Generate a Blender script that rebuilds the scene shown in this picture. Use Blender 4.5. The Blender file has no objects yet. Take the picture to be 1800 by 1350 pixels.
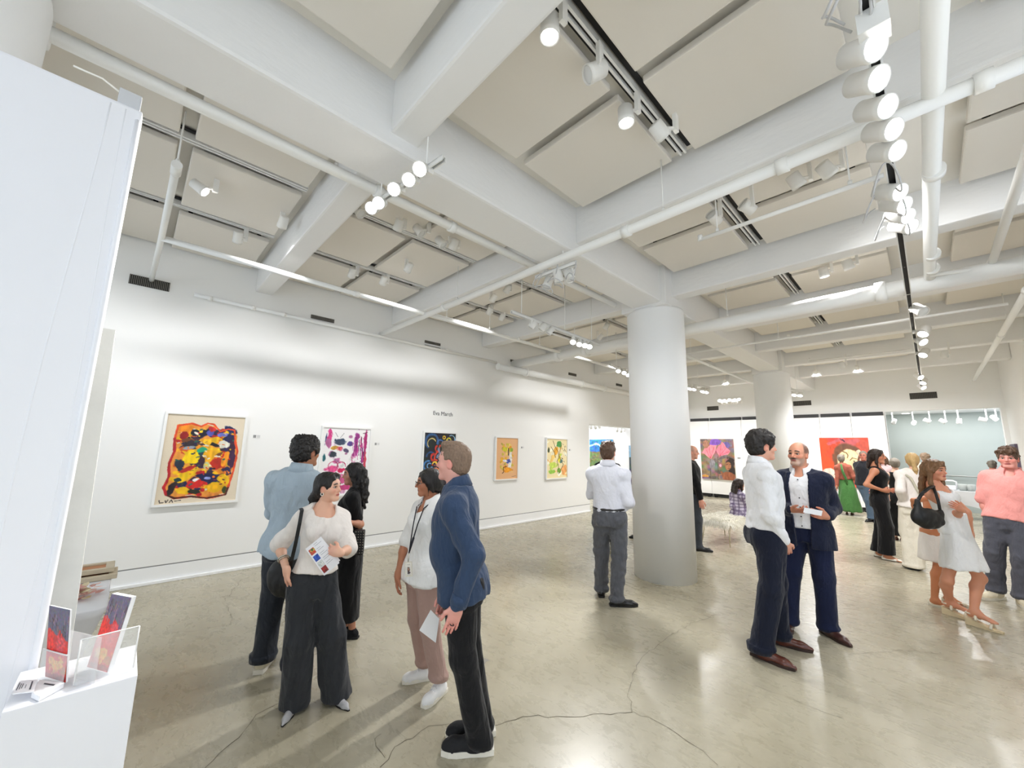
import bpy, bmesh, math, random
import numpy as np
from mathutils import Vector, Matrix
random.seed(7)
SC = bpy.context.scene
COL = SC.collection
PI = math.pi

# ------------------------------------------------------------------ camera numbers (1800 x 1350 photograph)
F_PX, CAM_H = 693.0, 1.7
YAW, PITCH, ROLL = math.radians(46.3254), math.radians(9.12817), math.radians(1.13168)
_fw = np.array([math.cos(PITCH)*math.cos(YAW), math.cos(PITCH)*math.sin(YAW), math.sin(PITCH)])
_r0 = np.array([math.sin(YAW), -math.cos(YAW), 0.0])
_u0 = np.cross(_r0, _fw)
_rt = math.cos(ROLL)*_r0 + math.sin(ROLL)*_u0
_up = -math.sin(ROLL)*_r0 + math.cos(ROLL)*_u0
CAMP = np.array([0.0, 0.0, CAM_H])
FH = np.array([math.cos(YAW), math.sin(YAW), 0.0])

def ray(x, y):
    return _rt*((x-900)/F_PX) - _up*((y-675)/F_PX) + _fw
def on_axis(x, y, ax, val):
    d = ray(x, y)
    return CAMP + d*((val-CAMP[ax])/d[ax])
def on_floor(x, y): return on_axis(x, y, 2, 0.0)
def on_z(x, y, z): return on_axis(x, y, 2, z)
def on_y(x, y, v): return on_axis(x, y, 1, v)
def on_x(x, y, v): return on_axis(x, y, 0, v)
def at_depth(x, y, d):
    """point on the ray whose horizontal depth along the camera heading is d"""
    v = ray(x, y)
    return CAMP + v*(d/float(v @ FH))
def view_az(p):
    return math.degrees(math.atan2(p[1], p[0]))

# ------------------------------------------------------------------ materials
def lin(c):
    return tuple((v/12.92 if v <= 0.04045 else ((v+0.055)/1.055)**2.4) for v in c)
def rgb(r, g, b): return lin((r/255, g/255, b/255)) + (1.0,)

MATS = {}
def mat(name, color, rough=0.6, metal=0.0, bump=0.0, bscale=40.0, var=0.0, vscale=6.0, spec=0.5, stretch=(1, 1, 1),
        sheen=0.0, coat=0.0, alpha=1.0, trans=0.0, emit=0.0, detail=4.0):
    if name in MATS: return MATS[name]
    m = bpy.data.materials.new(name); m.use_nodes = True
    nt = m.node_tree; b = nt.nodes['Principled BSDF']
    b.inputs['Base Color'].default_value = color
    b.inputs['Roughness'].default_value = rough
    b.inputs['Metallic'].default_value = metal
    b.inputs['Specular IOR Level'].default_value = spec
    if sheen: b.inputs['Sheen Weight'].default_value = sheen
    if coat: b.inputs['Coat Weight'].default_value = coat
    if trans: b.inputs['Transmission Weight'].default_value = trans
    if alpha < 1: b.inputs['Alpha'].default_value = alpha
    if emit:
        b.inputs['Emission Color'].default_value = color
        b.inputs['Emission Strength'].default_value = emit
    tc = nt.nodes.new('ShaderNodeTexCoord'); mp = nt.nodes.new('ShaderNodeMapping')
    mp.inputs['Scale'].default_value = stretch
    nt.links.new(tc.outputs['Object'], mp.inputs['Vector'])
    if bump:
        n = nt.nodes.new('ShaderNodeTexNoise'); n.inputs['Scale'].default_value = bscale; n.inputs['Detail'].default_value = detail
        nt.links.new(mp.outputs['Vector'], n.inputs['Vector'])
        bp = nt.nodes.new('ShaderNodeBump'); bp.inputs['Strength'].default_value = bump; bp.inputs['Distance'].default_value = 0.01
        nt.links.new(n.outputs['Fac'], bp.inputs['Height']); nt.links.new(bp.outputs['Normal'], b.inputs['Normal'])
    if var:
        n2 = nt.nodes.new('ShaderNodeTexNoise'); n2.inputs['Scale'].default_value = vscale; n2.inputs['Detail'].default_value = 5
        nt.links.new(mp.outputs['Vector'], n2.inputs['Vector'])
        mx = nt.nodes.new('ShaderNodeMix'); mx.data_type = 'RGBA'
        c = color
        mx.inputs['A'].default_value = (c[0]*(1-var), c[1]*(1-var), c[2]*(1-var), 1)
        mx.inputs['B'].default_value = (min(1, c[0]*(1+var)), min(1, c[1]*(1+var)), min(1, c[2]*(1+var)), 1)
        nt.links.new(n2.outputs['Fac'], mx.inputs['Factor']); nt.links.new(mx.outputs['Result'], b.inputs['Base Color'])
    MATS[name] = m
    return m

def attr_mat(name, rough=0.6, bump=0.0, bscale=60.0, sss=0.0, spec=0.5, coat=0.0):
    """colour from the mesh's own colour attribute 'Col' plus a fine noise relief"""
    if name in MATS: return MATS[name]
    m = mat(name, (0.5, 0.5, 0.5, 1), rough, bump=bump, bscale=bscale, spec=spec, coat=coat)
    nt = m.node_tree; b = nt.nodes['Principled BSDF']
    a = nt.nodes.new('ShaderNodeAttribute'); a.attribute_name = 'Col'
    nt.links.new(a.outputs['Color'], b.inputs['Base Color'])
    if sss:
        b.inputs['Subsurface Weight'].default_value = sss
        b.inputs['Subsurface Radius'].default_value = (0.008, 0.003, 0.0015)
    return m

# ------------------------------------------------------------------ mesh builder
class MB:
    def __init__(s): s.v = []; s.f = []; s.sm = []
    def add(s, vs, fs, smooth=False):
        o = len(s.v); s.v += [tuple(map(float, p)) for p in vs]
        s.f += [tuple(i+o for i in f) for f in fs]; s.sm += [smooth]*len(fs)
        return s
    def box(s, lo, hi, m=None):
        x0, y0, z0 = lo; x1, y1, z1 = hi
        vs = [(x0,y0,z0),(x1,y0,z0),(x1,y1,z0),(x0,y1,z0),(x0,y0,z1),(x1,y0,z1),(x1,y1,z1),(x0,y1,z1)]
        if m is not None: vs = [tuple(m @ Vector(v)) for v in vs]
        return s.add(vs, [(0,3,2,1),(4,5,6,7),(0,1,5,4),(1,2,6,5),(2,3,7,6),(3,0,4,7)])
    def bbox(s, lo, hi, b=0.01, m=None):
        """box with bevelled edges"""
        bm = bmesh.new(); bmesh.ops.create_cube(bm, size=1)
        for v in bm.verts:
            v.co = Vector([lo[i] + (v.co[i]+0.5)*(hi[i]-lo[i]) for i in range(3)])
        bmesh.ops.bevel(bm, geom=bm.edges[:], offset=b, segments=2, profile=0.6, affect='EDGES')
        return s.from_bm(bm, m)
    def from_bm(s, bm, m=None, smooth=False):
        bm.verts.index_update()
        vs = [(m @ v.co) if m is not None else v.co for v in bm.verts]
        fs = [[v.index for v in f.verts] for f in bm.faces]
        bm.free()
        return s.add(vs, fs, smooth)
    def tube(s, pts, r, n=12, cap=True, smooth=True):
        pts = [Vector(p) for p in pts]
        rs = r if isinstance(r, (list, tuple)) else [r]*len(pts)
        rings = []; up = None
        for i, p in enumerate(pts):
            if i == 0: d = pts[1]-p
            elif i == len(pts)-1: d = p-pts[i-1]
            else: d = (pts[i+1]-p).normalized() + (p-pts[i-1]).normalized()
            d.normalize()
            if up is None:
                a = Vector((0,0,1)) if abs(d.z) < 0.9 else Vector((1,0,0))
                up = (a - d*a.dot(d)).normalized()
            else:
                up = (up - d*up.dot(d)).normalized()
            sd = d.cross(up)
            rings.append([p + (up*math.cos(2*PI*k/n) + sd*math.sin(2*PI*k/n))*rs[i] for k in range(n)])
        vs = [v for r_ in rings for v in r_]; fs = []
        for i in range(len(pts)-1):
            for k in range(n):
                fs.append((i*n+k, i*n+(k+1) % n, (i+1)*n+(k+1) % n, (i+1)*n+k))
        s.add(vs, fs, smooth)
        if cap:
            o = len(s.v)-len(vs)
            s.f.append(tuple(o+k for k in range(n-1, -1, -1))); s.sm.append(False)
            e = o+(len(pts)-1)*n
            s.f.append(tuple(e+k for k in range(n))); s.sm.append(False)
        return s
    def lathe(s, prof, c=(0,0,0), axis=(0,0,1), n=20, smooth=True, m=None):
        ax = Vector(axis).normalized(); a = Vector((1,0,0)) if abs(ax.x) < 0.9 else Vector((0,1,0))
        u = (a-ax*a.dot(ax)).normalized(); w = ax.cross(u); c = Vector(c)
        vs = []; fs = []
        for (r, h) in prof:
            for k in range(n):
                t = 2*PI*k/n
                vs.append(c+ax*h+(u*math.cos(t)+w*math.sin(t))*r)
        for i in range(len(prof)-1):
            for k in range(n):
                fs.append((i*n+k, i*n+(k+1) % n, (i+1)*n+(k+1) % n, (i+1)*n+k))
        fs.append(tuple(range(n-1, -1, -1))); fs.append(tuple((len(prof)-1)*n+k for k in range(n)))
        if m is not None: vs = [m @ v for v in vs]
        return s.add(vs, fs, smooth)
    def build(s, name, m, parent=None, loc=None):
        me = bpy.data.meshes.new(name); me.from_pydata(s.v, [], s.f); me.update()
        me.polygons.foreach_set('use_smooth', s.sm)
        me.materials.append(m)
        o = bpy.data.objects.new(name, me); COL.objects.link(o)
        if parent is not None:
            o.parent = parent
            o.matrix_parent_inverse = parent.matrix_world.inverted() if False else Matrix.Translation(-Vector(parent.location)) if not any(parent.rotation_euler) else (Matrix.Translation(parent.location) @ parent.rotation_euler.to_matrix().to_4x4()).inverted()
        elif loc is not None: o.location = loc
        return o

def tag(o, label=None, cat=None, group=None, kind=None):
    if label: o['label'] = label
    if cat: o['category'] = cat
    if group: o['group'] = group
    if kind: o['kind'] = kind
    return o
def empty(name, loc, rz=0.0):
    o = bpy.data.objects.new(name, None); COL.objects.link(o)
    o.location = Vector([float(v) for v in loc]); o.rotation_euler = (0, 0, rz)
    o.empty_display_size = 0.1
    return o
def local_build(mb, name, m, parent):
    """a part whose mesh is already in its parent's local frame"""
    me = bpy.data.meshes.new(name); me.from_pydata(mb.v, [], mb.f); me.update()
    me.polygons.foreach_set('use_smooth', mb.sm); me.materials.append(m)
    o = bpy.data.objects.new(name, me); COL.objects.link(o); o.parent = parent
    return o
def copy_tree(o, parent=None):
    c = o.copy(); COL.objects.link(c)
    if parent is not None: c.parent = parent
    for ch in [x for x in o.children]: copy_tree(ch, c)
    return c
ORD = ['first', 'second', 'third', 'fourth', 'fifth', 'sixth', 'seventh', 'eighth', 'ninth', 'tenth', 'eleventh', 'twelfth',
       'thirteenth', 'fourteenth', 'fifteenth', 'sixteenth']

def axes_from(d, upv=(0, 0, 1)):
    d = Vector(d).normalized(); u = Vector(upv)
    if abs(d.dot(u)) > 0.98: u = Vector((1, 0, 0))
    s = d.cross(u).normalized(); u = s.cross(d)
    return d, s, u
WIN_R, ADDED_SIDE, EXPOSURE = 29.0, 5.0, 0.27
# ------------------------------------------------------------------ room materials
WALL = mat('wall_paint', rgb(242,242,240), 0.82, bump=0.05, bscale=180, spec=0.3)
UPPER = mat('ceiling_paint', rgb(236,233,226), 0.8, bump=0.06, bscale=60, spec=0.3)
BEAM = mat('painted_concrete', rgb(236,236,235), 0.62, bump=0.35, bscale=9, spec=0.35, stretch=(1,1,2.5))
COLM = mat('column_paint', rgb(240,241,241), 0.5, bump=0.08, bscale=14, spec=0.4)
PANELM = mat('acoustic_panel_fabric', rgb(229,224,215), 0.95, bump=0.08, bscale=300, spec=0.1)
PIPEM = mat('pipe_paint', rgb(243,243,240), 0.38, spec=0.5, bump=0.03, bscale=50)
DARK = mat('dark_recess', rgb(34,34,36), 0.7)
BLACKM = mat('black_steel', rgb(24,24,25), 0.5)
TRACKM = mat('track_white', rgb(236,236,233), 0.45)
HEADM = mat('lamp_white', rgb(238,237,233), 0.4, spec=0.5)
LENS = mat('lamp_glow', (1.0, 0.97, 0.92, 1), 0.3, emit=22.0)
LENSB = mat('lamp_glow_soft', (1.0, 0.97, 0.92, 1), 0.3, emit=5.0)
LENSOFF = mat('lamp_glass', rgb(226,228,228), 0.15)
WIREM = mat('grey_wire', rgb(196,196,196), 0.5)
GREYW = mat('grey_green_paint', rgb(176,184,180), 0.85, bump=0.05, bscale=120, spec=0.3)
ALCV = mat('alcove_paint', rgb(247,248,250), 0.85, spec=0.3)

def floor_material():
    m = bpy.data.materials.new('polished_concrete'); m.use_nodes = True
    nt = m.node_tree; N = nt.nodes; L = nt.links; b = N['Principled BSDF']
    tc = N.new('ShaderNodeTexCoord')
    def noise(scale, detail, rough=0.6, dist=0.0, st=(1,1,1)):
        mp = N.new('ShaderNodeMapping'); mp.inputs['Scale'].default_value = st
        L.new(tc.outputs['Object'], mp.inputs['Vector'])
        n = N.new('ShaderNodeTexNoise'); n.inputs['Scale'].default_value = scale; n.inputs['Detail'].default_value = detail
        n.inputs['Roughness'].default_value = rough; n.inputs['Distortion'].default_value = dist
        L.new(mp.outputs['Vector'], n.inputs['Vector']); return n
    n1 = noise(0.9, 6, 0.62, 0.8); n2 = noise(7, 8, 0.7, 0.5, (1.6,0.8,1)); n3 = noise(55, 6, 0.75)
    r1 = N.new('ShaderNodeValToRGB'); e = r1.color_ramp.elements
    e[0].position = 0.30; e[0].color = rgb(158,150,128); e[1].position = 0.72; e[1].color = rgb(184,177,157)
    k = r1.color_ramp.elements.new(0.52); k.color = rgb(172,165,144)
    L.new(n1.outputs['Fac'], r1.inputs['Fac'])
    r2 = N.new('ShaderNodeValToRGB'); e = r2.color_ramp.elements
    e[0].position = 0.30; e[0].color = (0.84,0.83,0.80,1); e[1].position = 0.68; e[1].color = (1.08,1.08,1.08,1)
    L.new(n2.outputs['Fac'], r2.inputs['Fac'])
    r3 = N.new('ShaderNodeValToRGB'); e = r3.color_ramp.elements
    e[0].position = 0.25; e[0].color = (0.78,0.77,0.74,1); e[1].position = 0.7; e[1].color = (1.1,1.1,1.1,1)
    L.new(n3.outputs['Fac'], r3.inputs['Fac'])
    m1 = N.new('ShaderNodeMix'); m1.data_type = 'RGBA'; m1.blend_type = 'MULTIPLY'; m1.inputs['Factor'].default_value = 0.35
    L.new(r1.outputs['Color'], m1.inputs['A']); L.new(r2.outputs['Color'], m1.inputs['B'])
    m2 = N.new('ShaderNodeMix'); m2.data_type = 'RGBA'; m2.blend_type = 'MULTIPLY'; m2.inputs['Factor'].default_value = 0.28
    L.new(m1.outputs['Result'], m2.inputs['A']); L.new(r3.outputs['Color'], m2.inputs['B'])
    L.new(m2.outputs['Result'], b.inputs['Base Color'])
    mr = N.new('ShaderNodeMapRange'); mr.inputs['To Min'].default_value = 0.2; mr.inputs['To Max'].default_value = 0.36
    L.new(n2.outputs['Fac'], mr.inputs['Value']); L.new(mr.outputs['Result'], b.inputs['Roughness'])
    b.inputs['Specular IOR Level'].default_value = 0.55
    bp = N.new('ShaderNodeBump'); bp.inputs['Strength'].default_value = 0.012; bp.inputs['Distance'].default_value = 0.002
    L.new(n2.outputs['Fac'], bp.inputs['Height']); 
    return m
FLOORM = floor_material()

for _m in (LENS, LENSB): _m.cycles.emission_sampling = 'NONE'
XR, XB = -4.5, 16.3            # rear wall, far wall
YL, YR = 6.6, -1.5             # long gallery wall, wall on the other side
ZS = 4.30                      # slab
def struct(mb, name, m): return tag(mb.build(name, m), kind='structure')

flo = struct(MB().box((XR-0.2, YR-0.3, -0.2), (20.4, 10.4, 0.0)), 'floor', FLOORM)
struct(MB().box((XR-0.2, YR-0.3, ZS), (20.4, 10.4, ZS+0.2)), 'ceiling', UPPER)
# long gallery wall: solid part, the header over the opening, and the stretch beyond
OX0, OX1, OZ = 9.36, 13.2, 2.40
w = MB(); w.box((XR, YL, 0.21), (OX0, YL+0.2, ZS)); w.box((OX0, YL, OZ), (OX1, YL+0.2, ZS)); w.box((OX1, YL, 0), (XB, YL+0.2, ZS))
struct(w, 'wall_left', WALL)
b = MB(); b.box((XR, YL-0.002, 0.0), (OX0, YL+0.2, 0.195)); b.bbox((XR, YL-0.03, 0.0), (OX0, YL-0.001, 0.035), 0.006)
struct(b, 'baseboard_left', mat('baseboard_paint', rgb(243,244,244), 0.6))
struct(MB().box((XR, YL+0.006, 0.195), (OX0, YL+0.2, 0.21)), 'trim_1', mat('shadow_gap', rgb(150,150,150), 0.8))
# alcove behind the opening
a = MB(); a.box((12.4, YL+0.2, 0), (12.6, 10.2, 3.2)); a.box((OX0-0.2, YL+0.2, 0), (OX0, 10.2, 3.2)); a.box((OX0-0.2, 10.2, 0), (12.6, 10.4, 3.2)); a.box((OX0-0.2, YL+0.2, 3.2), (12.6, 10.4, 3.3))
struct(a, 'wall_alcove', ALCV)
# far wall with the wide opening at its end
DY0, DY1, DZ = -1.42, 0.79, 2.98
w = MB(); w.box((XB, DY1, 0), (XB+0.25, YL+0.2, ZS)); w.box((XB, YR-0.2, DZ), (XB+0.25, DY1, ZS)); w.box((XB, YR-0.2, 0), (XB+0.25, DY0, DZ))
struct(w, 'wall_back', WALL)
g = MB(); g.box((18.8, -4.0, 0), (19.0, 3.0, 3.1))
struct(g, 'wall_beyond', GREYW)
g = MB(); g.box((XB+0.25, -4.0, 3.06), (18.8, 3.0, 3.2)); g.box((XB+0.25, -4.2, 0), (19.0, -4.0, 3.2)); g.box((XB+0.25, 3.0, 0), (19.0, 3.2, 3.2))
struct(g, 'wall_side', WALL)
# the wall on the right, added windows in its near part, windows in the rear wall
w = MB(); w.box((5.6, YR-0.2, 0), (XB, YR, ZS)); w.box((XR, YR-0.2, 0), (5.6, YR, 0.7)); w.box((XR, YR-0.2, 3.5), (5.6, YR, ZS))
for x in (-4.5, -1.3, 2.0, 5.2): w.box((x, YR-0.2, 0.7), (x+0.4, YR, 3.5))
struct(w, 'wall_right', WALL)
w = MB(); w.box((XR-0.2, YR, 0), (XR, YL, 0.6)); w.box((XR-0.2, YR, 3.5), (XR, YL, ZS))
for y in (-1.5, 1.1, 3.7, 6.2): w.box((XR-0.2, y, 0.6), (XR, y+0.4, 3.5))
struct(w, 'wall_rear', WALL)
k = 0
WINF = mat('window_frame_white', rgb(235,235,233), 0.5)
for (x0, x1) in ((-4.1, -1.3), (-0.9, 2.0), (2.4, 5.2)):  # side windows added to bring in daylight from the right
    k += 1; f = MB()
    for (p, q) in (((x0, YR-0.14, 0.7), (x1, YR-0.06, 0.76)), ((x0, YR-0.14, 3.44), (x1, YR-0.06, 3.5)), ((x0, YR-0.14, 0.7), (x0+0.06, YR-0.06, 3.5)),
                   ((x1-0.06, YR-0.14, 0.7), (x1, YR-0.06, 3.5)), (((x0+x1)/2-0.03, YR-0.14, 0.7), ((x0+x1)/2+0.03, YR-0.06, 3.5)), ((x0, YR-0.14, 2.1), (x1, YR-0.06, 2.16))): f.box(p, q)
    struct(f, 'window_%d' % k, WINF)
for (y0, y1) in ((-1.1, 1.1), (1.5, 3.7), (4.1, 6.2)):
    k += 1; f = MB(); X0 = XR-0.14; X1 = XR-0.06
    for (p, q) in (((X0, y0, 0.6), (X1, y1, 0.66)), ((X0, y0, 3.44), (X1, y1, 3.5)), ((X0, y0, 0.6), (X1, y0+0.06, 3.5)), ((X0, y1-0.06, 0.6), (X1, y1, 3.5)),
                   ((X0, (y0+y1)/2-0.03, 0.6), (X1, (y0+y1)/2+0.03, 3.5)), ((X0, y0, 2.1), (X1, y1, 2.16))): f.box(p, q)
    struct(f, 'window_%d' % k, WINF)

# girder, beams, columns
GY0, GY1, GZ = 2.40, 2.84, 3.77
g = MB(); g.bbox((XR, GY0, GZ), (XB, GY1, ZS+0.05), 0.025); struct(g, 'ceiling_girder', BEAM)
JX = [1.17+2.147*i for i in range(-2, 7)]; JW, JZ = 0.11, 3.88
for x in JX:
    b1 = MB(); b1.bbox((x-JW, YR, JZ), (x+JW, GY0+0.01, ZS+0.05), 0.02); b1.bbox((x-JW, GY1-0.01, JZ), (x+JW, YL, ZS+0.05), 0.02)
    struct(b1, 'ceiling_beam', BEAM)
for cx in (-0.92, 5.52, 11.96):
    c = MB(); c.lathe([(0.405, 0), (0.405, 3.70), (0.40, 3.735)], (cx, 2.67, 0), n=64)
    struct(c, 'column', COLM)
    c = MB(); c.bbox((cx-0.37, 2.32, 3.72), (cx+0.36, 3.02, ZS+0.02), 0.015); struct(c, 'column_capital', BEAM)

# acoustic panels: two rows across every bay, gaps between for the lighting tracks
pan_proto = {}
def panel(x0, x1, y0, y1, label):
    key = (round(x1-x0, 3), round(y1-y0, 3))
    if key not in pan_proto:
        mb = MB(); mb.bbox((-(x1-x0)/2, -(y1-y0)/2, 0), ((x1-x0)/2, (y1-y0)/2, 0.055), 0.012)
        e = empty('acoustic_panel', (0, 0, 0)); pan_proto[key] = e
        local_build(mb, 'fabric_face', PANELM, e)
        for sx in (-1, 1):
            for sy in (-1, 1):
                h = MB(); cx = sx*((x1-x0)/2-0.1); cy = sy*((y1-y0)/2-0.12)
                h.box((cx-0.02, cy-0.02, 0.055), (cx+0.02, cy+0.02, 0.125)); local_build(h, 'hanger_block', BLACKM, e)
        o = e
    else: o = copy_tree(pan_proto[key])
    o.location = ((x0+x1)/2, (y0+y1)/2, 4.185)
    tag(o, label, 'ceiling panel', 'acoustic panels under the ceiling slab')
YS = [(-1.35, -0.45, 'by the right wall'), (0.10, 1.10, 'second from the girder'), (1.29, 2.24, 'before the girder'),
      (3.02, 3.98, 'just beyond the girder'), (4.17, 5.25, 'midway to the long wall'), (5.49, 6.56, 'against the long wall')]
BAY = ['bay before the first beam', 'bay after the first beam', 'bay after the second beam', 'bay past the near column', 'two beams past the near column', 'bay before the far column', 'bay past the far column', 'bay next to the far wall']
for bi in range(0, 7):
    x = JX[bi+1]
    for hi, (a0, a1) in enumerate(((0.20, 0.96), (1.06, 1.94))):
        for (y0, y1, w_) in YS:
            if bi >= 5 and y0 < 0: continue
            sz = 'narrower' if hi == 0 else 'wider'
            panel(x+a0, x+a1, y0, y1, '%s pale ceiling panel %s, %s' % (sz, w_, BAY[bi]))
# lighting tracks flush with the slab
tn = 0
track_proto = None
for bi in range(0, 6):
    x = JX[bi+1]
    for (ty, w_) in ((1.20, 'over the open floor'), (4.08, 'beyond the girder'), (5.37, 'next to the long wall')):
        if track_proto is None:
            o = empty('ceiling_track', (0, 0, 0)); track_proto = o
            mb = MB(); mb.box((0, -0.028, 0), (1.74, -0.012, 0.045)); mb.box((0, 0.012, 0), (1.74, 0.028, 0.045)); mb.box((0, -0.028, 0.045), (1.74, 0.028, 0.055)); local_build(mb, 'rail', TRACKM, o)
            mb = MB(); mb.box((0, -0.012, 0.03), (1.74, 0.012, 0.045)); local_build(mb, 'slot', BLACKM, o)
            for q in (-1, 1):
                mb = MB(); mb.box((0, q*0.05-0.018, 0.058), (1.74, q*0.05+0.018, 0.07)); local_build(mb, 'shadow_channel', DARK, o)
        else: o = copy_tree(track_proto)
        o.location = (x+0.22, ty, 4.215)
        tag(o, 'white recessed lighting track %s, %s' % (w_, BAY[bi]), 'lighting track', 'lighting tracks under the slab')

# wall vents
VENTM = mat('vent_black', rgb(30,30,30), 0.6)
def vent(c, w_, h_, axis, label, n=22, slat=WALL):
    e = empty('wall_vent', c)
    mb = MB()
    if axis == 'y': mb.box((c[0]-w_/2, c[1]-0.006, c[2]-h_/2), (c[0]+w_/2, c[1]+0.002, c[2]+h_/2))
    else: mb.box((c[0]-0.006, c[1]-w_/2, c[2]-h_/2), (c[0]+0.002, c[1]+w_/2, c[2]+h_/2))
    mb.build('dark_opening', VENTM, e)
    mb = MB()
    for i in range(n):
        t = -w_/2+(i+0.5)*w_/n
        if axis == 'y': mb.box((c[0]+t-0.0035, c[1]-0.018, c[2]-h_/2), (c[0]+t+0.0035, c[1]-0.006, c[2]+h_/2))
        else: mb.box((c[0]-0.018, c[1]+t-0.0035, c[2]-h_/2), (c[0]-0.006, c[1]+t+0.0035, c[2]+h_/2))
    mb.build('grille', mat('vent_slat', rgb(120,116,108), 0.6), e)
    tag(e, label, 'vent', 'wall vents')
vent((-0.06, YL, 3.66), 0.38, 0.12, 'y', 'largest black slatted wall vent, high up beside the white partition')
vent((2.02, YL, 3.70), 0.36, 0.06, 'y', 'slim black vent over a dark slot, high above the pink painting', 26)
vent((2.00, YL, 3.62), 0.36, 0.025, 'y', 'thin dark slot just under the second wall vent', 26)
vent((4.1, YL, 3.71), 0.36, 0.05, 'y', 'slim black vent high above the name lettering', 22)
vent((4.1, YL, 3.63), 0.36, 0.03, 'y', 'thin dark slot just under the vent above the name lettering', 22)
vent((6.4, YL, 3.72), 0.34, 0.05, 'y', 'small dark vent just above the fat pipe end on the long wall', 18)
vent((8.6, YL, 3.72), 0.34, 0.07, 'y', 'small dark vent high above the alcove opening edge', 18)
vent((11.0, YL, 3.72), 0.34, 0.07, 'y', 'small dark vent over the alcove header, by the round column', 18)
vent((XB, 5.67, 3.36), 0.42, 0.16, 'x', 'grey vent on the far wall above the flower painting')
vent((XB, 2.80, 3.37), 0.50, 0.16, 'x', 'grey vent on the far wall beside the far column')
vent((XB, -0.06, 3.40), 0.55, 0.18, 'x', 'dark vent on the far wall above the grey opening')

# movable display panels along the far wall
def ypx(x, X=16.15): return float(on_x(x, 800, X)[1])
PB = [6.55]+[ypx(x) for x in (1249, 1307, 1376, 1447, 1503)]+[0.80]
for i in range(len(PB)-1):
    e = empty('display_panel', (16.15, (PB[i]+PB[i+1])/2, 0))
    MB().bbox((16.10, PB[i+1]+0.004, 0.13), (16.20, PB[i]-0.004, 2.855), 0.004).build('board', WALL, e)
    MB().box((16.13, PB[i+1]+0.05, 0.03), (16.25, PB[i]-0.05, 0.13)).build('dark_base_strip', BLACKM, e)  # black strip filling the dark gap under the board
    for q in (PB[i+1]+0.12, PB[i]-0.12):
        f = MB(); f.box((16.06, q-0.03, 0), (16.24, q+0.03, 0.035)); f.build('foot', BLACKM, e)
    MB().box((16.2, PB[i+1]+0.03, 2.855), (16.28, PB[i]-0.03, 2.975)).build('dark_top_gap', mat('dark_gap_grey', rgb(62,62,64), 0.7), e)
    tag(e, 'tall white movable display panel, %s from the long wall along the far wall' % ORD[i], 'display panel', 'movable display panels')

# cracks in the floor
CRM = mat('crack_dark', rgb(92,84,68), 0.9)
def crack(pts, w_, seed):
    rnd = random.Random(seed); P = [Vector(on_floor(*p)) for p in pts]; out = []
    for i in range(len(P)-1):
        n = max(2, int((P[i+1]-P[i]).length/0.05))
        for k_ in range(n): out.append(P[i].lerp(P[i+1], k_/n)+Vector((rnd.uniform(-.012, .012), rnd.uniform(-.012, .012), 0)))
    out.append(P[-1]); vs = []; fs = []
    for i, p in enumerate(out):
        d = (out[min(i+1, len(out)-1)]-out[max(i-1, 0)]); d.z = 0; d.normalize(); s = Vector((-d.y, d.x, 0))*w_*rnd.uniform(.25, 1)
        vs += [p+s+Vector((0, 0, .0008)), p-s+Vector((0, 0, .0008))]
    for i in range(len(out)-1): fs.append((2*i, 2*i+1, 2*i+3, 2*i+2))
    o = MB().add(vs, fs).build('crack', CRM, flo)
crack([(672, 1349), (688, 1322), (700, 1307), (722, 1297), (757, 1277), (800, 1270), (866, 1276), (905, 1263), (930, 1259), (1010, 1262), (1060, 1255), (1112, 1252)], .0032, 1)
crack([(1112, 1252), (1140, 1262), (1175, 1280), (1235, 1322), (1262, 1345)], .003, 2)
crack([(1112, 1252), (1104, 1215), (1120, 1165), (1160, 1130), (1215, 1096), (1262, 1080)], .0028, 3)
crack([(360, 1349), (417, 1297), (453, 1257), (505, 1226)], .003, 4)
crack([(425, 1018), (392, 1060), (408, 1080), (405, 1097), (350, 1108), (270, 1115)], .0025, 5)
crack([(676, 1335), (660, 1300), (670, 1290)], .002, 6)
crack([(820, 975), (905, 985), (915, 1000), (960, 1010)], .002, 7)
crack([(1330, 1205), (1420, 1240), (1480, 1262)], .002, 8)
crack([(1490, 1150), (1600, 1143), (1660, 1150)], .002, 9)
st = MB(); c = on_floor(848, 1162); rnd = random.Random(4)
st.add([(c[0]+.055*math.cos(t)*rnd.uniform(.7, 1.2), c[1]+.045*math.sin(t)*rnd.uniform(.7, 1.2), .0009) for t in [2*PI*i/18 for i in range(18)]], [tuple(range(18))])
st.build('patch', mat('floor_patch', rgb(140,136,126), 0.5), flo)

# partition at the near left with a second board behind it
PWM = mat('partition_paint', rgb(240,241,246), 0.6, bump=0.12, bscale=5, stretch=(3,1,0.5), spec=0.35)
PY = 2.19
pe = float(on_y(250, 205, PY)[0]); pz = float(on_y(250, 196, PY)[2])
e = empty('partition', (pe-1.4, PY, 0))
MB().bbox((-3.4, PY, 0), (pe, PY+0.05, pz), 0.01).build('board', PWM, e)
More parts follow.
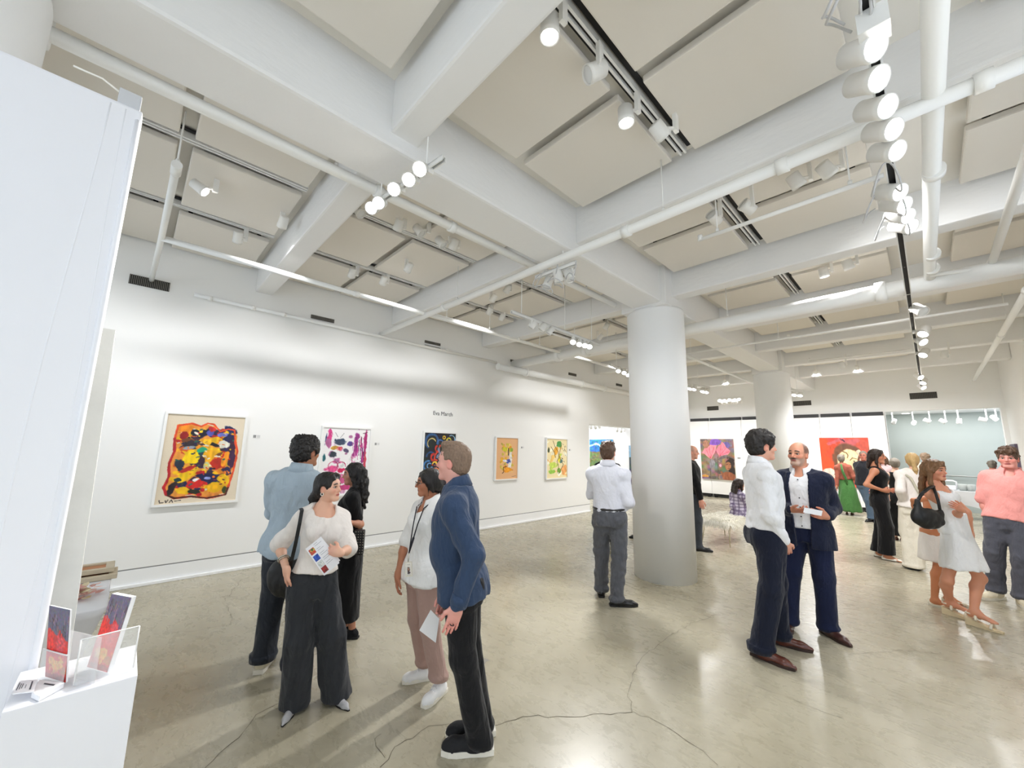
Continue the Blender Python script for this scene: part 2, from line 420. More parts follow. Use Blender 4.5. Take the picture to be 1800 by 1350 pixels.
# loose vertical folds of the covering sheet close to the free end
fo = MB()
for (t, wd) in ((0.035, .003), (0.11, .0035)):
    fo.tube([(pe-t-0.015*math.sin(z_*2.1+t*40)-0.03*(pz-z_)/pz, PY+0.002, z_) for z_ in np.linspace(0.05, pz-0.02, 16)], wd, n=8)
fo.build('sheet_fold', PWM, e)
cap = MB(); cap.tube([(pe-0.008, PY+0.0, z_) for z_ in np.linspace(0.02, pz-0.05, 10)], 0.011, n=8); cap.build('taped_edge', PWM, e)
bb = MB(); lb = Vector(on_y(217, 186, PY+0.02)); bb.bbox((lb.x-0.02, PY+0.012, pz-0.02), (lb.x+0.05, PY+0.04, pz+0.075), 0.004); bb.build('corner_clip', mat('clear_plastic', rgb(214,217,222), 0.2, alpha=0.75), e)
wr = MB(); wr.tube([on_y(218, 168, PY+0.03), on_y(180, 138, PY+0.06), on_y(152, 126, PY+0.05), on_y(130, 116, PY+0.07)], 0.004, n=6); wr.build('wire_end', mat('white_wire', rgb(250,248,240), 0.5), e)
tag(e, 'large white wrinkled partition filling the near end of the room', 'partition')
e = empty('leaning_board', (0.1, 2.42, 0))
ZB = 2.45
def bp_(x, y, yy): return Vector(on_y(x, y, yy))
tr = bp_(203, 580, 2.36); br = bp_(130, 1097, 2.36)
mb = MB()
xb = float(br.x+(tr.x-br.x)*(-br.z)/(tr.z-br.z)); xt = tr.x
yb, yt = 2.36, 2.36
mb.add([(xb-0.5, yb, 0), (xb, yb, 0), (xt, yt, tr.z), (xt-0.5, yt, tr.z), (xb-0.5, yb+0.04, 0), (xb, yb+0.04, 0), (xt, yt+0.04, tr.z), (xt-0.5, yt+0.04, tr.z)],
       [(0,1,2,3),(7,6,5,4),(1,5,6,2),(4,0,3,7),(3,2,6,7),(4,5,1,0)])
mb.build('board', mat('scuffed_white_board', rgb(228,228,222), 0.7, var=0.12, vscale=9, bump=0.1, bscale=20), e)
tag(e, 'scuffed white board standing just behind the big partition edge', 'board')

# pipes under the ceiling
def pipe(name, pts, r, label, joints=(), hang=(), cat='pipe', n=16, group='painted pipes'):
    c = pts[0]; e = empty(name, c)
    MB().tube(pts, r, n=n).build('pipe_run', PIPEM, e)
    for (p, d, l) in joints:
        p = Vector(p); d = Vector(d).normalized()
        MB().tube([p-d*l/2, p+d*l/2], r*1.28, n=n).build('coupling', PIPEM, e)
    for p in hang:
        h = MB(); h.tube([(p[0], p[1], p[2]+r), (p[0], p[1], 4.184)], 0.006, n=6); h.tube([(p[0], p[1]-0.0, p[2]+r*1.0), (p[0], p[1], p[2]+r+0.03)], 0.014, n=8); h.build('hanger_rod', PIPEM, e)
    tag(e, label, cat, group)
    return e
pipe('ceiling_pipe', [(3.02, YL, 3.66), (3.02, -1.2, 3.66)], 0.042, 'long white pipe crossing under the girder just before the round column', [((3.02, y, 3.66), (0,1,0), .07) for y in (4.6, 1.7, 0.5, -0.4)], [(3.02, 4.3, 3.66), (3.02, 1.35, 3.66)])
pipe('ceiling_duct', [(6.3, YL-0.05, 3.63), (6.3, -1.45, 3.63)], 0.095, 'fat white pipe crossing the room behind the round column', [((6.3, y, 3.63), (0,1,0), .1) for y in (5.2, 4.5, 0.2)], [(6.3, 1.9, 3.63), (6.3, 4.0, 3.63)])
pipe('ceiling_pipe', [(XR, 2.98, 3.80), (4.9, 2.98, 3.80)], 0.042, 'white pipe running along the far side of the girder', [((x, 2.98, 3.8), (1,0,0), .06) for x in (1.25, 2.0, 3.6)], [(0.9, 2.98, 3.8), (4.2, 2.98, 3.8)])
pipe('ceiling_pipe', [(-0.02, 5.1, 3.70), (8.4, 5.1, 3.66)], 0.030, 'thin white sprinkler pipe running parallel to the long gallery wall', [((x, 5.1, 3.69), (1,0,0), .07) for x in (1.95, 3.02, 5.0)], [(3.4, 5.1, 3.69), (5.6, 5.1, 3.68)])
q0 = on_z(311, 290, 3.72)
pipe('ceiling_pipe', [(q0[0], q0[1], 3.72), (-0.02, 5.1, 3.70), (-0.05, YL, 3.70)], 0.026, 'white riser pipe with a capped end above the slatted vent', [((q0[0], q0[1]+.06, 3.72), (0,1,0), .14)], [(q0[0], q0[1]+.02, 3.72)])
pipe('wall_pipe', [(0.38, YL-0.06, 3.62), (5.75, YL-0.06, 3.58)], 0.026, 'thin white pipe fixed along the top of the long wall', [((x, YL-.06, 3.615), (1,0,0), .05) for x in (0.55, 1.05, 1.45, 4.4)])
pipe('wall_pipe', [(5.7, YL-0.16, 3.47), (12.5, YL-0.16, 3.47)], 0.075, 'fat white pipe running along the wall above the alcove', [((x, YL-.16, 3.47), (1,0,0), .05) for x in (6.6, 8.8, 9.9)])
pipe('ceiling_pipe', [(XR, -0.25, 3.70), (6.1, -0.21, 3.70), (6.2, -0.21, 3.66)], 0.048, 'stout white pipe beside the long row of lit spotlights', [((x, -.23, 3.7), (1,0,0), .07) for x in (3.9, 5.6, 6.05)], [(3.0, -.24, 3.7)])
pipe('ceiling_pipe', [(6.12, -0.21, 3.66), (6.28, -0.64, 3.66)], 0.022, 'short white branch pipe joining two parallel pipes at the far end', [], [])
pipe('ceiling_pipe', [(-1.0, -0.66, 3.70), (6.35, -0.66, 3.70)], 0.032, 'slim white pipe running to a valve near the ceiling corner', [((6.3, -.66, 3.7), (1,0,0), .08)], [])
pipe('ceiling_pipe', [(5.5, -1.03, 3.70), (15.9, -1.03, 3.70)], 0.04, 'white pipe running far down the room beside the windowless wall', [((x, -1.03, 3.7), (1,0,0), .08) for x in (7.6, 10.2)], [(9.4, -1.03, 3.7)])
pipe('sprinkler_pipe', [(3.6, 1.28, 3.645), (3.6, 0.02, 3.645)], 0.017, 'brightly lit thin sprinkler pipe hanging just past the girder pipe', [((3.6, 1.27, 3.66), (0,0,1), .05)], [(3.6, 1.12, 3.645), (3.6, .2, 3.645)])
pipe('sprinkler_pipe', [(7.9, 3.3, 3.64), (7.9, -0.9, 3.64)], 0.018, 'thin sprinkler pipe two bays past the round column', [], [(7.9, 1.6, 3.64)])
q1 = on_x(1384, 568, 8.4); q2 = on_x(1600, 534, 8.4)
pipe('sprinkler_pipe', [(8.4, float(q1[1]), 3.75), (8.4, float(q2[1]), 3.75)], 0.018, 'thin sprinkler pipe with an upturned end under the third far bay', [((8.4, float(q1[1]), 3.79), (0,0,1), .06)], [])
q1 = on_x(1420, 612, 10.9); q2 = on_x(1600, 588, 10.9)
pipe('sprinkler_pipe', [(10.9, float(q1[1]), 3.76), (10.9, float(q2[1]), 3.76)], 0.018, 'thin sprinkler pipe with an upturned end further down the room', [((10.9, float(q1[1]), 3.8), (0,0,1), .06)], [])
for (y, z_, x0, x1, l) in ((3.6, 3.7, 4.95, 5.9, 'short'), (4.3, 3.72, 3.05, 4.4, 'longer')):
    pipe('sprinkler_pipe', [(x0, y+0.8, z_), (x1, y+0.8, z_)], 0.014, '%s thin sprinkler branch pipe between the girder and the long wall' % l, [], [(x1-.1, y+.8, z_)])
pipe('ceiling_pipe', [(6.3, 3.3, 3.66), (13.5, 3.3, 3.66)], 0.03, 'white pipe running on beside the girder past the round column', [((9.4, 3.3, 3.66), (1,0,0), .06)], [(8.4, 3.3, 3.66)])
# ------------------------------------------------------------------ value noise
_NR = np.random.RandomState(11)
_LAT = _NR.rand(32, 32, 32).astype(np.float32)
def vnoise(x, y, z):
    xi = np.floor(x).astype(int); yi = np.floor(y).astype(int); zi = np.floor(z).astype(int)
    fx = x-xi; fy = y-yi; fz = z-zi
    fx = fx*fx*(3-2*fx); fy = fy*fy*(3-2*fy); fz = fz*fz*(3-2*fz)
    x0 = xi & 31; x1 = (xi+1) & 31; y0 = yi & 31; y1 = (yi+1) & 31; z0 = zi & 31; z1 = (zi+1) & 31
    L = _LAT
    c00 = L[x0,y0,z0]*(1-fx)+L[x1,y0,z0]*fx; c10 = L[x0,y1,z0]*(1-fx)+L[x1,y1,z0]*fx
    c01 = L[x0,y0,z1]*(1-fx)+L[x1,y0,z1]*fx; c11 = L[x0,y1,z1]*(1-fx)+L[x1,y1,z1]*fx
    return (c00*(1-fy)+c10*fy)*(1-fz)+(c01*(1-fy)+c11*fy)*fz-0.5

# ------------------------------------------------------------------ painted canvases (colours in a fine grid mesh)
class Canvas:
    def __init__(s, w, h, res, bg, seed=1):
        s.nx = int(w*res)+1; s.ny = int(h*res)+1; s.w = w; s.h = h
        s.u, s.v = np.meshgrid(np.linspace(0, 1, s.nx), np.linspace(0, 1, s.ny))
        s.a = h/w; s.c = np.zeros((s.ny, s.nx, 3)); s.c[:] = np.array(bg)/255.0; s.seed = seed*3.7; s.r = random.Random(seed)
    def n(s, f, k=0.0, st=1.0): return vnoise(s.u*f+k+s.seed, s.v*f*s.a*st+k*1.3, np.zeros_like(s.u)+k*0.7+s.seed)
    def put(s, m, col, tex=0.12, f=30):
        col = np.array(col)/255.0; t = 1+tex*2*s.n(f, 3.1, 0.5)[..., None]
        s.c = s.c*(1-m[..., None])+np.clip(col*t, 0, 1)*m[..., None]
    def speck(s, amt=0.1, f=14):
        for i in range(3): s.c[..., i] = np.clip(s.c[..., i]*(1+amt*2*s.n(f, i*5.0)), 0, 1)
    def blob(s, u, v, ru, rv, col, ang=0, rough=0.35, soft=0.12, f=9, tex=0.15):
        du = (s.u-u); dv = (s.v-v)*s.a; ca, sa = math.cos(ang), math.sin(ang)
        x = (du*ca+dv*sa)/ru; y = (-du*sa+dv*ca)/(rv*s.a)
        k = s.r.uniform(0, 30)
        d = np.sqrt(x*x+y*y)-1+rough*2*s.n(f, k)+rough*0.8*s.n(f*3, k+4)
        s.put(np.clip(0.5-d/soft, 0, 1), col, tex)
    def poly(s, pts, col, rough=0.01, soft=0.008, tex=0.08):
        k = s.r.uniform(0, 30); U = s.u+rough*2*s.n(12, k); V = s.v+rough*2*s.n(12, k+9)
        ins = np.zeros(s.u.shape, bool); n = len(pts)
        for i in range(n):
            x0, y0 = pts[i]; x1, y1 = pts[(i+1) % n]
            if y0 == y1: continue
            c = ((y0 > V) != (y1 > V)) & (U < (x1-x0)*(V-y0)/(y1-y0)+x0); ins ^= c
        s.put(ins.astype(float), col, tex)
    def stroke(s, pts, wd, col, rough=0.3, tex=0.15, alpha=1.0, soft=0.3):
        k = s.r.uniform(0, 30); best = np.full(s.u.shape, 9.0)
        for i in range(len(pts)-1):
            ax, ay = pts[i][0], pts[i][1]*s.a; bx, by = pts[i+1][0], pts[i+1][1]*s.a
            dx, dy = bx-ax, by-ay; L2 = dx*dx+dy*dy+1e-9
            t = np.clip(((s.u-ax)*dx+(s.v*s.a-ay)*dy)/L2, 0, 1)
            best = np.minimum(best, np.hypot(s.u-ax-t*dx, s.v*s.a-ay-t*dy))
        d = best/wd-1+rough*2*s.n(16, k)
        s.put(np.clip(0.5-d/soft, 0, 1)*alpha, col, tex)
    def arc(s, u, v, r, t0, t1, wd, col, **k):
        s.stroke([(u+r*math.cos(t), v+r*math.sin(t)/s.a) for t in np.linspace(t0, t1, 12)], wd, col, **k)
    def random_patches(s, n, pal, box, rmin, rmax, **k):
        for i in range(n):
            s.blob(s.r.uniform(box[0], box[2]), s.r.uniform(box[1], box[3]), s.r.uniform(rmin, rmax), s.r.uniform(rmin, rmax)*s.r.uniform(.35, .8)/s.a,
                   s.r.choice(pal), s.r.uniform(-.6, .6), **k)
    def mesh(s, name, org, du, dv, m, parent):
        """org = top left corner, du / dv = full edge vectors"""
        o = np.array(org, float); A = np.array(du, float); B = np.array(dv, float)
        P = o+s.u[..., None]*A+s.v[..., None]*B
        vs = P.reshape(-1, 3); idx = np.arange(s.nx*s.ny).reshape(s.ny, s.nx)
        f = np.stack([idx[:-1, :-1], idx[1:, :-1], idx[1:, 1:], idx[:-1, 1:]], -1).reshape(-1, 4)
        return np_mesh(name, vs, f, m, parent, s.c.reshape(-1, 3))
def np_mesh(name, vs, f, m, parent=None, col=None, smooth=False, mats=None):
    me = bpy.data.meshes.new(name)
    me.vertices.add(len(vs)); me.vertices.foreach_set('co', np.asarray(vs, np.float32).ravel())
    k = f.shape[1]; me.loops.add(f.size); me.loops.foreach_set('vertex_index', f.astype(np.int32).ravel())
    me.polygons.add(len(f)); me.polygons.foreach_set('loop_start', np.arange(0, f.size, k, dtype=np.int32))
    me.polygons.foreach_set('loop_total', np.full(len(f), k, np.int32))
    me.polygons.foreach_set('use_smooth', np.full(len(f), bool(smooth)))
    me.update(calc_edges=True)
    if col is not None:
        c = np.clip(np.asarray(col, float), 0, 1); l = np.where(c <= 0.04045, c/12.92, ((c+0.055)/1.055)**2.4)
        a = me.color_attributes.new('Col', 'FLOAT_COLOR', 'POINT')
        a.data.foreach_set('color', np.concatenate([l, np.ones((len(l), 1))], 1).astype(np.float32).ravel())
    me.materials.append(m)
    o = bpy.data.objects.new(name, me); COL.objects.link(o)
    if parent is not None:
        o.parent = parent; o.matrix_parent_inverse = (Matrix.Translation(parent.location) @ parent.rotation_euler.to_matrix().to_4x4()).inverted()
    return o
PAINT = attr_mat('oil_paint', 0.55, bump=0.25, bscale=90)
PRINT = attr_mat('printed_paper', 0.5)
FRAMEM = mat('frame_white', rgb(240,240,238), 0.5); CANVM = mat('canvas_edge', rgb(226,220,206), 0.8)

def hang(cv, plane, a0, z1, label, fw=0.028, depth=0.05, framed=True, off=0.012):
    """plane: ('y', Y) long wall facing -y, picture runs along +x from a0; ('x', X) far wall facing -x, runs along -y from a0"""
    w, h = cv.w, cv.h
    if plane[0] == 'y': A = Vector((1, 0, 0)); N = Vector((0, -1, 0)); O = Vector((a0, plane[1], z1))
    else: A = Vector((0, -1, 0)); N = Vector((-1, 0, 0)); O = Vector((plane[1], a0, z1))
    e = empty('painting' if not framed else 'framed_painting', O+A*w/2-Vector((0, 0, h/2)))
    def slab(u0, u1, v0, v1, n0, n1):
        mb = MB(); c = [O+A*u-Vector((0, 0, v))+N*n for n in (n0, n1) for (u, v) in ((u0, v0), (u1, v0), (u1, v1), (u0, v1))]
        mb.add(c, [(0,1,2,3),(7,6,5,4),(0,4,5,1),(1,5,6,2),(2,6,7,3),(3,7,4,0)]); return mb
    zc = depth*0.62 if framed else depth
    slab(0.004, w-0.004, 0.004, h-0.004, off, zc-0.001).build('stretcher', CANVM, e)
    cv.mesh('canvas', O+N*zc, A*w, Vector((0, 0, -h)), PAINT, e)
    if framed:
        mb = MB()
        for (u0, u1, v0, v1) in ((-fw, w+fw, -fw, 0), (-fw, w+fw, h, h+fw), (-fw, 0, 0, h), (w, w+fw, 0, h)):
            q = slab(u0, u1, v0, v1, 0.004, depth); mb.add(q.v, q.f)
        mb.build('frame', FRAMEM, e)
    tag(e, label, 'painting'); return e

YEL, ORA, RED, NAV, BLK, WHT, CRE = (240,188,14), (236,140,28), (196,38,30), (28,34,84), (26,24,30), (238,236,226), (226,212,188)
# first painting: thick orange, yellow, red and navy patches on a cream ground
c = Canvas(0.82, 1.11, 175, CRE, 3)
edge = [(.14,.13),(.3,.10),(.42,.13),(.5,.09),(.58,.10),(.68,.18),(.78,.15),(.87,.16),(.90,.30),(.95,.42),(.93,.60),(.91,.72),(.88,.85),(.86,.93),(.62,.96),(.42,.93),(.22,.94),(.12,.90),(.08,.82),(.12,.7),(.10,.55),(.14,.42),(.12,.28)]
c.poly(edge, (232,150,60), 0.03)
c.random_patches(120, [YEL, ORA, (214,96,34), RED, (60,40,60), NAV, YEL, (238,170,40), (120,70,40), (238,214,170)], (.17, .16, .86, .90), .035, .10, rough=.5, soft=.2, f=12)
for (u, v, ru, rv, col, an) in ((.24,.17,.10,.05,ORA,0), (.22,.24,.05,.06,(150,20,24),0), (.36,.20,.05,.035,(24,26,44),0), (.46,.21,.07,.03,(22,24,46),-.7), (.57,.15,.05,.03,(204,40,44),0), (.55,.205,.04,.03,(84,88,180),0),
     (.74,.22,.08,.025,(110,118,206),0), (.81,.26,.07,.06,(30,34,80),.4), (.86,.38,.06,.12,(60,32,60),0), (.88,.52,.05,.12,(64,34,66),0), (.84,.64,.06,.05,(40,34,80),-.5), (.74,.33,.09,.05,(232,228,210),0), (.62,.34,.07,.022,(20,22,28),.25),
     (.53,.31,.05,.035,(246,190,30),.4), (.34,.33,.09,.04,(52,40,48),-.3), (.30,.38,.08,.02,(140,150,160),-.2), (.47,.41,.08,.035,(36,160,116),-.1), (.47,.47,.09,.035,(36,66,80),0), (.49,.54,.05,.07,(58,34,54),0), (.60,.48,.08,.07,(244,176,20),-.3),
     (.70,.56,.09,.08,(188,44,26),0), (.80,.50,.04,.09,(238,150,30),.2), (.36,.50,.09,.06,(246,206,10),.3), (.22,.58,.06,.05,(34,46,62),0), (.56,.58,.05,.05,(190,190,140),0), (.33,.62,.10,.025,(186,40,30),-.5), (.52,.66,.035,.03,(190,26,40),0),
     (.62,.73,.17,.05,(24,30,78),.05), (.60,.73,.06,.02,(150,160,220),0), (.45,.745,.05,.018,(236,232,232),-.1), (.45,.80,.11,.045,(206,34,32),-.1), (.30,.72,.10,.035,(240,196,10),-.4), (.22,.74,.05,.025,(26,56,56),0), (.80,.74,.07,.07,(236,186,20),-.6),
     (.70,.84,.14,.05,(238,178,14),0), (.30,.86,.11,.035,(238,186,20),.1), (.44,.88,.09,.025,(40,40,26),.2), (.55,.86,.03,.02,(190,30,36),0), (.52,.915,.035,.022,(188,26,28),0), (.70,.93,.10,.018,(228,140,60),-.1), (.17,.83,.04,.07,(40,28,30),.3), (.84,.88,.03,.04,(60,74,30),0)):
    c.blob(u, v, ru, rv, col, an, rough=.4, soft=.15, f=14)
c.random_patches(90, [BLK, (238,190,20), RED, (246,206,40), NAV, (226,120,40), (236,226,206), (40,90,80), (90,40,50)], (.17, .16, .88, .90), .010, .028, rough=.7, soft=.25, f=22)
c.stroke(edge+[edge[0]], .014, (222,76,34), rough=.5); c.stroke(edge[12:19], .012, (70,30,26), rough=.5); c.stroke(edge[17:23], .016, (180,30,40), rough=.5)
for p in ([(.05,.955),(.06,.985),(.10,.98)], [(.12,.96),(.13,.985),(.15,.955)], [(.17,.985),(.19,.955),(.21,.985)], [(.23,.97),(.30,.968)]): c.stroke(p, .006, (40,30,34), rough=.1)
hang(c, ('y', YL), .31, 2.035, 'large framed abstract painting of orange, yellow, red and navy patches')
# second: magenta and slate strokes on white
MAG = (196,44,124)
c = Canvas(.76, 1.05, 160, (240,238,238), 5)
c.random_patches(40, [(226,170,200), (236,220,230), (206,120,170), (236,236,236), (170,110,150)], (.12, .1, .88, .95), .03, .09, rough=.55, soft=.35, f=10)
for (u, v, ru, rv, col, an) in ((.06,.16,.018,.09,(50,60,110),.1), (.13,.14,.05,.09,(206,60,130),0), (.12,.24,.05,.06,(180,100,150),0), (.36,.19,.12,.035,(46,64,90),0), (.33,.23,.10,.03,(60,72,96),.1), (.25,.30,.08,.025,(196,150,60),-.2), (.36,.31,.05,.035,(226,90,80),0), (.50,.34,.07,.03,(80,70,100),.2),
     (.23,.40,.06,.04,(46,54,66),.3), (.70,.20,.05,.14,(150,50,130),.1), (.58,.24,.07,.04,(90,70,140),0), (.70,.38,.06,.08,(160,50,130),0), (.90,.28,.035,.22,(170,40,110),.03), (.86,.45,.03,.14,(120,50,120),0), (.92,.5,.03,.14,(206,70,90),0), (.05,.45,.025,.05,(20,90,100),0), (.25,.62,.14,.05,(220,80,140),0),
     (.40,.64,.10,.03,(206,30,90),-.2), (.2,.7,.08,.04,(214,60,120),0), (.7,.62,.1,.1,(226,150,190),0), (.5,.78,.2,.06,(206,90,140),0), (.55,.9,.3,.04,(190,60,120),0)):
    c.blob(u, v, ru, rv, col, an, rough=.5, soft=.3, f=12)
for k_ in range(26):
    u = c.r.uniform(.55, .92); v = c.r.uniform(.1, .7); c.stroke([(u, v), (u+.02, v+c.r.uniform(.05, .2))], .007, c.r.choice([MAG, (90,50,90), (236,230,236), (200,120,170)]), rough=.6)
for (u, v, r) in ((.25,.58,.10), (.42,.58,.09), (.38,.31,.03)): c.arc(u, v, r, 2.6, 6.4, .008, (180,50,100), rough=.4)
c.stroke([(.84,.07),(.93,.05)], .008, (80,50,60)); c.stroke([(.35,.15),(.42,.08)], .004, (70,70,80)); c.stroke([(.3,.14),(.24,.07)], .004, (90,60,90))
hang(c, ('y', YL), 2.19, 1.955, 'framed abstract painting of magenta and slate strokes on white')
# third: dark with glowing curls
c = Canvas(.72, 1.0, 150, (34,38,46), 7)
c.speck(.35, 10)
for (u, v, r, a0_, a1_, wd, col) in ((.24,.16,.19,2.2,6.6,.03,(52,92,140)), (.24,.20,.13,2.4,5.8,.012,(210,190,120)), (.50,.2,.10,3.2,5.5,.02,(60,110,170)), (.62,.08,.04,0,6.3,.016,(236,190,50)), (.78,.14,.07,2.2,6.3,.018,(220,210,60)), (.65,.22,.06,2.5,6.0,.012,(226,190,110)),
     (.86,.12,.12,4.2,6.8,.014,(150,190,220)), (.16,.62,.13,.3,5.0,.024,(70,130,190)), (.2,.62,.07,.5,5.4,.014,(110,160,210)), (.22,.45,.12,3.2,6.2,.02,(40,80,130)), (.33,.46,.09,1.8,4.6,.028,(196,50,40)), (.44,.3,.08,1.2,4.2,.024,(206,60,44)), (.36,.6,.07,3.3,6.2,.02,(240,200,70)), (.4,.72,.08,2.8,6.0,.014,(226,150,110))):
    c.arc(u, v, r, a0_, a1_, wd, col, rough=.35)
c.stroke([(.5,.24),(.44,.34),(.36,.42),(.34,.5),(.42,.52)], .022, (214,70,50), rough=.4); c.stroke([(.46,.3),(.5,.4),(.42,.46)], .03, (120,130,160), rough=.5)
c.random_patches(16, [(226,110,50), (196,60,40), (230,180,90), (206,120,110)], (.25, .56, .5, .9), .02, .05, rough=.5, soft=.3, f=14)
hang(c, ('y', YL), 4.01, 1.945, 'framed dark painting with glowing blue and yellow curls')
# fourth: yellow and white figure on a peach ground
c = Canvas(.66, .90, 130, (232,180,130), 9)
c.random_patches(36, [(226,170,40), (206,186,60), (190,170,70), (236,150,20), (232,196,110)], (.24, .16, .80, .86), .05, .11, rough=.6, soft=.25, f=12)
c.blob(.66, .52, .07, .18, WHT, .1, rough=.5); c.blob(.56, .58, .10, .05, (64,84,170), 0, rough=.5); c.blob(.42, .56, .10, .025, (230,230,232), .2); c.blob(.64, .70, .06, .10, WHT, -.2)
c.stroke([(.57,.26),(.57,.42)], .022, (24,20,16)); c.stroke([(.30,.86),(.36,.84),(.33,.72),(.50,.70)], .013, (90,50,20)); c.blob(.7,.28,.08,.05,(150,180,50)); c.blob(.42,.28,.10,.06,(210,200,40)); c.blob(.55,.78,.16,.06,(240,160,10)); c.stroke([(.74,.95),(.94,.94)], .005, (120,90,90))
hang(c, ('y', YL), 5.83, 1.905, 'framed peach painting with a yellow and white shape, left of the green one')
# fifth: pale with green and orange loops
c = Canvas(.80, .97, 120, (240,224,176), 12)
c.random_patches(26, [(246,240,210), (236,200,110), (190,210,90), (240,190,120), (250,246,220)], (.05, .05, .95, .95), .05, .13, rough=.5, soft=.2)
c.blob(.60, .12, .14, .09, (70,150,70), 0); c.blob(.45,.3,.09,.12,(238,170,40),.4); c.blob(.62,.5,.08,.1,(232,220,40)); c.blob(.72,.58,.07,.05,(60,120,120)); c.blob(.6,.82,.1,.06,(110,170,50),.5); c.blob(.25,.65,.14,.06,(200,220,90)); c.blob(.85,.8,.12,.14,(240,170,100)); c.blob(.1,.3,.05,.08,(60,70,40)); c.blob(.25,.84,.14,.05,(150,200,70))
for p in ([(.3,.05),(.42,.22),(.55,.32),(.6,.46),(.5,.58),(.58,.72),(.52,.88)], [(.72,.1),(.66,.28),(.6,.42),(.7,.56),(.82,.66),(.7,.78),(.58,.9)], [(.2,.2),(.36,.34),(.42,.48)]): c.stroke(p, .012, (110,80,30), rough=.3)
for k_ in range(12): u = c.r.uniform(.72, .95); v = c.r.uniform(.1, .6); c.stroke([(u, v), (u+.04, v+.03)], .008, (50,50,50), rough=.5)
hang(c, ('y', YL), 7.51, 1.93, 'framed pale painting of green and orange loops nearest the alcove')
# alcove pictures
c = Canvas(1.0, 1.55, 60, (120,130,84), 14); c.poly([(-.1,-.1),(1.1,-.1),(1.1,.28),(.6,.25),(.3,.30),(-.1,.27)], (52,130,190)); c.stroke([(0,.16),(.3,.10),(.6,.18),(1,.12)], .03, (200,226,240)); c.speck(.3, 16)
c.random_patches(30, [(90,120,60), (60,80,50), (150,140,90), (110,140,80)], (0, .3, 1, 1), .05, .12, rough=.5); c.stroke([(.66,.95),(.62,.6),(.7,.4)], .05, (230,226,210))
hang(c, ('x', 12.4), 8.70, 2.05, 'blue and green landscape painting seen through the alcove opening', framed=False, depth=.045)
c = Canvas(.9, 1.3, 50, (70,76,96), 15); c.speck(.4, 8); c.poly([(0,0),(1,0),(1,.3),(0,.3)], (150,190,220))
hang(c, ('x', 12.4), 7.09, 1.84, 'slice of a blue-grey painting visible beside the round column', framed=False, depth=.045)
# flower painting
c = Canvas(1.18, 1.50, 110, (128,112,104), 17); c.speck(.35, 9)
c.random_patches(40, [(150,128,110), (110,98,96), (136,116,84), (120,110,124), (96,88,84)], (0, 0, 1, 1), .05, .12, rough=.5, soft=.3)
c.blob(.46,.08,.16,.09,(126,84,176)); c.blob(.78,.14,.12,.08,(104,92,150)); c.blob(.18,.14,.1,.1,(170,120,96))
c.poly([(.04,.36),(.10,.24),(.22,.22),(.30,.14),(.40,.16),(.50,.15),(.46,.28),(.38,.40),(.30,.50),(.22,.46),(.12,.38)], (244,140,150)); c.poly([(.47,.28),(.54,.18),(.62,.14),(.66,.06),(.72,.12),(.80,.22),(.90,.30),(.82,.38),(.66,.40),(.56,.43)], (244,128,144))
for p in ([(.28,.48),(.18,.28)], [(.29,.48),(.28,.2)], [(.3,.48),(.42,.2)], [(.57,.42),(.64,.14)], [(.57,.42),(.76,.24)], [(.57,.42),(.86,.31)]): c.stroke(p, .007, (206,80,100), rough=.4)
c.stroke([(.29,.5),(.27,.7),(.26,1)], .008, (90,70,50)); c.stroke([(.52,.44),(.50,.7),(.49,1)], .008, (80,66,50)); c.blob(.34,.62,.08,.14,(140,136,140),.2); c.blob(.58,.66,.03,.03,(226,150,170))
c.blob(.85,.62,.13,.14,(48,36,32)); c.blob(.92,.76,.09,.12,(48,38,34)); c.blob(.80,.66,.085,.10,(166,112,78),.1,rough=.15); c.blob(.80,.92,.2,.12,(160,96,66),0,rough=.2); c.stroke([(.6,.82),(.68,.9),(.74,.96)], .03, (160,100,70)); c.stroke([(.75,.63),(.80,.62)], .008, (60,36,30)); c.stroke([(.85,.62),(.89,.62)], .008, (60,36,30)); c.stroke([(.78,.72),(.85,.72)], .007, (110,50,44)); c.blob(.1,.93,.1,.03,(206,150,70))
hang(c, ('x', 16.10), 6.12, 2.165, 'unframed painting of two pink flowers and a woman on the far panels', framed=False, depth=.05)
# red painting with a tilted face
c = Canvas(1.18, 1.50, 110, (190,74,50), 19); c.speck(.25, 6)
c.poly([(0,0),(.16,.02),(.2,.12),(.3,.18),(.32,.62),(0,.68)], (204,72,30)); c.blob(.55,.12,.34,.10,(190,88,92)); c.blob(.85,.2,.15,.15,(196,80,60)); c.blob(.3,.3,.2,.2,(196,66,34))
c.blob(.56,.44,.31,.33,(104,66,44),0,rough=.08); c.blob(.36,.7,.09,.22,(104,66,44),0,rough=.1); c.blob(.56,.46,.215,.23,(236,206,158),.35,rough=.04); c.blob(.80,.5,.06,.2,(100,60,42)); c.stroke([(.78,.28),(.85,.4),(.82,.55),(.8,.8)], .045, (236,196,170)); c.blob(.14,.74,.15,.11,(236,196,178),0,rough=.1)
c.stroke([(.46,.28),(.54,.31),(.57,.36),(.55,.41)], .011, (110,80,40)); c.stroke([(.60,.46),(.65,.41),(.73,.43)], .010, (110,80,40)); c.blob(.48,.36,.014,.012,(40,30,26)); c.blob(.68,.48,.014,.012,(40,30,26)); c.stroke([(.66,.62),(.72,.56)], .008, (150,110,60)); c.blob(.52,.56,.03,.02,(180,100,90))
for k_ in range(6): u = c.r.uniform(.42,.52); v = c.r.uniform(.02,.07); c.stroke([(u, v), (u+.03, v+.03)], .007, (70,30,50))
c.random_patches(14, [(90,100,60), (230,220,190), (60,50,50), (190,160,120)], (.24, .66, .34, .96), .015, .04, rough=.5); c.blob(.22,.9,.12,.06,(180,70,50))
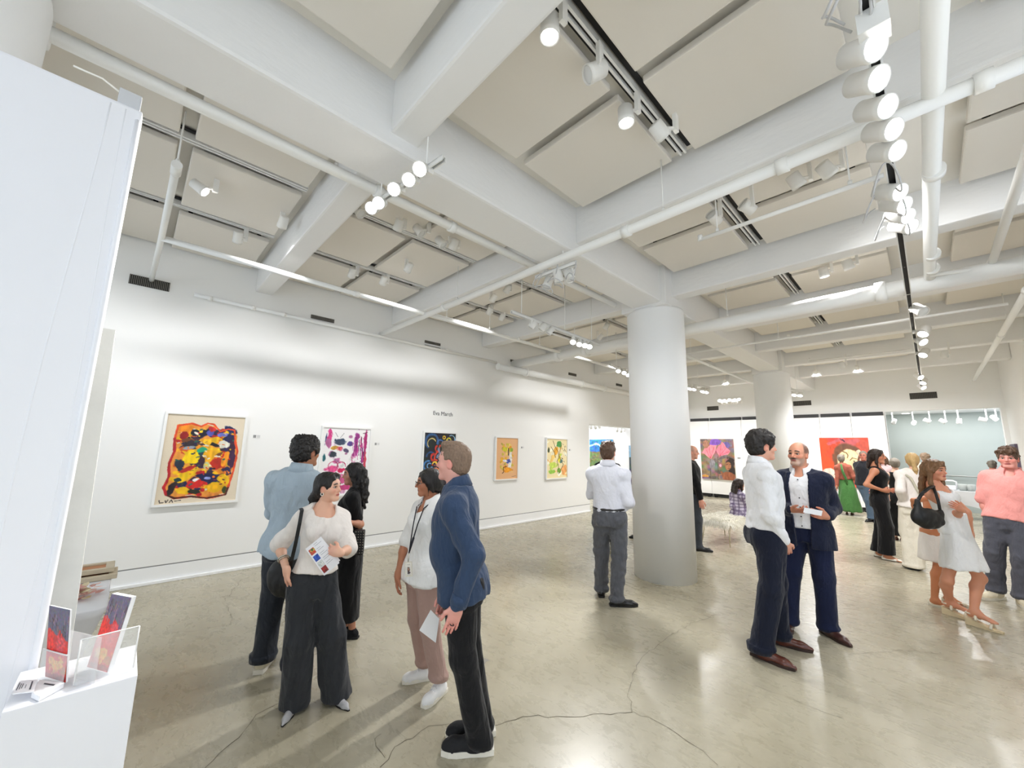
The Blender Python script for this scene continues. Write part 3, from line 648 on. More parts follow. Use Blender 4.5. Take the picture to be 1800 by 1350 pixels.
hang(c, ('x', 16.10), 2.40, 2.20, 'unframed red painting of a large tilted pale face on the far panels', framed=False, depth=.05)

# small placards beside the pictures and the name on the wall
PLAC = mat('placard_grey', rgb(150,150,150), 0.6)
for i, (x, lab) in enumerate(((1.30, 'the orange and navy painting'), (3.10, 'the magenta painting'), (6.68, 'the peach painting'), (8.48, 'the loops painting'))):
    z = (1.78, 1.71, 1.70, 1.66)[i]; e = empty('wall_placard', (x, YL, z))
    MB().box((x-.05, YL-.004, z-.03), (x+.05, YL, z+.03)).build('card', WALL, e)
    mb = MB(); mb.box((x-.045, YL-.006, z-.018), (x-.01, YL-.004, z+.022)); mb.build('printed_block', PLAC, e)
    mb = MB()
    for k_ in range(3): mb.box((x+.0, YL-.006, z-.014+.014*k_), (x+.04, YL-.004, z-.009+.014*k_))
    mb.build('text_line', mat('placard_text', rgb(176,176,176), 0.6), e)
    tag(e, 'tiny grey information placard just right of '+lab, 'placard')
q = on_x(1298, 805, 16.1); MB_ = MB().box((16.09, q[1]-.07, q[2]-.03), (16.1, q[1]+.03, q[2]+.03)); tag(MB_.build('wall_placard', PLAC), 'tiny grey information placard just right of the flower painting', 'placard')
fc = bpy.data.curves.new('lettering', 'FONT'); fc.body = 'Eva March'; fc.size = 0.112; fc.extrude = 0.002
fo_ = bpy.data.objects.new('wall_lettering', fc); COL.objects.link(fo_); fo_.location = (4.19, YL-.003, 2.295); fo_.rotation_euler = (PI/2, 0, 0)
_lm = (mat('lettering_grey', rgb(96,96,98), 0.7))
bpy.context.view_layer.update(); _me = bpy.data.meshes.new_from_object(fo_.evaluated_get(bpy.context.evaluated_depsgraph_get())); _me.materials.clear(); _me.materials.append(_lm); _o = bpy.data.objects.new('wall_lettering', _me); _o.matrix_world = fo_.matrix_world.copy(); bpy.data.objects.remove(fo_); COL.objects.link(_o); _o.name = 'wall_lettering'; fo_ = _o; tag(fo_, 'small grey lettering high on the long wall above the dark painting', 'lettering')

# ------------------------------------------------------------------ pedestal with leaflets in the foreground
PZ = 0.93
e = empty('pedestal', (-0.024, 2.03, 0)); MB().bbox((-0.166, 1.892, 0), (0.116, 2.166, PZ), 0.003).build('plinth', mat('plinth_white', rgb(236,237,242), 0.5, bump=.04, bscale=30), e); tag(e, 'white square pedestal with leaflets in the near corner', 'pedestal')
ACR = mat('clear_acrylic', (0.93, 0.95, 0.96, 1), 0.05, spec=0.5, alpha=0.22); ACE = mat('acrylic_edge', rgb(240,240,238), 0.2, alpha=0.85)
def tulip_cover(seed):
    c = Canvas(.098, .215, 420, (104,98,120), seed)
    c.poly([(-.1,.36),(.12,.30),(.3,.34),(.42,.42),(.55,.32),(.72,.36),(.9,.46),(1.1,.40),(1.1,1.1),(-.1,1.1)], (214,56,50), .03); c.blob(.2,.5,.16,.12,(226,52,40)); c.blob(.66,.52,.2,.14,(218,78,84)); c.blob(.5,.8,.36,.10,(226,166,70),rough=.5); c.blob(.85,.86,.2,.05,(190,120,60)); c.blob(.5,.96,.6,.035,(170,50,40))
    for k_ in range(26): u = c.r.uniform(0,1); v = c.r.uniform(.06,.32); c.stroke([(u, v), (u+c.r.uniform(-.05,.05), v+.1)], .014, c.r.choice([(64,50,58), (150,120,130), (96,70,60)]), rough=.5)
    c.speck(.15, 20); return c
def leaflet_stack(bl, br, lean, h, n, seed, label, white=0.0):
    bl = Vector(bl); br = Vector(br); A = (br-bl); N = Vector((A.y, -A.x, 0)).normalized()
    if N.y > 0: N = -N
    U = (Vector((0, 0, 1))-N*lean).normalized()*h
    e = empty('leaflet_stack', (bl+br)/2)
    mb = MB(); t = 0.0035*n; o = -N*0.0012
    c8 = [bl+o, br+o, br+o+U, bl+o+U, bl+o-N*t, br+o-N*t, br+o-N*t+U, bl+o-N*t+U]
    mb.add(c8, [(0,1,2,3),(7,6,5,4),(0,4,5,1),(1,5,6,2),(2,6,7,3),(3,7,4,0)]); mb.build('paper_block', mat('paper_white', rgb(240,240,242), 0.6), e)
    tulip_cover(seed).mesh('printed_cover', bl+U, A, -U, PRINT, e)
    tag(e, label, 'leaflets'); return N
fA = Vector(on_z(79, 1189, PZ+.008)); fB = Vector(on_z(115, 1200, PZ+.008))
N_ = leaflet_stack(fA, fB, -.10, .222, 1.2, 31, 'upright stack of red flower leaflets in the front pocket of the acrylic holder')
gA = fA-N_*.075+(fB-fA)*.55+Vector((0,0,.002)); gB = gA+(fB-fA)*.98
leaflet_stack(gA, gB, .16, .222, 4, 32, 'thicker stack of red flower leaflets leaning in the back pocket of the holder')
A_ = (fB-fA).normalized(); hh = empty('leaflet_holder', fA)
def hp(a, n, z): return fA+A_*a+N_*n+Vector((0, 0, z))
wid = (fB-fA).length+.02
def plate(p, name, m, t=0.003):
    mb = MB(); nn = (p[1]-p[0]).cross(p[2]-p[0]).normalized()*t/2
    k_ = len(p); mb.add([q+nn for q in p]+[q-nn for q in p], [tuple(range(k_)), tuple(range(2*k_-1, k_-1, -1))]+[(i, k_+i, k_+(i+1) % k_, (i+1) % k_) for i in range(k_)]); return mb.build(name, m, hh)
plate([hp(-.01,.012,-.004), hp(wid-.01,.012,-.004), hp(wid-.01,.012,.085), hp(-.01,.012,.085)], 'front_plate', ACR)
plate([hp(-.01,-.03,-.004), hp(wid+.06,-.03,-.004), hp(wid+.06,-.03,.13), hp(-.01,-.03,.13)], 'middle_plate', ACR)
plate([hp(wid+.02,.0,-.004), hp(wid+.075,-.125,-.004), hp(wid+.075,-.125,.13), hp(wid+.02,.0,.13)], 'side_plate', ACR)
plate([hp(-.02,.02,-.0065), hp(wid+.03,.02,-.0065), hp(wid+.085,-.13,-.0065), hp(-.02,-.13,-.0065)], 'base_plate', ACR)
mb = MB()
for (p, q) in ((hp(-.01,.012,.085), hp(wid-.01,.012,.085)), (hp(wid+.02,0,.13), hp(wid+.075,-.125,.13)), (hp(wid+.02,0,0), hp(wid+.02,0,.13)), (hp(wid+.075,-.125,0), hp(wid+.075,-.125,.13))): mb.tube([p, q], .0022, n=6)
mb.build('polished_edge', ACE, hh); tag(hh, 'clear acrylic leaflet holder on the white pedestal', 'leaflet holder')
def card_quad(px, z, name, label, lines, th=.012):
    P4 = [Vector(on_z(x, y, z)) for (x, y) in px]; e = empty(name, sum(P4, Vector())/4)
    mb = MB(); mb.add(P4+[p-Vector((0, 0, th)) for p in P4], [(0,1,2,3),(7,6,5,4),(0,4,5,1),(1,5,6,2),(2,6,7,3),(3,7,4,0)]); mb.build('card_block', mat('paper_white', rgb(240,240,242), .6), e)
    mb = MB()
    for (u0, u1, v0, v1) in lines:
        def L(u, v): return (P4[0].lerp(P4[1], u)).lerp(P4[3].lerp(P4[2], u), v)+Vector((0, 0, .0008))
        mb.add([L(u0, v0), L(u1, v0), L(u1, v1), L(u0, v1)], [(0,1,2,3)])
    mb.build('printed_line', mat('print_dark', rgb(70,70,78), .6), e); tag(e, label, 'card')
card_quad(((34,1196), (66,1194), (60,1215), (22,1219)), PZ+.022, 'business_card', 'white printed card resting on the near edge of the pedestal', [(.08,.13,.2,.8), (.2,.24,.3,.75), (.3,.34,.3,.7), (.48,.51,.4,.7), (.72,.8,.15,.85)], .003)
card_quad(((70,1195), (113,1200), (70,1224), (56,1217)), PZ+.016, 'card_stack', 'low stack of pale cards before the leaflet holder', [(.3,.8,.2,.3)], .014)

# stretch-covered table with frames, beyond the partition
e = empty('covered_table', (-.25, 3.83, 0)); tc = MB(); zs = [0, .08, .3, .55, .70, .745, .75]
prof = [(.0,.02), (.03,.05), (.10,.14), (.055,.08), (.012,.02), (.0,.0), (.01,.01)]
rings = []
for z, (ix, iy) in zip(zs, prof):
    x0, x1, y0, y1 = -.60+ix, .028-ix, 3.34+iy, 4.33-iy; r = .05; ring = []
    for (cx, cy, t0) in ((x1-r, y1-r, 0), (x0+r, y1-r, PI/2), (x0+r, y0+r, PI), (x1-r, y0+r, 1.5*PI)):
        for k_ in range(5): t = t0+k_*PI/8; ring.append((cx+r*math.cos(t), cy+r*math.sin(t), z))
    rings.append(ring)
n_ = len(rings[0]); vs = [p for r_ in rings for p in r_]; fs = [(i*n_+k_, i*n_+(k_+1) % n_, (i+1)*n_+(k_+1) % n_, (i+1)*n_+k_) for i in range(len(rings)-1) for k_ in range(n_)]
fs.append(tuple((len(rings)-1)*n_+k_ for k_ in range(n_))); tc.add(vs, fs, True); tc.build('stretch_cover', mat('cloth_white', rgb(236,237,242), .8, bump=.08, bscale=30), e); tag(e, 'white stretch-covered table half hidden behind the leaning board', 'table')
WOOD = mat('pale_wood', rgb(206,192,166), .6, var=.15, vscale=12, stretch=(1,6,6)); WOODB = mat('orange_wood', rgb(190,128,82), .6, var=.2, vscale=14)
for i, (y0, y1, z0, m_, lab) in enumerate(((3.98, 4.20, .752, WOOD, 'lower wooden picture frame lying on the covered table'), (4.03, 4.25, .787, WOOD, 'upper wooden picture frame on the covered table, orange strip showing'))):
    e = empty('wooden_picture', (-.2, y0, z0)); mb = MB()
    x0, x1 = -.45, .055-.02*i
    for (p, q_) in (((x0, y0, z0), (x1, y0+.04, z0+.03)), ((x0, y1-.04, z0), (x1, y1, z0+.03)), ((x1-.045, y0+.04, z0), (x1, y1-.04, z0+.03)), ((x0, y0+.04, z0), (x0+.045, y1-.04, z0+.03))): mb.bbox(p, q_, .004)
    mb.build('moulding', m_, e); MB().box((x0+.045, y0+.04, z0+.004), (x1-.045, y1-.04, z0+.018)).build('inset_panel', WOODB, e); tag(e, lab, 'picture frame')
e = empty('paper_flowers', (-.12, 3.66, .752)); rnd = random.Random(8)
for (cl, r_, nm) in ((rgb(230,190,176), .10, 'peach_petal'), (rgb(206,150,140), .085, 'rose_petal'), (rgb(222,206,170), .09, 'cream_petal')):
    mb = MB()
    for k_ in range(30):
        t = rnd.uniform(0, 2*PI); rr = rnd.uniform(.0, r_); c0 = Vector((-.12+rr*math.cos(t), 3.66+1.5*rr*math.sin(t), .753+rnd.uniform(.0, .05)))
        d1 = Vector((math.cos(t+rnd.uniform(-.5,.5)), math.sin(t), rnd.uniform(-.1,.4)))*rnd.uniform(.02,.045); d2 = Vector((-math.sin(t), math.cos(t), rnd.uniform(-.3,.3)))*rnd.uniform(.01,.02)
        c0.z = max(c0.z, .756+abs(d1.z)+abs(d2.z)); mb.add([c0-d2, c0+d1*.5-d2*1.2, c0+d1, c0+d1*.5+d2*1.2, c0+d2], [(0,1,2,3,4)], True)
    tag(mb.build(nm, mat(nm, cl, .7), e), kind='stuff')
tag(e, 'crumpled heap of peach paper flowers on the covered table', 'paper flowers')

# shaggy bench with thin metal legs
e = empty('shaggy_bench', (8.2, 2.95, 0)); bx, by = Vector((8.62, 2.86, 0)), None
Bc = [Vector(on_floor(1248, 955)), Vector(on_floor(1286, 959)), Vector(on_floor(1334, 948)), Vector(on_floor(1293, 944))]
cen = sum(Bc, Vector())/4; ax_ = (Bc[2]-Bc[1]); ax_.z = 0; ax_ = Vector((1, -.08, 0)).normalized(); ay_ = Vector((.08, 1, 0)).normalized()
cen = Vector((8.50, 2.84, 0)); LX, LY = .52, .28
mb = MB(); M = Matrix((ax_, ay_, (0,0,1))).transposed().to_4x4(); M.translation = cen; mb.bbox((-LX, -LY, .36), (LX, LY, .45), .03, M); mb.build('cushion', mat('cream_fur_base', rgb(244,240,226), .95), e)
FUR = mat('cream_fur', rgb(250,247,236), .8, sheen=.4); mb = MB(); rnd = random.Random(5)
for k_ in range(5200):
    s_ = rnd.random()
    if s_ < .5: a, b_, z, out = rnd.uniform(-LX, LX), rnd.uniform(-LY, LY), .452, Vector((rnd.uniform(-.5,.5), rnd.uniform(-.5,.5), .35))
    else:
        side = rnd.choice((0,1,2,3)); z = rnd.uniform(.37, .45)
        if side < 2: a, b_, out = (LX if side else -LX), rnd.uniform(-LY, LY), Vector(((.55 if side else -.55), rnd.uniform(-.3,.3), -.55))
        else: a, b_, out = rnd.uniform(-LX, LX), (LY if side == 2 else -LY), Vector((rnd.uniform(-.3,.3), (.55 if side == 2 else -.55), -.55))
    p0 = M @ Vector((a, b_, z)); o_ = (M.to_3x3() @ out).normalized(); ln = rnd.uniform(.05, .10); sd = o_.cross(Vector((rnd.uniform(-1,1), rnd.uniform(-1,1), rnd.uniform(-1,1)))).normalized()*.005
    p1 = p0+o_*ln*.6; p2 = p0+o_*ln-Vector((0,0,.02)); mb.add([p0-sd, p0+sd, p1+sd*.8, p2, p1-sd*.8], [(0,1,2,4),(4,2,3)])
fu = mb.build('fur', FUR, e); fu['kind'] = 'stuff'
LEGM = mat('pale_metal', rgb(206,196,170), .3, metal=.9)
for sx in (-1, 1):
    for sy in (-1, 1):
        mb = MB(); t = M @ Vector((sx*(LX-.07), sy*(LY-.06), .37)); t2 = M @ Vector((sx*(LX-.14), sy*(LY-.06), .37)); f_ = M @ Vector((sx*(LX-.03), sy*(LY-.03), .006)); mb.tube([t, f_], .006, n=8); mb.tube([t2, f_], .006, n=8); mb.build('leg', LEGM, e)
tag(e, 'shaggy cream fur bench with thin metal legs', 'bench')

# drinks table in the grey room
e = empty('drinks_table', (17.0, -.62, 0)); tb = MB(); X0, X1, Y0, Y1 = 16.66, 17.4, -1.24, .55
tb.bbox((X0, Y0, .72), (X1, Y1, .75), .01); n_ = 24
top = [(X0-.004, Y0+(Y1-Y0)*k_/n_, .745) for k_ in range(n_+1)]; bot = [(X0-.02, Y0+(Y1-Y0)*k_/n_, .10+.30*math.sin(PI*k_/n_)**.8) for k_ in range(n_+1)]
tb.add(top+bot, [(k_, k_+1, n_+2+k_, n_+1+k_) for k_ in range(n_)], True)
for yy in (Y0, Y1): tb.add([(X0, yy, .745), (X1, yy, .745), (X1, yy, .1), (X0, yy, .1)], [(0,1,2,3)])
tb.build('stretch_cover', mat('cloth_grey', rgb(206,208,210), .85, bump=.06, bscale=30), e)
for (x, y) in ((X0+.06, Y0+.06), (X1-.06, Y0+.06), (X0+.06, Y1-.06), (X1-.06, Y1-.06)): MB().tube([(x, y, 0), (x, y, .72)], .015, n=8).build('leg', BLACKM, e)
tag(e, 'long grey-covered drinks table in front of the grey wall', 'table')
q = Vector(on_x(1663, 858, 17.0)); e = empty('serving_bin', (17.0, q.y, .75)); mb = MB(); mb.bbox((16.9, q.y-.20, .751), (17.2, q.y+.22, .87), .02); mb.build('tub', mat('bin_white', rgb(236,238,242), .4), e)
mb = MB(); mb.tube([(16.95, q.y-.21, .80), (16.95, q.y-.21, .98), (16.95, q.y-.15, 1.01), (16.95, q.y+.15, 1.01), (16.95, q.y+.21, .98), (16.95, q.y+.21, .80)], .022, n=10); mb.build('handle', mat('bin_white', rgb(236,238,242), .4), e); tag(e, 'white serving tub with a raised handle on the drinks table', 'tub')
ICE = mat('glass_bucket', rgb(206,212,208), .1, alpha=.7)
for px_, lab in ((1693, 'glass ice bucket beside the white serving tub'), (1707, 'glass ice bucket beside the young man in pink')):
    q = Vector(on_x(px_, 858, 16.95)); e = empty('ice_bucket', (16.95, q.y, .75)); MB().lathe([(.07, .751), (.10, .93), (.095, .93), (.066, .76)], (16.95, q.y, 0), n=20).build('glass_wall', ICE, e); MB().lathe([(.064, .765), (.088, .9)], (16.95, q.y, 0), n=16).build('ice', mat('ice_white', rgb(230,236,236), .3), e); tag(e, lab, 'ice bucket')
e = empty('metal_rail', (18.78, -.6, 1.0)); q = Vector(on_x(1690, 837, 18.7)); MB().tube([(18.72, 1.2, q.z), (18.72, -3.2, q.z)], .018, n=10).build('bar', mat('steel', rgb(170,172,170), .3, metal=.8), e)
for y in (1.0, -.4, -1.8, -3.0): MB().tube([(18.72, y, q.z), (18.80, y, q.z)], .012, n=8).build('wall_bracket', mat('steel', rgb(170,172,170), .3, metal=.8), e)
tag(e, 'slim steel rail along the grey wall behind the drinks table', 'rail')
e = empty('picture', (12.0, YR, 1.7)); q = Vector(on_y(1782, 800, YR+.04)); MB().bbox((q.x-.5, YR+.002, .95), (q.x+.35, YR+.05, 2.02), .004).build('canvas', mat('dusk_canvas', rgb(86,74,92), .6, var=.4, vscale=5), e); tag(e, 'dark purplish painting on the right wall behind the young man in pink', 'painting')
# ------------------------------------------------------------------ bodies from blended distance fields
def surface_nets(F, org, h):
    """smooth closed surface of F < 0 on a regular grid"""
    S = F < 0
    nx, ny, nz = F.shape
    cnt = np.zeros((nx-1, ny-1, nz-1), np.int8)
    for a in (0, 1):
        for b in (0, 1):
            for c in (0, 1): cnt += S[a:nx-1+a, b:ny-1+b, c:nz-1+c]
    act = (cnt > 0) & (cnt < 8)
    I = np.argwhere(act)
    if len(I) == 0: return np.zeros((0, 3)), np.zeros((0, 4), int)
    vid = np.full(act.shape, -1, np.int64); vid[act] = np.arange(len(I))
    acc = np.zeros((len(I), 3)); n = np.zeros(len(I))
    cor = [(a, b, c) for a in (0, 1) for b in (0, 1) for c in (0, 1)]
    val = {c: F[I[:, 0]+c[0], I[:, 1]+c[1], I[:, 2]+c[2]] for c in cor}
    for c in cor:
        for ax in range(3):
            if c[ax]: continue
            d = list(c); d[ax] = 1; d = tuple(d)
            A, B = val[c], val[d]; m = (A < 0) != (B < 0)
            t = np.where(m, A/np.where(m, A-B, 1), 0)
            p = np.tile(np.array(c, float), (len(I), 1)); p[:, ax] += t
            acc += np.where(m[:, None], p, 0); n += m
    V = (I+acc/n[:, None])*h+org
    Q = []
    for ax in range(3):
        o1, o2 = [(1, 2), (2, 0), (0, 1)][ax]
        sl = [slice(1, -1)]*3; sl[ax] = slice(0, -1); s0 = tuple(sl)
        sl2 = list(sl); sl2[ax] = slice(1, None); s1 = tuple(sl2)
        A, B = S[s0], S[s1]; E = np.argwhere(A != B)
        if len(E) == 0: continue
        base = E.copy(); base[:, o1] += 1; base[:, o2] += 1
        inside = A[E[:, 0], E[:, 1], E[:, 2]]
        def g(d1, d2):
            q = base.copy(); q[:, o1] -= d1; q[:, o2] -= d2
            return vid[q[:, 0], q[:, 1], q[:, 2]]
        q = np.stack([g(1, 1), g(0, 1), g(0, 0), g(1, 0)], 1)
        q[~inside] = q[~inside][:, ::-1]
        Q.append(q)
    Q = np.concatenate(Q); Q = Q[(Q >= 0).all(1)]
    return V, Q

def relax(V, Q, it=1, lam=0.5):
    for _ in range(it):
        s = np.zeros_like(V); c = np.zeros(len(V))
        for i in range(4):
            a, b = Q[:, i], Q[:, (i+1) % 4]
            np.add.at(s, a, V[b]); np.add.at(c, a, 1); np.add.at(s, b, V[a]); np.add.at(c, b, 1)
        V = V*(1-lam)+lam*s/np.maximum(c, 1)[:, None]
    return V

def V3(*p): return np.array(p[0] if len(p) == 1 else p, float)
def unit(v): v = np.asarray(v, float); return v/(np.linalg.norm(v)+1e-12)

# a primitive: (function(X,Y,Z) -> distance, lo, hi, blend, op)
def cap(a, b, ra, rb=None, k=0.02, op='+'):
    a, b = V3(a), V3(b); rb = ra if rb is None else rb
    d = b-a; L2 = float(d @ d)+1e-12; m = max(ra, rb)
    def f(X, Y, Z):
        t = np.clip(((X-a[0])*d[0]+(Y-a[1])*d[1]+(Z-a[2])*d[2])/L2, 0, 1)
        return np.sqrt((X-a[0]-t*d[0])**2+(Y-a[1]-t*d[1])**2+(Z-a[2]-t*d[2])**2)-(ra+(rb-ra)*t)
    return (f, np.minimum(a, b)-m, np.maximum(a, b)+m, k, op)
def ell(c, r, R=None, k=0.02, op='+'):
    """ellipsoid; R rows = its three axes"""
    c = V3(c); r = V3(r); R = np.eye(3) if R is None else np.asarray(R, float); ext = np.sqrt(((R*r[:, None])**2).sum(0))
    def f(X, Y, Z):
        x, y, z = X-c[0], Y-c[1], Z-c[2]
        q = [(R[i, 0]*x+R[i, 1]*y+R[i, 2]*z) for i in range(3)]
        k0 = np.sqrt(sum((q[i]/r[i])**2 for i in range(3))); k1 = np.sqrt(sum((q[i]/r[i]**2)**2 for i in range(3)))+1e-9
        return np.where(k0 < 1e-4, -r.min(), k0*(k0-1)/k1)
    return (f, c-ext, c+ext, k, op)
def loft(st, R, k=0.03, op='+', sq=2.0, capd=0.02):
    """st: rows (centre xyz, half width, half depth); sections across the row of centres; R: rows right, forward, up"""
    st = np.array(st, float); R = np.asarray(R, float); C = st[:, :3]; o = C[0]
    up = unit(C[-1]-C[0]) if len(C) > 1 else R[2]
    hgt = (C-o) @ up; rt = unit(R[0]-up*(R[0] @ up)); fw = np.cross(up, rt)
    cx = (C-o) @ rt; cy_ = (C-o) @ fw
    hh = np.linspace(hgt[0], hgt[-1], 60)
    def sm(v):
        w = np.interp(hh, hgt, v); kk = np.ones(7)/7; p = np.pad(w, 3, mode='edge'); return np.convolve(p, kk, 'valid')
    scx, scy, sw, sd = sm(cx), sm(cy_), sm(st[:, 3]), sm(st[:, 4])
    m = max(st[:, 3].max(), st[:, 4].max())
    def f(X, Y, Z):
        x, y, z = X-o[0], Y-o[1], Z-o[2]
        H = x*up[0]+y*up[1]+z*up[2]; t = np.clip(H, hgt[0], hgt[-1])
        u = x*rt[0]+y*rt[1]+z*rt[2]-np.interp(t, hh, scx); v = x*fw[0]+y*fw[1]+z*fw[2]-np.interp(t, hh, scy)
        w = np.interp(t, hh, sw); d = np.interp(t, hh, sd)
        a = (np.abs(u/w)**sq+np.abs(v/d)**sq)**(1/sq); rad = np.sqrt(u*u+v*v)+1e-9
        side = rad*(1-1/np.maximum(a, 1e-3))
        side = np.where(a < 0.25, -0.75*np.minimum(w, d), side)
        e = np.maximum(hgt[0]-H, H-hgt[-1])
        return np.where(e > 0, np.sqrt(np.maximum(side, 0)**2+e*e), np.maximum(side, e-0.0)) if capd else np.maximum(side, e)
    return (f, C.min(0)-m, C.max(0)+m, k, op)
def ball(c, r, k=0.02, op='+'): return cap(c, c, r, r, k, op)

def mesh_sdf(prims, h, cuts=(), wrinkle=None, smooth=1, pad=0.02, sub=()):
    """union of prims, then sub prims removed, cut by planes (point, normal pointing to the removed side)"""
    real = [p for p in prims if p[4] != 'x']; lo = np.min([p[1] for p in real], 0)-pad-2*h; hi = np.max([p[2] for p in real], 0)+pad+2*h
    n = np.ceil((hi-lo)/h).astype(int)+1
    xs = [(lo[i]+h*np.arange(n[i])).astype(np.float32) for i in range(3)]
    F = np.full(n, 0.5, np.float32)
    for (f, a, b, k, op) in list(prims)+list(sub):
        if op == 'x':
            nn = unit(b); F = np.maximum(F, ((xs[0][:, None, None]-a[0])*nn[0]+(xs[1][None, :, None]-a[1])*nn[1]+(xs[2][None, None, :]-a[2])*nn[2]).astype(np.float32)); continue
        mg = k+3*h
        i0 = np.maximum(np.floor((a-mg-lo)/h).astype(int), 0); i1 = np.minimum(np.ceil((b+mg-lo)/h).astype(int)+1, n)
        if (i1 <= i0).any(): continue
        s = tuple(slice(i0[i], i1[i]) for i in range(3))
        d = f(xs[0][s[0]][:, None, None], xs[1][s[1]][None, :, None], xs[2][s[2]][None, None, :])
        G = F[s]
        if op == '+':
            hh = np.maximum(k-np.abs(G-d), 0)/max(k, 1e-6); F[s] = np.minimum(G, d)-hh*hh*k*0.25
        else:
            d = -d; hh = np.maximum(k-np.abs(G-d), 0)/max(k, 1e-6); F[s] = np.maximum(G, d)+hh*hh*k*0.25
    if wrinkle is not None:
        m = np.abs(F) < 0.035; I = np.argwhere(m)
        P = lo+I*h; F[m] += wrinkle(P)
    for (p, nn) in cuts:
        nn = unit(nn); d = (xs[0][:, None, None]-p[0])*nn[0]+(xs[1][None, :, None]-p[1])*nn[1]+(xs[2][None, None, :]-p[2])*nn[2]
        F = np.maximum(F, d)
    V, Q = surface_nets(F, lo, h)
    if smooth and len(V): V = relax(V, Q, smooth)
    return V, Q

def folds(R, amp, f=(14, 14, 5), seed=0.0, ridge=True):
    """cloth relief: noise in the body's own frame, stretched along the drop of the cloth"""
    R = np.asarray(R, float)
    def w(P):
        q = P @ R.T
        n = vnoise(q[:, 0]*f[0]+seed, q[:, 1]*f[1]+seed*1.7, q[:, 2]*f[2]+seed*.6)
        n2 = vnoise(q[:, 0]*f[0]*2.1+seed, q[:, 1]*f[1]*2.1, q[:, 2]*f[2]*2.3+seed)
        v = (1-4*np.abs(n))*0.7+n2*0.9 if ridge else 2*n
        return (v*amp*1.2).astype(np.float32)
    return w

# ------------------------------------------------------------------ person
SKIN = attr_mat('skin', 0.5, bump=0.03, bscale=400, sss=0.12, spec=0.4)
HAIRM = {}
def hair_mat(name, c, rough=0.45):
    if name not in HAIRM:
        HAIRM[name] = mat('hair_'+name, c, rough, bump=0.6, bscale=60, var=0.45, vscale=40, stretch=(3, 3, 0.6), spec=0.45, detail=6)
    return HAIRM[name]
def cloth(name, c, rough=0.9, weave=400, var=0.06, sheen=0.15, bump=0.12, fold=0.38, **k):
    nm = 'cloth_'+name
    if nm in MATS: return MATS[nm]
    m = mat(nm, c, rough, bump=bump, bscale=weave, var=var, vscale=12, sheen=sheen, spec=0.25, **k)
    nt = m.node_tree; b = nt.nodes['Principled BSDF']; tc = nt.nodes.new('ShaderNodeTexCoord'); prev = b.inputs['Normal'].links[0].from_socket
    for (sc, st, dist, hgt) in ((9, (1, 1, .38), 1.6, .05), (24, (1, 1, .7), .8, .014)):
        mp = nt.nodes.new('ShaderNodeMapping'); mp.inputs['Scale'].default_value = st; nt.links.new(tc.outputs['Object'], mp.inputs['Vector'])
        n = nt.nodes.new('ShaderNodeTexNoise'); n.inputs['Scale'].default_value = sc; n.inputs['Detail'].default_value = 2; n.inputs['Distortion'].default_value = dist; nt.links.new(mp.outputs['Vector'], n.inputs['Vector'])
        bp = nt.nodes.new('ShaderNodeBump'); bp.inputs['Strength'].default_value = fold; bp.inputs['Distance'].default_value = hgt
        nt.links.new(n.outputs['Fac'], bp.inputs['Height']); nt.links.new(prev, bp.inputs['Normal']); prev = bp.outputs['Normal']
    nt.links.new(prev, b.inputs['Normal']); return m

def reach(S_, t, d0, L):
    """point on the reading's line of sight that lies one bone length from S_"""
    v = ray(t[0], t[1]); v = v/float(v @ FH); t0 = d0-(t[2] if len(t) > 2 else 0.0); w = CAMP-S_
    a = float(v @ v); b = float(v @ w); c = float(w @ w)-L*L; D = b*b-a*c
    if D <= 0:
        p = CAMP+v*(-b/a); return S_+unit(p-S_)*L
    r = [(-b+q*math.sqrt(D))/a for q in (-1, 1)]
    return CAMP+v*min(r, key=lambda x: abs(x-t0))
class Fig:
    """joint positions in world space, built from a few readings of the photograph"""
    pass
def rotz(v, deg):
    a = math.radians(deg); c, s = math.cos(a), math.sin(a); return np.array([v[0]*c-v[1]*s, v[0]*s+v[1]*c, v[2]])
def frame(yaw, pitch=0.0, roll=0.0):
    """rows right, forward, up for a heading in degrees"""
    f = rotz(V3(1, 0, 0), yaw); r = np.cross(f, V3(0, 0, 1)); u = V3(0, 0, 1)
    p = math.radians(pitch); f2 = f*math.cos(p)+u*math.sin(p); u2 = np.cross(r, f2)
    q = math.radians(roll); r3 = r*math.cos(q)+u2*math.sin(q); u3 = -r*math.sin(q)+u2*math.cos(q)
    return np.array([r3, f2, u3])

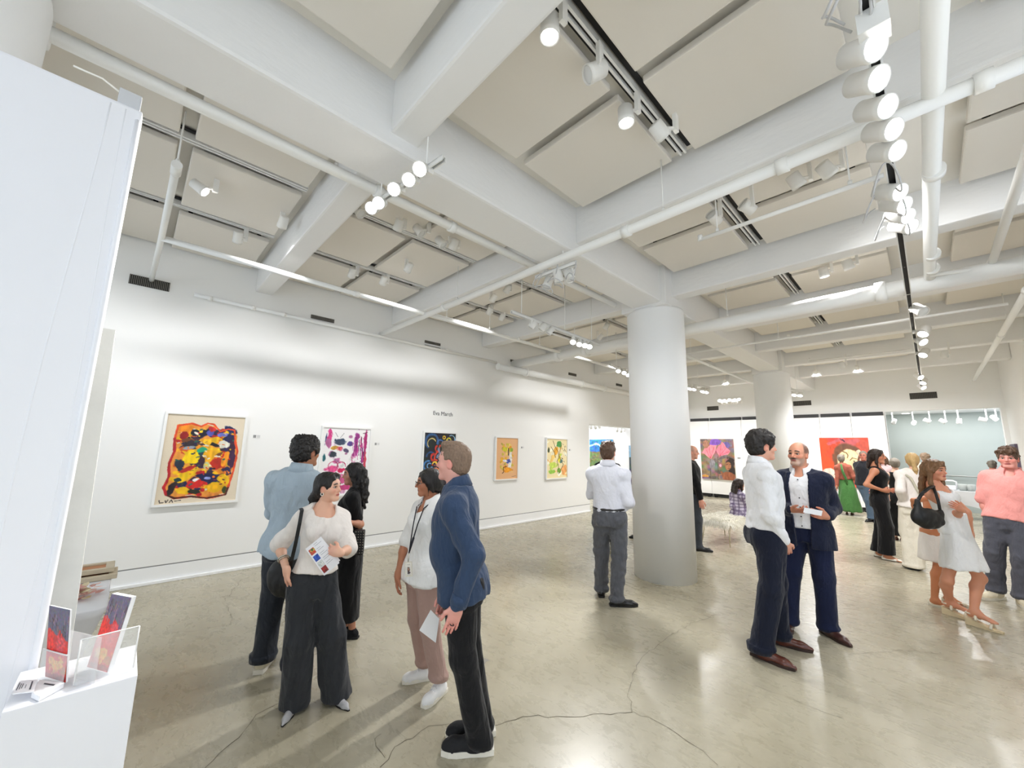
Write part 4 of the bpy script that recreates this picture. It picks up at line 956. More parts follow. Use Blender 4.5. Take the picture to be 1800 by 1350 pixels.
def hand_prims(w, tip, nrm, side, s=1.0, curl=0.35, spread=0.12, thumb_out=0.6):
    """palm and five fingers; w wrist, tip = where the straight middle finger would end, nrm = outward normal of the palm (towards which fingers curl), side = unit vector to the thumb"""
    D = unit(V3(tip)-V3(w)); N = unit(nrm-D*(nrm @ D)); T = unit(np.cross(D, N))
    if T @ side < 0: T = -T
    L = 0.19*s; P = []
    pc = V3(w)+D*0.052*s
    P.append(ell(pc, (0.056*s, 0.040*s, 0.0155*s), np.array([D, T, N]), .012))
    P.append(ell(V3(w)+D*.035*s+T*.022*s+N*.006*s, (.036*s, .017*s, .016*s), np.array([unit(D+T*.35), unit(T-D*.35), N]), .012))
    P.append(cap(V3(w)-D*.02*s, V3(w)+D*.03*s, .024*s, .024*s, .015))
    for i, (o, l, r) in enumerate(((0.029, .070, .0088), (.0095, .078, .0092), (-.010, .072, .0088), (-.0285, .056, .0078))):
        b = V3(w)+D*(.096-.004*abs(i-1))*s+T*o*s
        sp = (1.2-i*0.85)*spread
        d = unit(D+T*sp*.5); cu = curl*(1+.12*i)
        p = b-d*.018*s
        segs = (.46, .30, .24); ang = 0.0
        q0 = b
        P.append(cap(p, b, r*1.08*s, r*1.05*s, .006*s))
        for j, sg in enumerate(segs):
            ang += cu*(0.8 if j == 0 else 1.0)
            dd = d*math.cos(ang)+N*math.sin(ang)
            q1 = q0+dd*l*sg*s
            P.append(cap(q0, q1, r*(1.04-.1*j)*s, r*(.96-.1*j)*s, .004*s)); q0 = q1
    b = V3(w)+D*.030*s+T*.030*s; d = unit(D*.75+T*thumb_out+N*.25)
    q1 = b+d*.040*s; q2 = q1+unit(D*.95+T*.15+N*.30)*.030*s; q3 = q2+unit(D*.97+N*.38)*.022*s
    for (a, c, r0, r1) in ((V3(w)+D*.018*s+T*.015*s, b, .014, .0125), (b, q1, .0125, .0105), (q1, q2, .0105, .0095), (q2, q3, .0092, .0078)):
        P.append(cap(a, c, r0*s, r1*s, .008*s))
    return P, (D, T, N)

def head_prims(c, R, s=1.0, female=False, neck=None, jaw=1.0, nose=1.0):
    """c = middle of the head at eye level; R rows right, forward, up"""
    def L(x, y, z): return V3(c)+s*(R[0]*x+R[1]*y+R[2]*z)
    j = 0.93 if female else 1.0
    P = [ell(L(0, -.012, .028), (.074*s, .096*s, .088*s), R, .02), ell(L(0, .022, .012), (.066*s, .072*s, .085*s), R, .02),
         ell(L(0, .026, -.050), (.056*s*j*jaw, .060*s, .062*s), R, .025), cap(L(-.020*j*jaw, .066, -.098), L(.020*j*jaw, .066, -.098), .019*s, .019*s, .025),
         ell(L(0, .0, -.045), (.058*s*j, .055*s, .05*s), R, .02),
         cap(L(-.034, .074, .018), L(.034, .074, .018), .016*s, .016*s, .014),
         ball(L(-.043, .056, -.028), .021*s, .02), ball(L(.043, .056, -.028), .021*s, .02),
         cap(L(0, .090, .006), L(0, .090+.017*nose, -.030), .0072*s, .0100*s, .010), ball(L(-.011, .092, -.036), .0078*s, .008), ball(L(.011, .092, -.036), .0078*s, .008),
         cap(L(-.016, .078, -.060), L(.016, .078, -.060), .0105*s, .0105*s, .010), cap(L(-.019, .084, -.0595), L(.019, .084, -.0595), .0048*s, .0048*s, .004), cap(L(-.016, .083, -.0690), L(.016, .083, -.0690), .0056*s, .0056*s, .004)]
    for sx in (-1, 1):
        er = np.array([unit(R[0]*sx+R[1]*-.35), unit(R[1]+R[0]*sx*.35), R[2]])
        P.append(ell(L(sx*.075, -.008, -.014), (.0075*s, .019*s, .031*s), er, .006))
        P.append(ell(L(sx*.072, .004, -.020), (.008*s, .010*s, .018*s), er, .008))
    sub = []
    for sx in (-1, 1):
        sub.append(ell(L(sx*.032, .098, -.002), (.019*s, .018*s, .0115*s), R, .012, '-'))
        sub.append(ell(L(sx*.086, .003, -.012), (.006*s, .009*s, .015*s), R, .006, '-'))
    sub.append(cap(L(-.021, .093, -.0645), L(.021, .093, -.0645), .0022*s, .0022*s, .003, '-'))
    if neck is not None:
        r = (.044 if female else .057)*s
        P.append(cap(L(0, -.018, -.075), neck, r*.97, r*1.06, .03))
    return P, sub, L

def head_colors(V, c, R, s, skin, lips, brow, beard=None, blush=0.25, bald=None, eyes=(60, 40, 28), lash=False):
    q = ((V-V3(c)) @ np.asarray(R).T)/s
    x, y, z = q[:, 0], q[:, 1], q[:, 2]
    col = np.tile(np.array(skin, float)/255, (len(V), 1))
    def mix(m, cc): col[:] = col*(1-m[:, None])+np.array(cc, float)/255*m[:, None]
    front = np.clip((y-.045)/.02, 0, 1)
    redd = np.array(skin, float)*np.array([1.02, .78, .76])
    mix(blush*front*np.exp(-(((np.abs(x)-.042)/.024)**2+((z+.03)/.022)**2)), redd)
    mix(blush*.8*front*np.exp(-((x/.014)**2+((z+.033)/.014)**2)), redd)
    ear = np.clip((np.abs(x)-.068)/.008, 0, 1)*(np.abs(z+.014) < .04); mix(ear*.35, redd)
    if beard is not None:
        b = front*0+1; b = np.clip((y-.0)/.03, 0, 1)*np.clip((-.036-z)/.012, 0, 1)*np.clip((z+.125)/.01, 0, 1)*(1-np.exp(-((x/.02)**2+((z+.064)/.006)**2)))
        n = .6+.8*(vnoise(V[:, 0]*160, V[:, 1]*160, V[:, 2]*160)+.3)
        mix(np.clip(b*beard[1]*n, 0, 1), beard[0])
        if len(beard) > 2:
            m = front*np.exp(-((x/.030)**4+((z+.0495)/.0075)**2)); mix(np.clip(m*1.2, 0, 1), beard[2])
    if lips is not None:
        m = np.clip((y-.070)/.012, 0, 1)*np.clip(1.25-((x/.023)**2+((z+.0645)/.0095)**2), 0, 1); mix(np.clip(m*1.6, 0, .9), lips)
        m = np.clip((y-.070)/.012, 0, 1)*np.exp(-((x/.022)**4+((z+.0645)/.0016)**2)); mix(m*.7, (90, 40, 38))
    zb = .021+.006*np.sin(np.clip(np.abs(x)/.05, 0, 1)*PI)
    m = front*np.clip((np.abs(x)-.012)/.004, 0, 1)*np.clip((.053-np.abs(x))/.006, 0, 1)*np.exp(-((z-zb)/.0048)**2); mix(np.clip(m*1.3, 0, .92), brow)
    ex = np.abs(x)-.032
    m = np.clip((y-.05)/.01, 0, 1)*np.exp(-((ex/.017)**4+((z+.001)/.0085)**4)); mix(m*.55, np.array(skin)*.62)
    m = np.clip((y-.05)/.01, 0, 1)*np.exp(-((ex/.016)**4+((z-.0055+.012*(ex/.016)**2*.35)/.0022)**2)); mix(np.clip(m*(1.2 if lash else .9), 0, 1), (34, 24, 22))
    if bald is not None:
        n = .5+1.2*(vnoise(V[:, 0]*220, V[:, 1]*220, V[:, 2]*220)+.4)
        hl = np.clip((z-.002+np.clip(y+.02, 0, 1)*-.0)/.02, 0, 1)*np.clip((.030-y+np.clip(np.abs(x)-.05, 0, .1)*.9)/.02, 0, 1)
        low = np.clip((-y-.02)/.02, 0, 1)*np.clip((z+.06)/.02, 0, 1)
        mix(np.clip(np.maximum(hl*np.clip((np.abs(x)-.035)/.02+.25, 0, 1), low)*bald[1]*n, 0, .95), bald[0])
    return col

def eye_mesh(c, R, s, iris):
    """two small eyeballs with iris and pupil colours"""
    Vs = []; Fs = []; Cs = []; o = 0
    for sx in (-1, 1):
        ctr = V3(c)+s*(R[0]*sx*.032+R[1]*.0730-R[2]*.001); r = .0125*s; nu, nv = 14, 16
        th = np.linspace(0, PI, nu+1); ph = np.linspace(0, 2*PI, nv, endpoint=False)
        T, P = np.meshgrid(th, ph, indexing='ij')
        d = np.cos(T)[..., None]*R[1]+(np.sin(T)*np.cos(P))[..., None]*R[0]+(np.sin(T)*np.sin(P))[..., None]*R[2]
        v = ctr+r*d*np.array([1, 1, 1]); col = np.where((T < .26)[..., None], 0.04, np.where((T < .60)[..., None], np.array(iris)/255., np.array([.70, .66, .63])))
        idx = np.arange((nu+1)*nv).reshape(nu+1, nv)+o
        f = np.stack([idx[:-1], idx[1:], np.roll(idx[1:], -1, 1), np.roll(idx[:-1], -1, 1)], -1).reshape(-1, 4)
        Vs.append(v.reshape(-1, 3)); Fs.append(f); Cs.append(col.reshape(-1, 3)); o += v.shape[0]*v.shape[1]
    return np.concatenate(Vs), np.concatenate(Fs), np.concatenate(Cs)

def part(name, VQ, m, parent, label=None, col=None):
    V, Q = VQ
    if len(V) == 0: return None
    o = np_mesh(name, V, Q, m, parent, col, smooth=True)
    if label: o['label'] = label
    return o

def px(t, d0):
    """('reading' x, y, how much nearer than the body plane) -> point"""
    return at_depth(t[0], t[1], d0-(t[2] if len(t) > 2 else 0.0))

def person(label, g, top, head, body, heady, bodyy, feet, arms, H=None, female=False, skin=(214, 160, 132), lips=None, brow=(60, 44, 34), beard=None, bald=None,
           iris=(70, 48, 32), pitch=0.0, roll=0.0, headsc=1.0, q=1.0, group=None, bw=1.0, bd=1.0, sit=None, blush=.25, handc=(0.35, 0.35), lean=(0, 0), nose=1.0, lash=False, hipw=1.0):
    """g ground point; top pixel of the crown; head pixel at eye level; body pixel of the pelvis; headings relative to the line of sight (0 = away, 90 = to picture left)"""
    P = Fig(); g = V3(g[0], g[1], 0); P.g = g; az = view_az(g); P.az = az
    d0 = float(g @ FH); P.d0 = d0
    tp = at_depth(top[0], top[1], d0); P.H = H or tp[2]
    s = P.H/1.75; P.s = s; P.female = female; P.q = q
    hs = s*headsc*(0.97 if female else 1.0); P.hs = hs
    P.e = empty('person', g); tag(P.e, label, 'person', group)
    P.RH = frame(az+heady, pitch, roll); P.RB = frame(az+bodyy)
    hc = px(head, d0); hc[2] = tp[2]-.118*hs if sit is None else hc[2]
    P.hc = hc
    pc = px(body, d0)
    if sit is None: pc[2] = .53*P.H
    P.pc = pc
    R = P.RB; U = unit(hc-R[1]*.03*s-V3(0, 0, .20*s)-pc) if True else R[2]
    # torso axes lean with the spine
    r = unit(R[0]-U*(R[0] @ U)); P.RT = np.array([r, np.cross(U, r), U]); T = P.RT
    neck = hc+P.RH[2]*-.135*hs+P.RH[1]*-.030*hs; P.neck = neck
    tl = float((neck-pc) @ U); P.tl = tl
    w = (.92 if female else 1.0)*bw
    def sta(t, wd, dp, fy=0.0):
        base = pc+(neck-pc)*t
        return list(base+T[1]*fy*s)+[wd*s, dp*s]
    if female:
        P.st = [sta(-.20, .10*w, .085*bd), sta(-.10, .160*w*hipw, .112*bd, -.012), sta(.02, .172*w*hipw, .118*bd, -.012), sta(.16, .152*w, .104*bd, -.002), sta(.34, .124*w, .092*bd, .006), sta(.55, .140*w, .100*bd, .012), sta(.70, .152*w, .106*bd, .016), sta(.84, .142*w, .090*bd, .004), sta(.93, .095*w, .068*bd, -.008), sta(1.0, .055*w, .055*bd, -.012)]
        shw, sht = .146*bw, .815
    else:
        P.st = [sta(-.20, .10*w, .09*bd), sta(-.10, .155*w, .112*bd, -.010), sta(.02, .165*w, .116*bd, -.010), sta(.18, .155*w, .108*bd, .004), sta(.34, .150*w, .105*bd, .010), sta(.55, .164*w, .112*bd, .012), sta(.70, .178*w, .120*bd, .010), sta(.83, .166*w, .105*bd, -.002), sta(.92, .115*w, .080*bd, -.012), sta(1.0, .065*w, .062*bd, -.014)]
        shw, sht = .172*bw, .815
    P.sh = {}
    sb = pc+(neck-pc)*sht
    for i, sx in ((0, -1), (1, 1)): P.sh[i] = sb+T[0]*sx*shw*s-T[1]*.008*s-T[2]*.012*s
    P.hip = {i: pc+T[0]*sx*(.088 if not female else .085)*s*w-U*.015*s for i, sx in ((0, -1), (1, 1))}
    P.leg = {}
    for i in (0, 1):
        f = feet[i]; an = V3(f[0], f[1], 0); an[2] = (.085+(f[5] if len(f) > 5 else 0))*s
        fy = az+f[2]; fd = rotz(V3(1, 0, 0), fy)
        if len(f) > 3 and f[3] is not None: kn = px(f[3], d0)
        else:
            kn = (P.hip[i]+an)*.5+V3(0, 0, .015*s)+unit(R[1]+fd)*(.035*s)
        P.leg[i] = (P.hip[i], kn, an, fd)
    P.arm = {}
    for i in (0, 1):
        a = arms[i]; S_ = P.sh[i] if not (a and len(a) > 4 and a[4] is not None) else px(a[4], d0)
        P.sh[i] = S_
        if a is None:
            sx = (-1, 1)[i]; el = S_+T[0]*sx*.06*s-T[2]*.30*s-T[1]*.02*s; wr = el+T[0]*sx*-.02*s-T[2]*.25*s+T[1]*.06*s; tpn = wr-T[2]*.18*s+T[1]*.05*s; nr = -T[0]*sx
        else:
            el = reach(S_, a[0], d0, .295*s); wr = reach(el, a[1], d0, .255*s); tpn = reach(wr, a[2], d0, .185*s); nr = a[3]
            nr = V3(nr[0]*_rt+nr[1]*_up-nr[2]*_fw) if nr is not None else -T[0]*(-1, 1)[i]
        P.arm[i] = (S_, el, wr, tpn, V3(nr))
    P.sit = sit
    return P

def build_body(P, skin, lips=None, brow=(60, 44, 34), beard=None, bald=None, iris=(70, 48, 32), blush=.25, curl=(.35, .35), nose=1.0, lash=False, hands=(True, True), toes=False, bodyscale=0.94, jaw=1.0):
    s, q, fem = P.s, P.q, P.female; b = bodyscale
    A = (0.048, 0.038, 0.040, 0.0255) if not fem else (0.040, 0.033, 0.034, 0.022)
    G = (.080, .052, .056, .036) if not fem else (.078, .050, .053, .034)
    pr = [loft([r[:3]+[r[3]*b, r[4]*b] for r in P.st], P.RT, .05)]
    for i in (0, 1):
        S_, el, wr, tp, nr = P.arm[i]; f1 = el+(wr-el)*.28
        pr += [cap(S_, el, A[0]*s*1.12, A[1]*s, .04), cap(el, f1, A[1]*s, A[2]*s, .02), cap(f1, wr, A[2]*s, A[3]*s, .02), ball(S_, A[0]*1.22*s, .05)]
        hp_, kn, an, fd = P.leg[i]; c1 = kn+(an-kn)*.28-fd*.012*s
        pr += [cap(hp_, kn, G[0]*s, G[1]*s, .05), cap(kn, c1, G[1]*s, G[2]*s, .025), cap(c1, an, G[2]*s, G[3]*s, .025), ell(kn+fd*.018*s, (.038*s, .038*s, .045*s), None, .03)]
        if toes:
            pr += [cap(an-fd*.03*s-V3(0, 0, .045*s), an+fd*.03*s-V3(0, 0, .02*s), .033*s, .034*s, .03), cap(an+fd*.02*s-V3(0, 0, .035*s), an+fd*.145*s-V3(0, 0, .066*s), .034*s, .019*s, .03)]
            t_ = np.cross(fd, V3(0, 0, 1))
            pr += [cap(an+fd*.11*s-V3(0, 0, .066*s)+t_*o, an+fd*(.175-abs(o)*.6)*s-V3(0, 0, .072*s)+t_*o*1.1, .012*s, .0095*s, .006) for o in (-.026, -.010, .006, .022)]
    pr += [cap(P.neck+P.RT[2]*.03*s, P.neck-P.RT[2]*.05*s, (.045 if fem else .054)*P.hs, (.052 if fem else .062)*s, .04)]
    V1, Q1 = mesh_sdf(pr, .009*q, smooth=1)
    c1 = np.tile(np.array(skin, float)/255, (len(V1), 1))
    hp, sub, L = head_prims(P.hc, P.RH, P.hs, fem, P.neck, jaw, nose)
    V2, Q2 = mesh_sdf(hp, .0038*max(1, q*.9), sub=sub, smooth=1)
    c2 = head_colors(V2, P.hc, P.RH, P.hs, skin, lips, brow, beard, blush, bald, iris, lash)
    Vs, Qs, Cs = [V1, V2], [Q1, Q2+len(V1)], [c1, c2]; o = len(V1)+len(V2)
    P.hand = {}
    for i in (0, 1):
        if not hands[i]: continue
        S_, el, wr, tp, nr = P.arm[i]
        fwd = P.RB[1]
        side = fwd if abs(unit(tp-wr) @ fwd) < .85 else (P.RB[2])
        hpz, fr = hand_prims(wr, tp, nr, side, s*(.92 if fem else 1.0), curl[i]); P.hand[i] = fr
        hpz.append(cap(el+(wr-el)*.75, wr, (A[2]*.78)*s, A[3]*s, .02))
        V3_, Q3 = mesh_sdf(hpz, .0040*max(1, q*.8), smooth=1)
        Vs.append(V3_); Qs.append(Q3+o); o += len(V3_); cc = np.tile(np.array(skin, float)/255, (len(V3_), 1))
        d_ = np.clip(((V3_-wr) @ unit(tp-wr))/(.16*s), 0, 1)[:, None]; Cs.append(cc*(1-d_*np.array([.0, .09, .08])))
    Ve, Qe, Ce = eye_mesh(P.hc, P.RH, P.hs, iris); Vs.append(Ve); Qs.append(Qe+o); Cs.append(Ce)
    P.body = np_mesh('body', np.concatenate(Vs), np.concatenate(Qs), SKIN, P.e, np.concatenate(Cs), smooth=True)

# ------------------------------------------------------------------ clothes
def torso_rows(P, t0, t1, infl, add=None):
    """rows of the trunk between two fractions of its length (pelvis 0, neck 1), inflated"""
    ts = np.array([-.20, -.10, .02, .16 if P.female else .18, .34, .55, .70, .84, .93, 1.0]); st = np.array(P.st)
    out = []
    for t in np.linspace(t0, t1, 14):
        tt = min(max(t, ts[0]), ts[-1]); row = np.array([np.interp(tt, ts, st[:, i]) for i in range(5)])
        if t < ts[1]:                                     # below the hips hang straight down
            r1 = np.array([np.interp(.0, ts, st[:, i]) for i in range(5)]); row = r1.copy(); row[:3] = r1[:3]-V3(0, 0, (.0-t)*P.tl)
        e = infl if not callable(infl) else infl(t)
        row[3] += e*P.s; row[4] += e*P.s
        if add: row[4] += add(t)*P.s; row[:3] += P.RT[1]*add(t)*P.s
        out.append(list(row))
    return out
def shirt(P, m, hem, sleeve, infl=.018, slr=(.064, .056, .044), top=.985, name='shirt', neckcut=None, wr=.006, ff=(13, 13, 8), seed=1.0, collar=None, bust=0.0, belly=None, cuffs=False, label=None, hem_tilt=0.0, open_v=None, square=2.0, shrink=0.0, cm=None, flare=0.0, hipc=.118):
    s = P.s; T = P.RT
    fi = (lambda t: infl+max(0, (.25-t))*flare) if flare else infl
    pr = [loft(torso_rows(P, hem, top, fi, belly), T, .03, sq=square)]
    if bust:
        for sx in (-1, 1): pr.append(ell(P.pc+(P.neck-P.pc)*.66+T[0]*sx*.068*s+T[1]*(.075+infl)*s, (.060*s, .052*s, .062*s), T, .05))
    if hem < .04 and hipc:
        for i in (0, 1): pr.append(cap(P.leg[i][0]-V3(0, 0, .01), P.leg[i][0]+(P.leg[i][1]-P.leg[i][0])*.75, hipc*s, hipc*s*.97, .06))
        pr.append(ell(P.pc-T[1]*.035*s-T[2]*.05*s, ((.165 if not P.female else .168)*s, .125*s, .14*s), T, .05))
    hp_ = P.pc+(P.neck-P.pc)*hem if hem > -.1 else P.pc-V3(0, 0, -hem*P.tl)
    pr.append((None, hp_, -T[2]+T[1]*hem_tilt, 0, 'x')); cuts = []
    for i in (0, 1):
        S_, el, w_, tp, nr = P.arm[i]; L = sleeve[i] if isinstance(sleeve, (tuple, list)) else sleeve
        if L <= 0: continue
        pr.append(ball(S_, slr[0]*s*.90, .06)); pr.append(cap(P.neck-T[2]*.045*s+T[0]*(-1, 1)[i]*.05*s-T[1]*.012*s, S_+T[2]*.012*s, (.040+infl)*s*.8, (.045+infl)*s*.8, .05))
        if L <= 1:
            e2 = S_+(el-S_)*L; pr.append(cap(S_, e2, slr[0]*s, slr[1]*s, .035))
        else:
            pr.append(cap(S_, el, slr[0]*s, slr[1]*s, .035)); e2 = el+(w_-el)*(L-1); pr.append(cap(el, e2, slr[1]*s*.99, slr[2]*s, .03))
    sub = []
    if neckcut:                                           # (depth along the trunk, radius, forward offset)
        dn, rn, fn = neckcut
        sub.append(ell(P.neck+T[1]*fn*s-T[2]*dn*.4*s, (rn*s, rn*s*1.1, dn*s), T, .01, '-'))
    if open_v:                                            # deep opening at the front of a jacket: (top half width, bottom fraction)
        hw, bf = open_v; a = P.neck+T[2]*.04*s
        for t in np.linspace(0, 1, 22):
            c = P.pc+(P.neck-P.pc)*(1+(bf-1)*t)+T[1]*.16*s; wdt = hw*(1-.35*t)*s if bf < .2 else hw*(1-t)*s+.004
            sub.append(ell(c, (max(wdt, .006), .13*s, .055*s), T, .006, '-'))
    P.shirt_sleeve = sleeve
    V, Q = mesh_sdf(pr, .0085*P.q, cuts=cuts, wrinkle=folds(T, wr, ff, seed), sub=sub, smooth=1)
    # open sleeve and hem ends stay closed solids; the body sits inside
    o = part(name, (V, Q), m, P.e, label)
    cm = cm or m
    if collar:
        kind = collar; n = P.neck; r = (.066 if P.female else .074)*s
        mb = MB(); a0, a1 = (0.42, 2*PI-0.42) if kind == 'open' else (0.20, 2*PI-0.20)
        N_ = 26; rows = []
        for (h_, rr, dr) in ((-.030, 1.10, 0), (.010, .98, 0), (.040, .96, 0), (.043, 1.03, .0), (.012, 1.16, .0), (-.026, 1.34, .0)):
            ring = []
            for k_ in range(N_+1):
                t = a0+(a1-a0)*k_/N_; d_ = T[1]*math.cos(t)+T[0]*math.sin(t)
                fr = max(0, math.cos(t)); back = max(0, -math.cos(t))
                low = -.045*fr*s-.012*fr*s+.012*back*s
                tipd = (-.022*s*max(0, 1-abs(k_-0)/3.5)+-.022*s*max(0, 1-abs(k_-N_)/3.5)) if h_ == -.026 else 0
                ring.append(n+d_*(r*rr)*(1+.12*fr)+T[2]*(h_*s*(.85 if P.female else 1)+low+tipd)-T[1]*.002*s)
            rows.append(ring)
        vs = [p for r_ in rows for p in r_]; M_ = N_+1
        fs = [(i*M_+k_, i*M_+k_+1, (i+1)*M_+k_+1, (i+1)*M_+k_) for i in range(len(rows)-1) for k_ in range(N_)]
        mb.add(vs, fs, True); c = mb.build('collar', cm, o)
        sd = c.modifiers.new('thick', 'SOLIDIFY'); sd.thickness = .004; sd.offset = 0
    if cuffs:
        for i in (0, 1):
            L = sleeve[i] if isinstance(sleeve, (tuple, list)) else sleeve
            if L < 1.5: continue
            S_, el, w_, tp, nr = P.arm[i]; d_ = unit(w_-el); e2 = el+(w_-el)*(L-1)
            mb = MB(); mb.lathe([(slr[2]*s*.86, -.012*s), (slr[2]*s*1.02, -.010*s), (slr[2]*s*1.05, -.045*s), (slr[2]*s*.9, -.05*s)][::-1] and [(slr[2]*s*.80, -.052*s), (slr[2]*s*1.06, -.050*s), (slr[2]*s*1.03, .0), (slr[2]*s*.80, .002*s)], e2+d_*.012*s, d_, n=18); mb.build('cuff', cm, o)
    return o
def trousers(P, m, top=.16, r=(.098, .072, .062), infl=.014, hem=.06, wr=.006, ff=(10, 10, 4), seed=2.0, name='trousers', label=None, cuffm=None, seat=0.0, break_=0.02):
    s = P.s; T = P.RT
    pr = [loft(torso_rows(P, -.20 if P.sit is None else -.1, top, infl), T, .04)]
    cuts = [(P.pc+(P.neck-P.pc)*top, T[2])]
    if seat:
        for sx in (-1, 1): pr.append(ell(P.pc+T[0]*sx*.075*s-T[1]*(.055+seat)*s-T[2]*.03*s, (.08*s, .075*s, .085*s), T, .05))
    legs = []
    for i in (0, 1):
        hp_, kn, an, fd = P.leg[i]; d_ = unit(an-kn); b = an-V3(0, 0, .085*s)+V3(0, 0, hem*s); b = kn+(an-kn)*((kn[2]-b[2])/max(1e-3, (kn[2]-an[2])))
        pr += [cap(hp_-V3(0, 0, .01), kn, r[0]*s, r[1]*s, .03), cap(kn, b, r[1]*s, r[2]*s, .03)]
        if break_: pr.append(ell(b+V3(0, 0, .03*s)+fd*.012*s, (r[2]*s*1.12, r[2]*s*1.12, .03*s), None, .03))
        legs.append(b)
    zmin = min(l[2] for l in legs)
    V, Q = mesh_sdf(pr, .009*P.q, cuts=cuts+[(V3(0, 0, max(.012, zmin-.002)), V3(0, 0, -1))], wrinkle=folds(T, wr, ff, seed), smooth=1)
    o = part(name, (V, Q), m, P.e, label)
    if cuffm:
        for i in (0, 1):
            b = legs[i]; mb = MB(); mb.lathe([(r[2]*s*.9, .0), (r[2]*s*1.12, .0), (r[2]*s*1.16, .05*s), (r[2]*s*.9, .055*s)], b+V3(0, 0, -.004), (0, 0, 1), n=24); mb.build('turned_cuff', cuffm, o)
    return o
def skirt(P, m, rows, name='skirt', wr=.008, ff=(16, 16, 2.5), seed=3.0, top=.2, cutz=None, label=None, extra=(), parent=None):
    """rows: (height above floor, half width, half depth, forward shift, right shift)"""
    s = P.s; R = P.RB
    st = [list(V3(P.pc[0], P.pc[1], 0)*(1)+V3(0, 0, z*s)+R[1]*fy*s+R[0]*fx*s)+[w*s, d*s] for (z, w, d, fy, fx) in rows]
    if st[0][2] > st[-1][2]: st = st[::-1]
    V, Q = mesh_sdf([loft(st, R, .03)]+list(extra), .009*P.q, wrinkle=folds(R, wr, ff, seed), cuts=([(V3(0, 0, cutz), V3(0, 0, -1))] if cutz else ()), smooth=1)
    return part(name, (V, Q), m, parent or P.e, label)
def shoe(P, i, up, sole, kind='dress', name='shoe', label=None, laces=None, rise=0.0):
    s = P.s*(1.0); hp_, kn, an, fd = P.leg[i]; a = V3(an[0], an[1], 0); t = np.cross(fd, V3(0, 0, 1)); R = np.array([t, fd, V3(0, 0, 1)])
    k = (.90 if P.female else 1.0)*s
    z0 = .0
    if kind == 'dress':
        pr = [cap(a-fd*.035*k+V3(0, 0, .045*k), a+fd*.035*k+V3(0, 0, .048*k), .040*k, .043*k, .03), cap(a+fd*.03*k+V3(0, 0, .036*k), a+fd*.155*k+V3(0, 0, .026*k), .044*k, .034*k, .03), cap(a+fd*.155*k+V3(0, 0, .024*k), a+fd*.215*k+V3(0, 0, .019*k), .032*k, .018*k, .03), cap(a+V3(0, 0, .05*k), a+V3(0, 0, .085*k), .042*k, .040*k, .03)]
        sr = [(-.078, .030), (-.04, .037), (.05, .038), (.13, .045), (.18, .036), (.225, .016)]; th = .022
    elif kind == 'sneaker':
        pr = [cap(a-fd*.035*k+V3(0, 0, .055*k), a+fd*.035*k+V3(0, 0, .060*k), .043*k, .046*k, .03), cap(a+fd*.03*k+V3(0, 0, .045*k), a+fd*.15*k+V3(0, 0, .036*k), .047*k, .042*k, .03), cap(a+fd*.15*k+V3(0, 0, .034*k), a+fd*.180*k+V3(0, 0, .032*k), .042*k, .036*k, .03), cap(a-fd*.01*k+V3(0, 0, .06*k), a-fd*.012*k+V3(0, 0, .098*k), .045*k, .041*k, .03)]
        sr = [(-.085, .034), (-.04, .043), (.05, .044), (.12, .051), (.17, .047), (.215, .028)]; th = .032
    else:                                                  # low pointed shoe showing the instep
        pr = [cap(a-fd*.035*k+V3(0, 0, .030*k), a+fd*.03*k+V3(0, 0, .026*k), .034*k, .034*k, .02), cap(a+fd*.09*k+V3(0, 0, .022*k), a+fd*.16*k+V3(0, 0, .018*k), .036*k, .026*k, .03), cap(a+fd*.16*k+V3(0, 0, .017*k), a+fd*.215*k+V3(0, 0, .012*k), .024*k, .010*k, .02), cap(a-fd*.04*k+V3(0, 0, .03*k), a-fd*.045*k+V3(0, 0, .055*k), .03*k, .026*k, .02)]
        sr = [(-.072, .026), (-.03, .032), (.05, .031), (.11, .038), (.16, .028), (.225, .008)]; th = .010
    cuts = [(V3(0, 0, .004), V3(0, 0, -1))]
    V, Q = mesh_sdf(pr, .0055*max(1, P.q), cuts=cuts, smooth=1); V[:, 2] += rise
    o = part(name, (V, Q), up, P.e, label)
    mb = MB(); n = len(sr)
    out = [a+fd*y*k+t*w*k for (y, w) in sr]+[a+fd*y*k-t*w*k for (y, w) in sr[::-1]]
    bz = [p+V3(0, 0, .0015) for p in out]; tz = [p+V3(0, 0, th*k+rise) for p in out]; N_ = len(out)
    mb.add(bz+tz, [tuple(range(N_-1, -1, -1)), tuple(range(N_, 2*N_))]+[(j, (j+1) % N_, N_+(j+1) % N_, N_+j) for j in range(N_)]); mb.build('sole', sole, o)
    if laces is not None:
        mb = MB()
        for j in range(4):
            c = a+fd*(.045+.026*j)*k+V3(0, 0, (.108-.010*j-.0006*j*j)*k); mb.tube([c-t*.026*k-V3(0, 0, .006), c+V3(0, 0, .004), c+t*.026*k-V3(0, 0, .006)], .0032, n=6)
        mb.build('laces', laces, o)
    return o

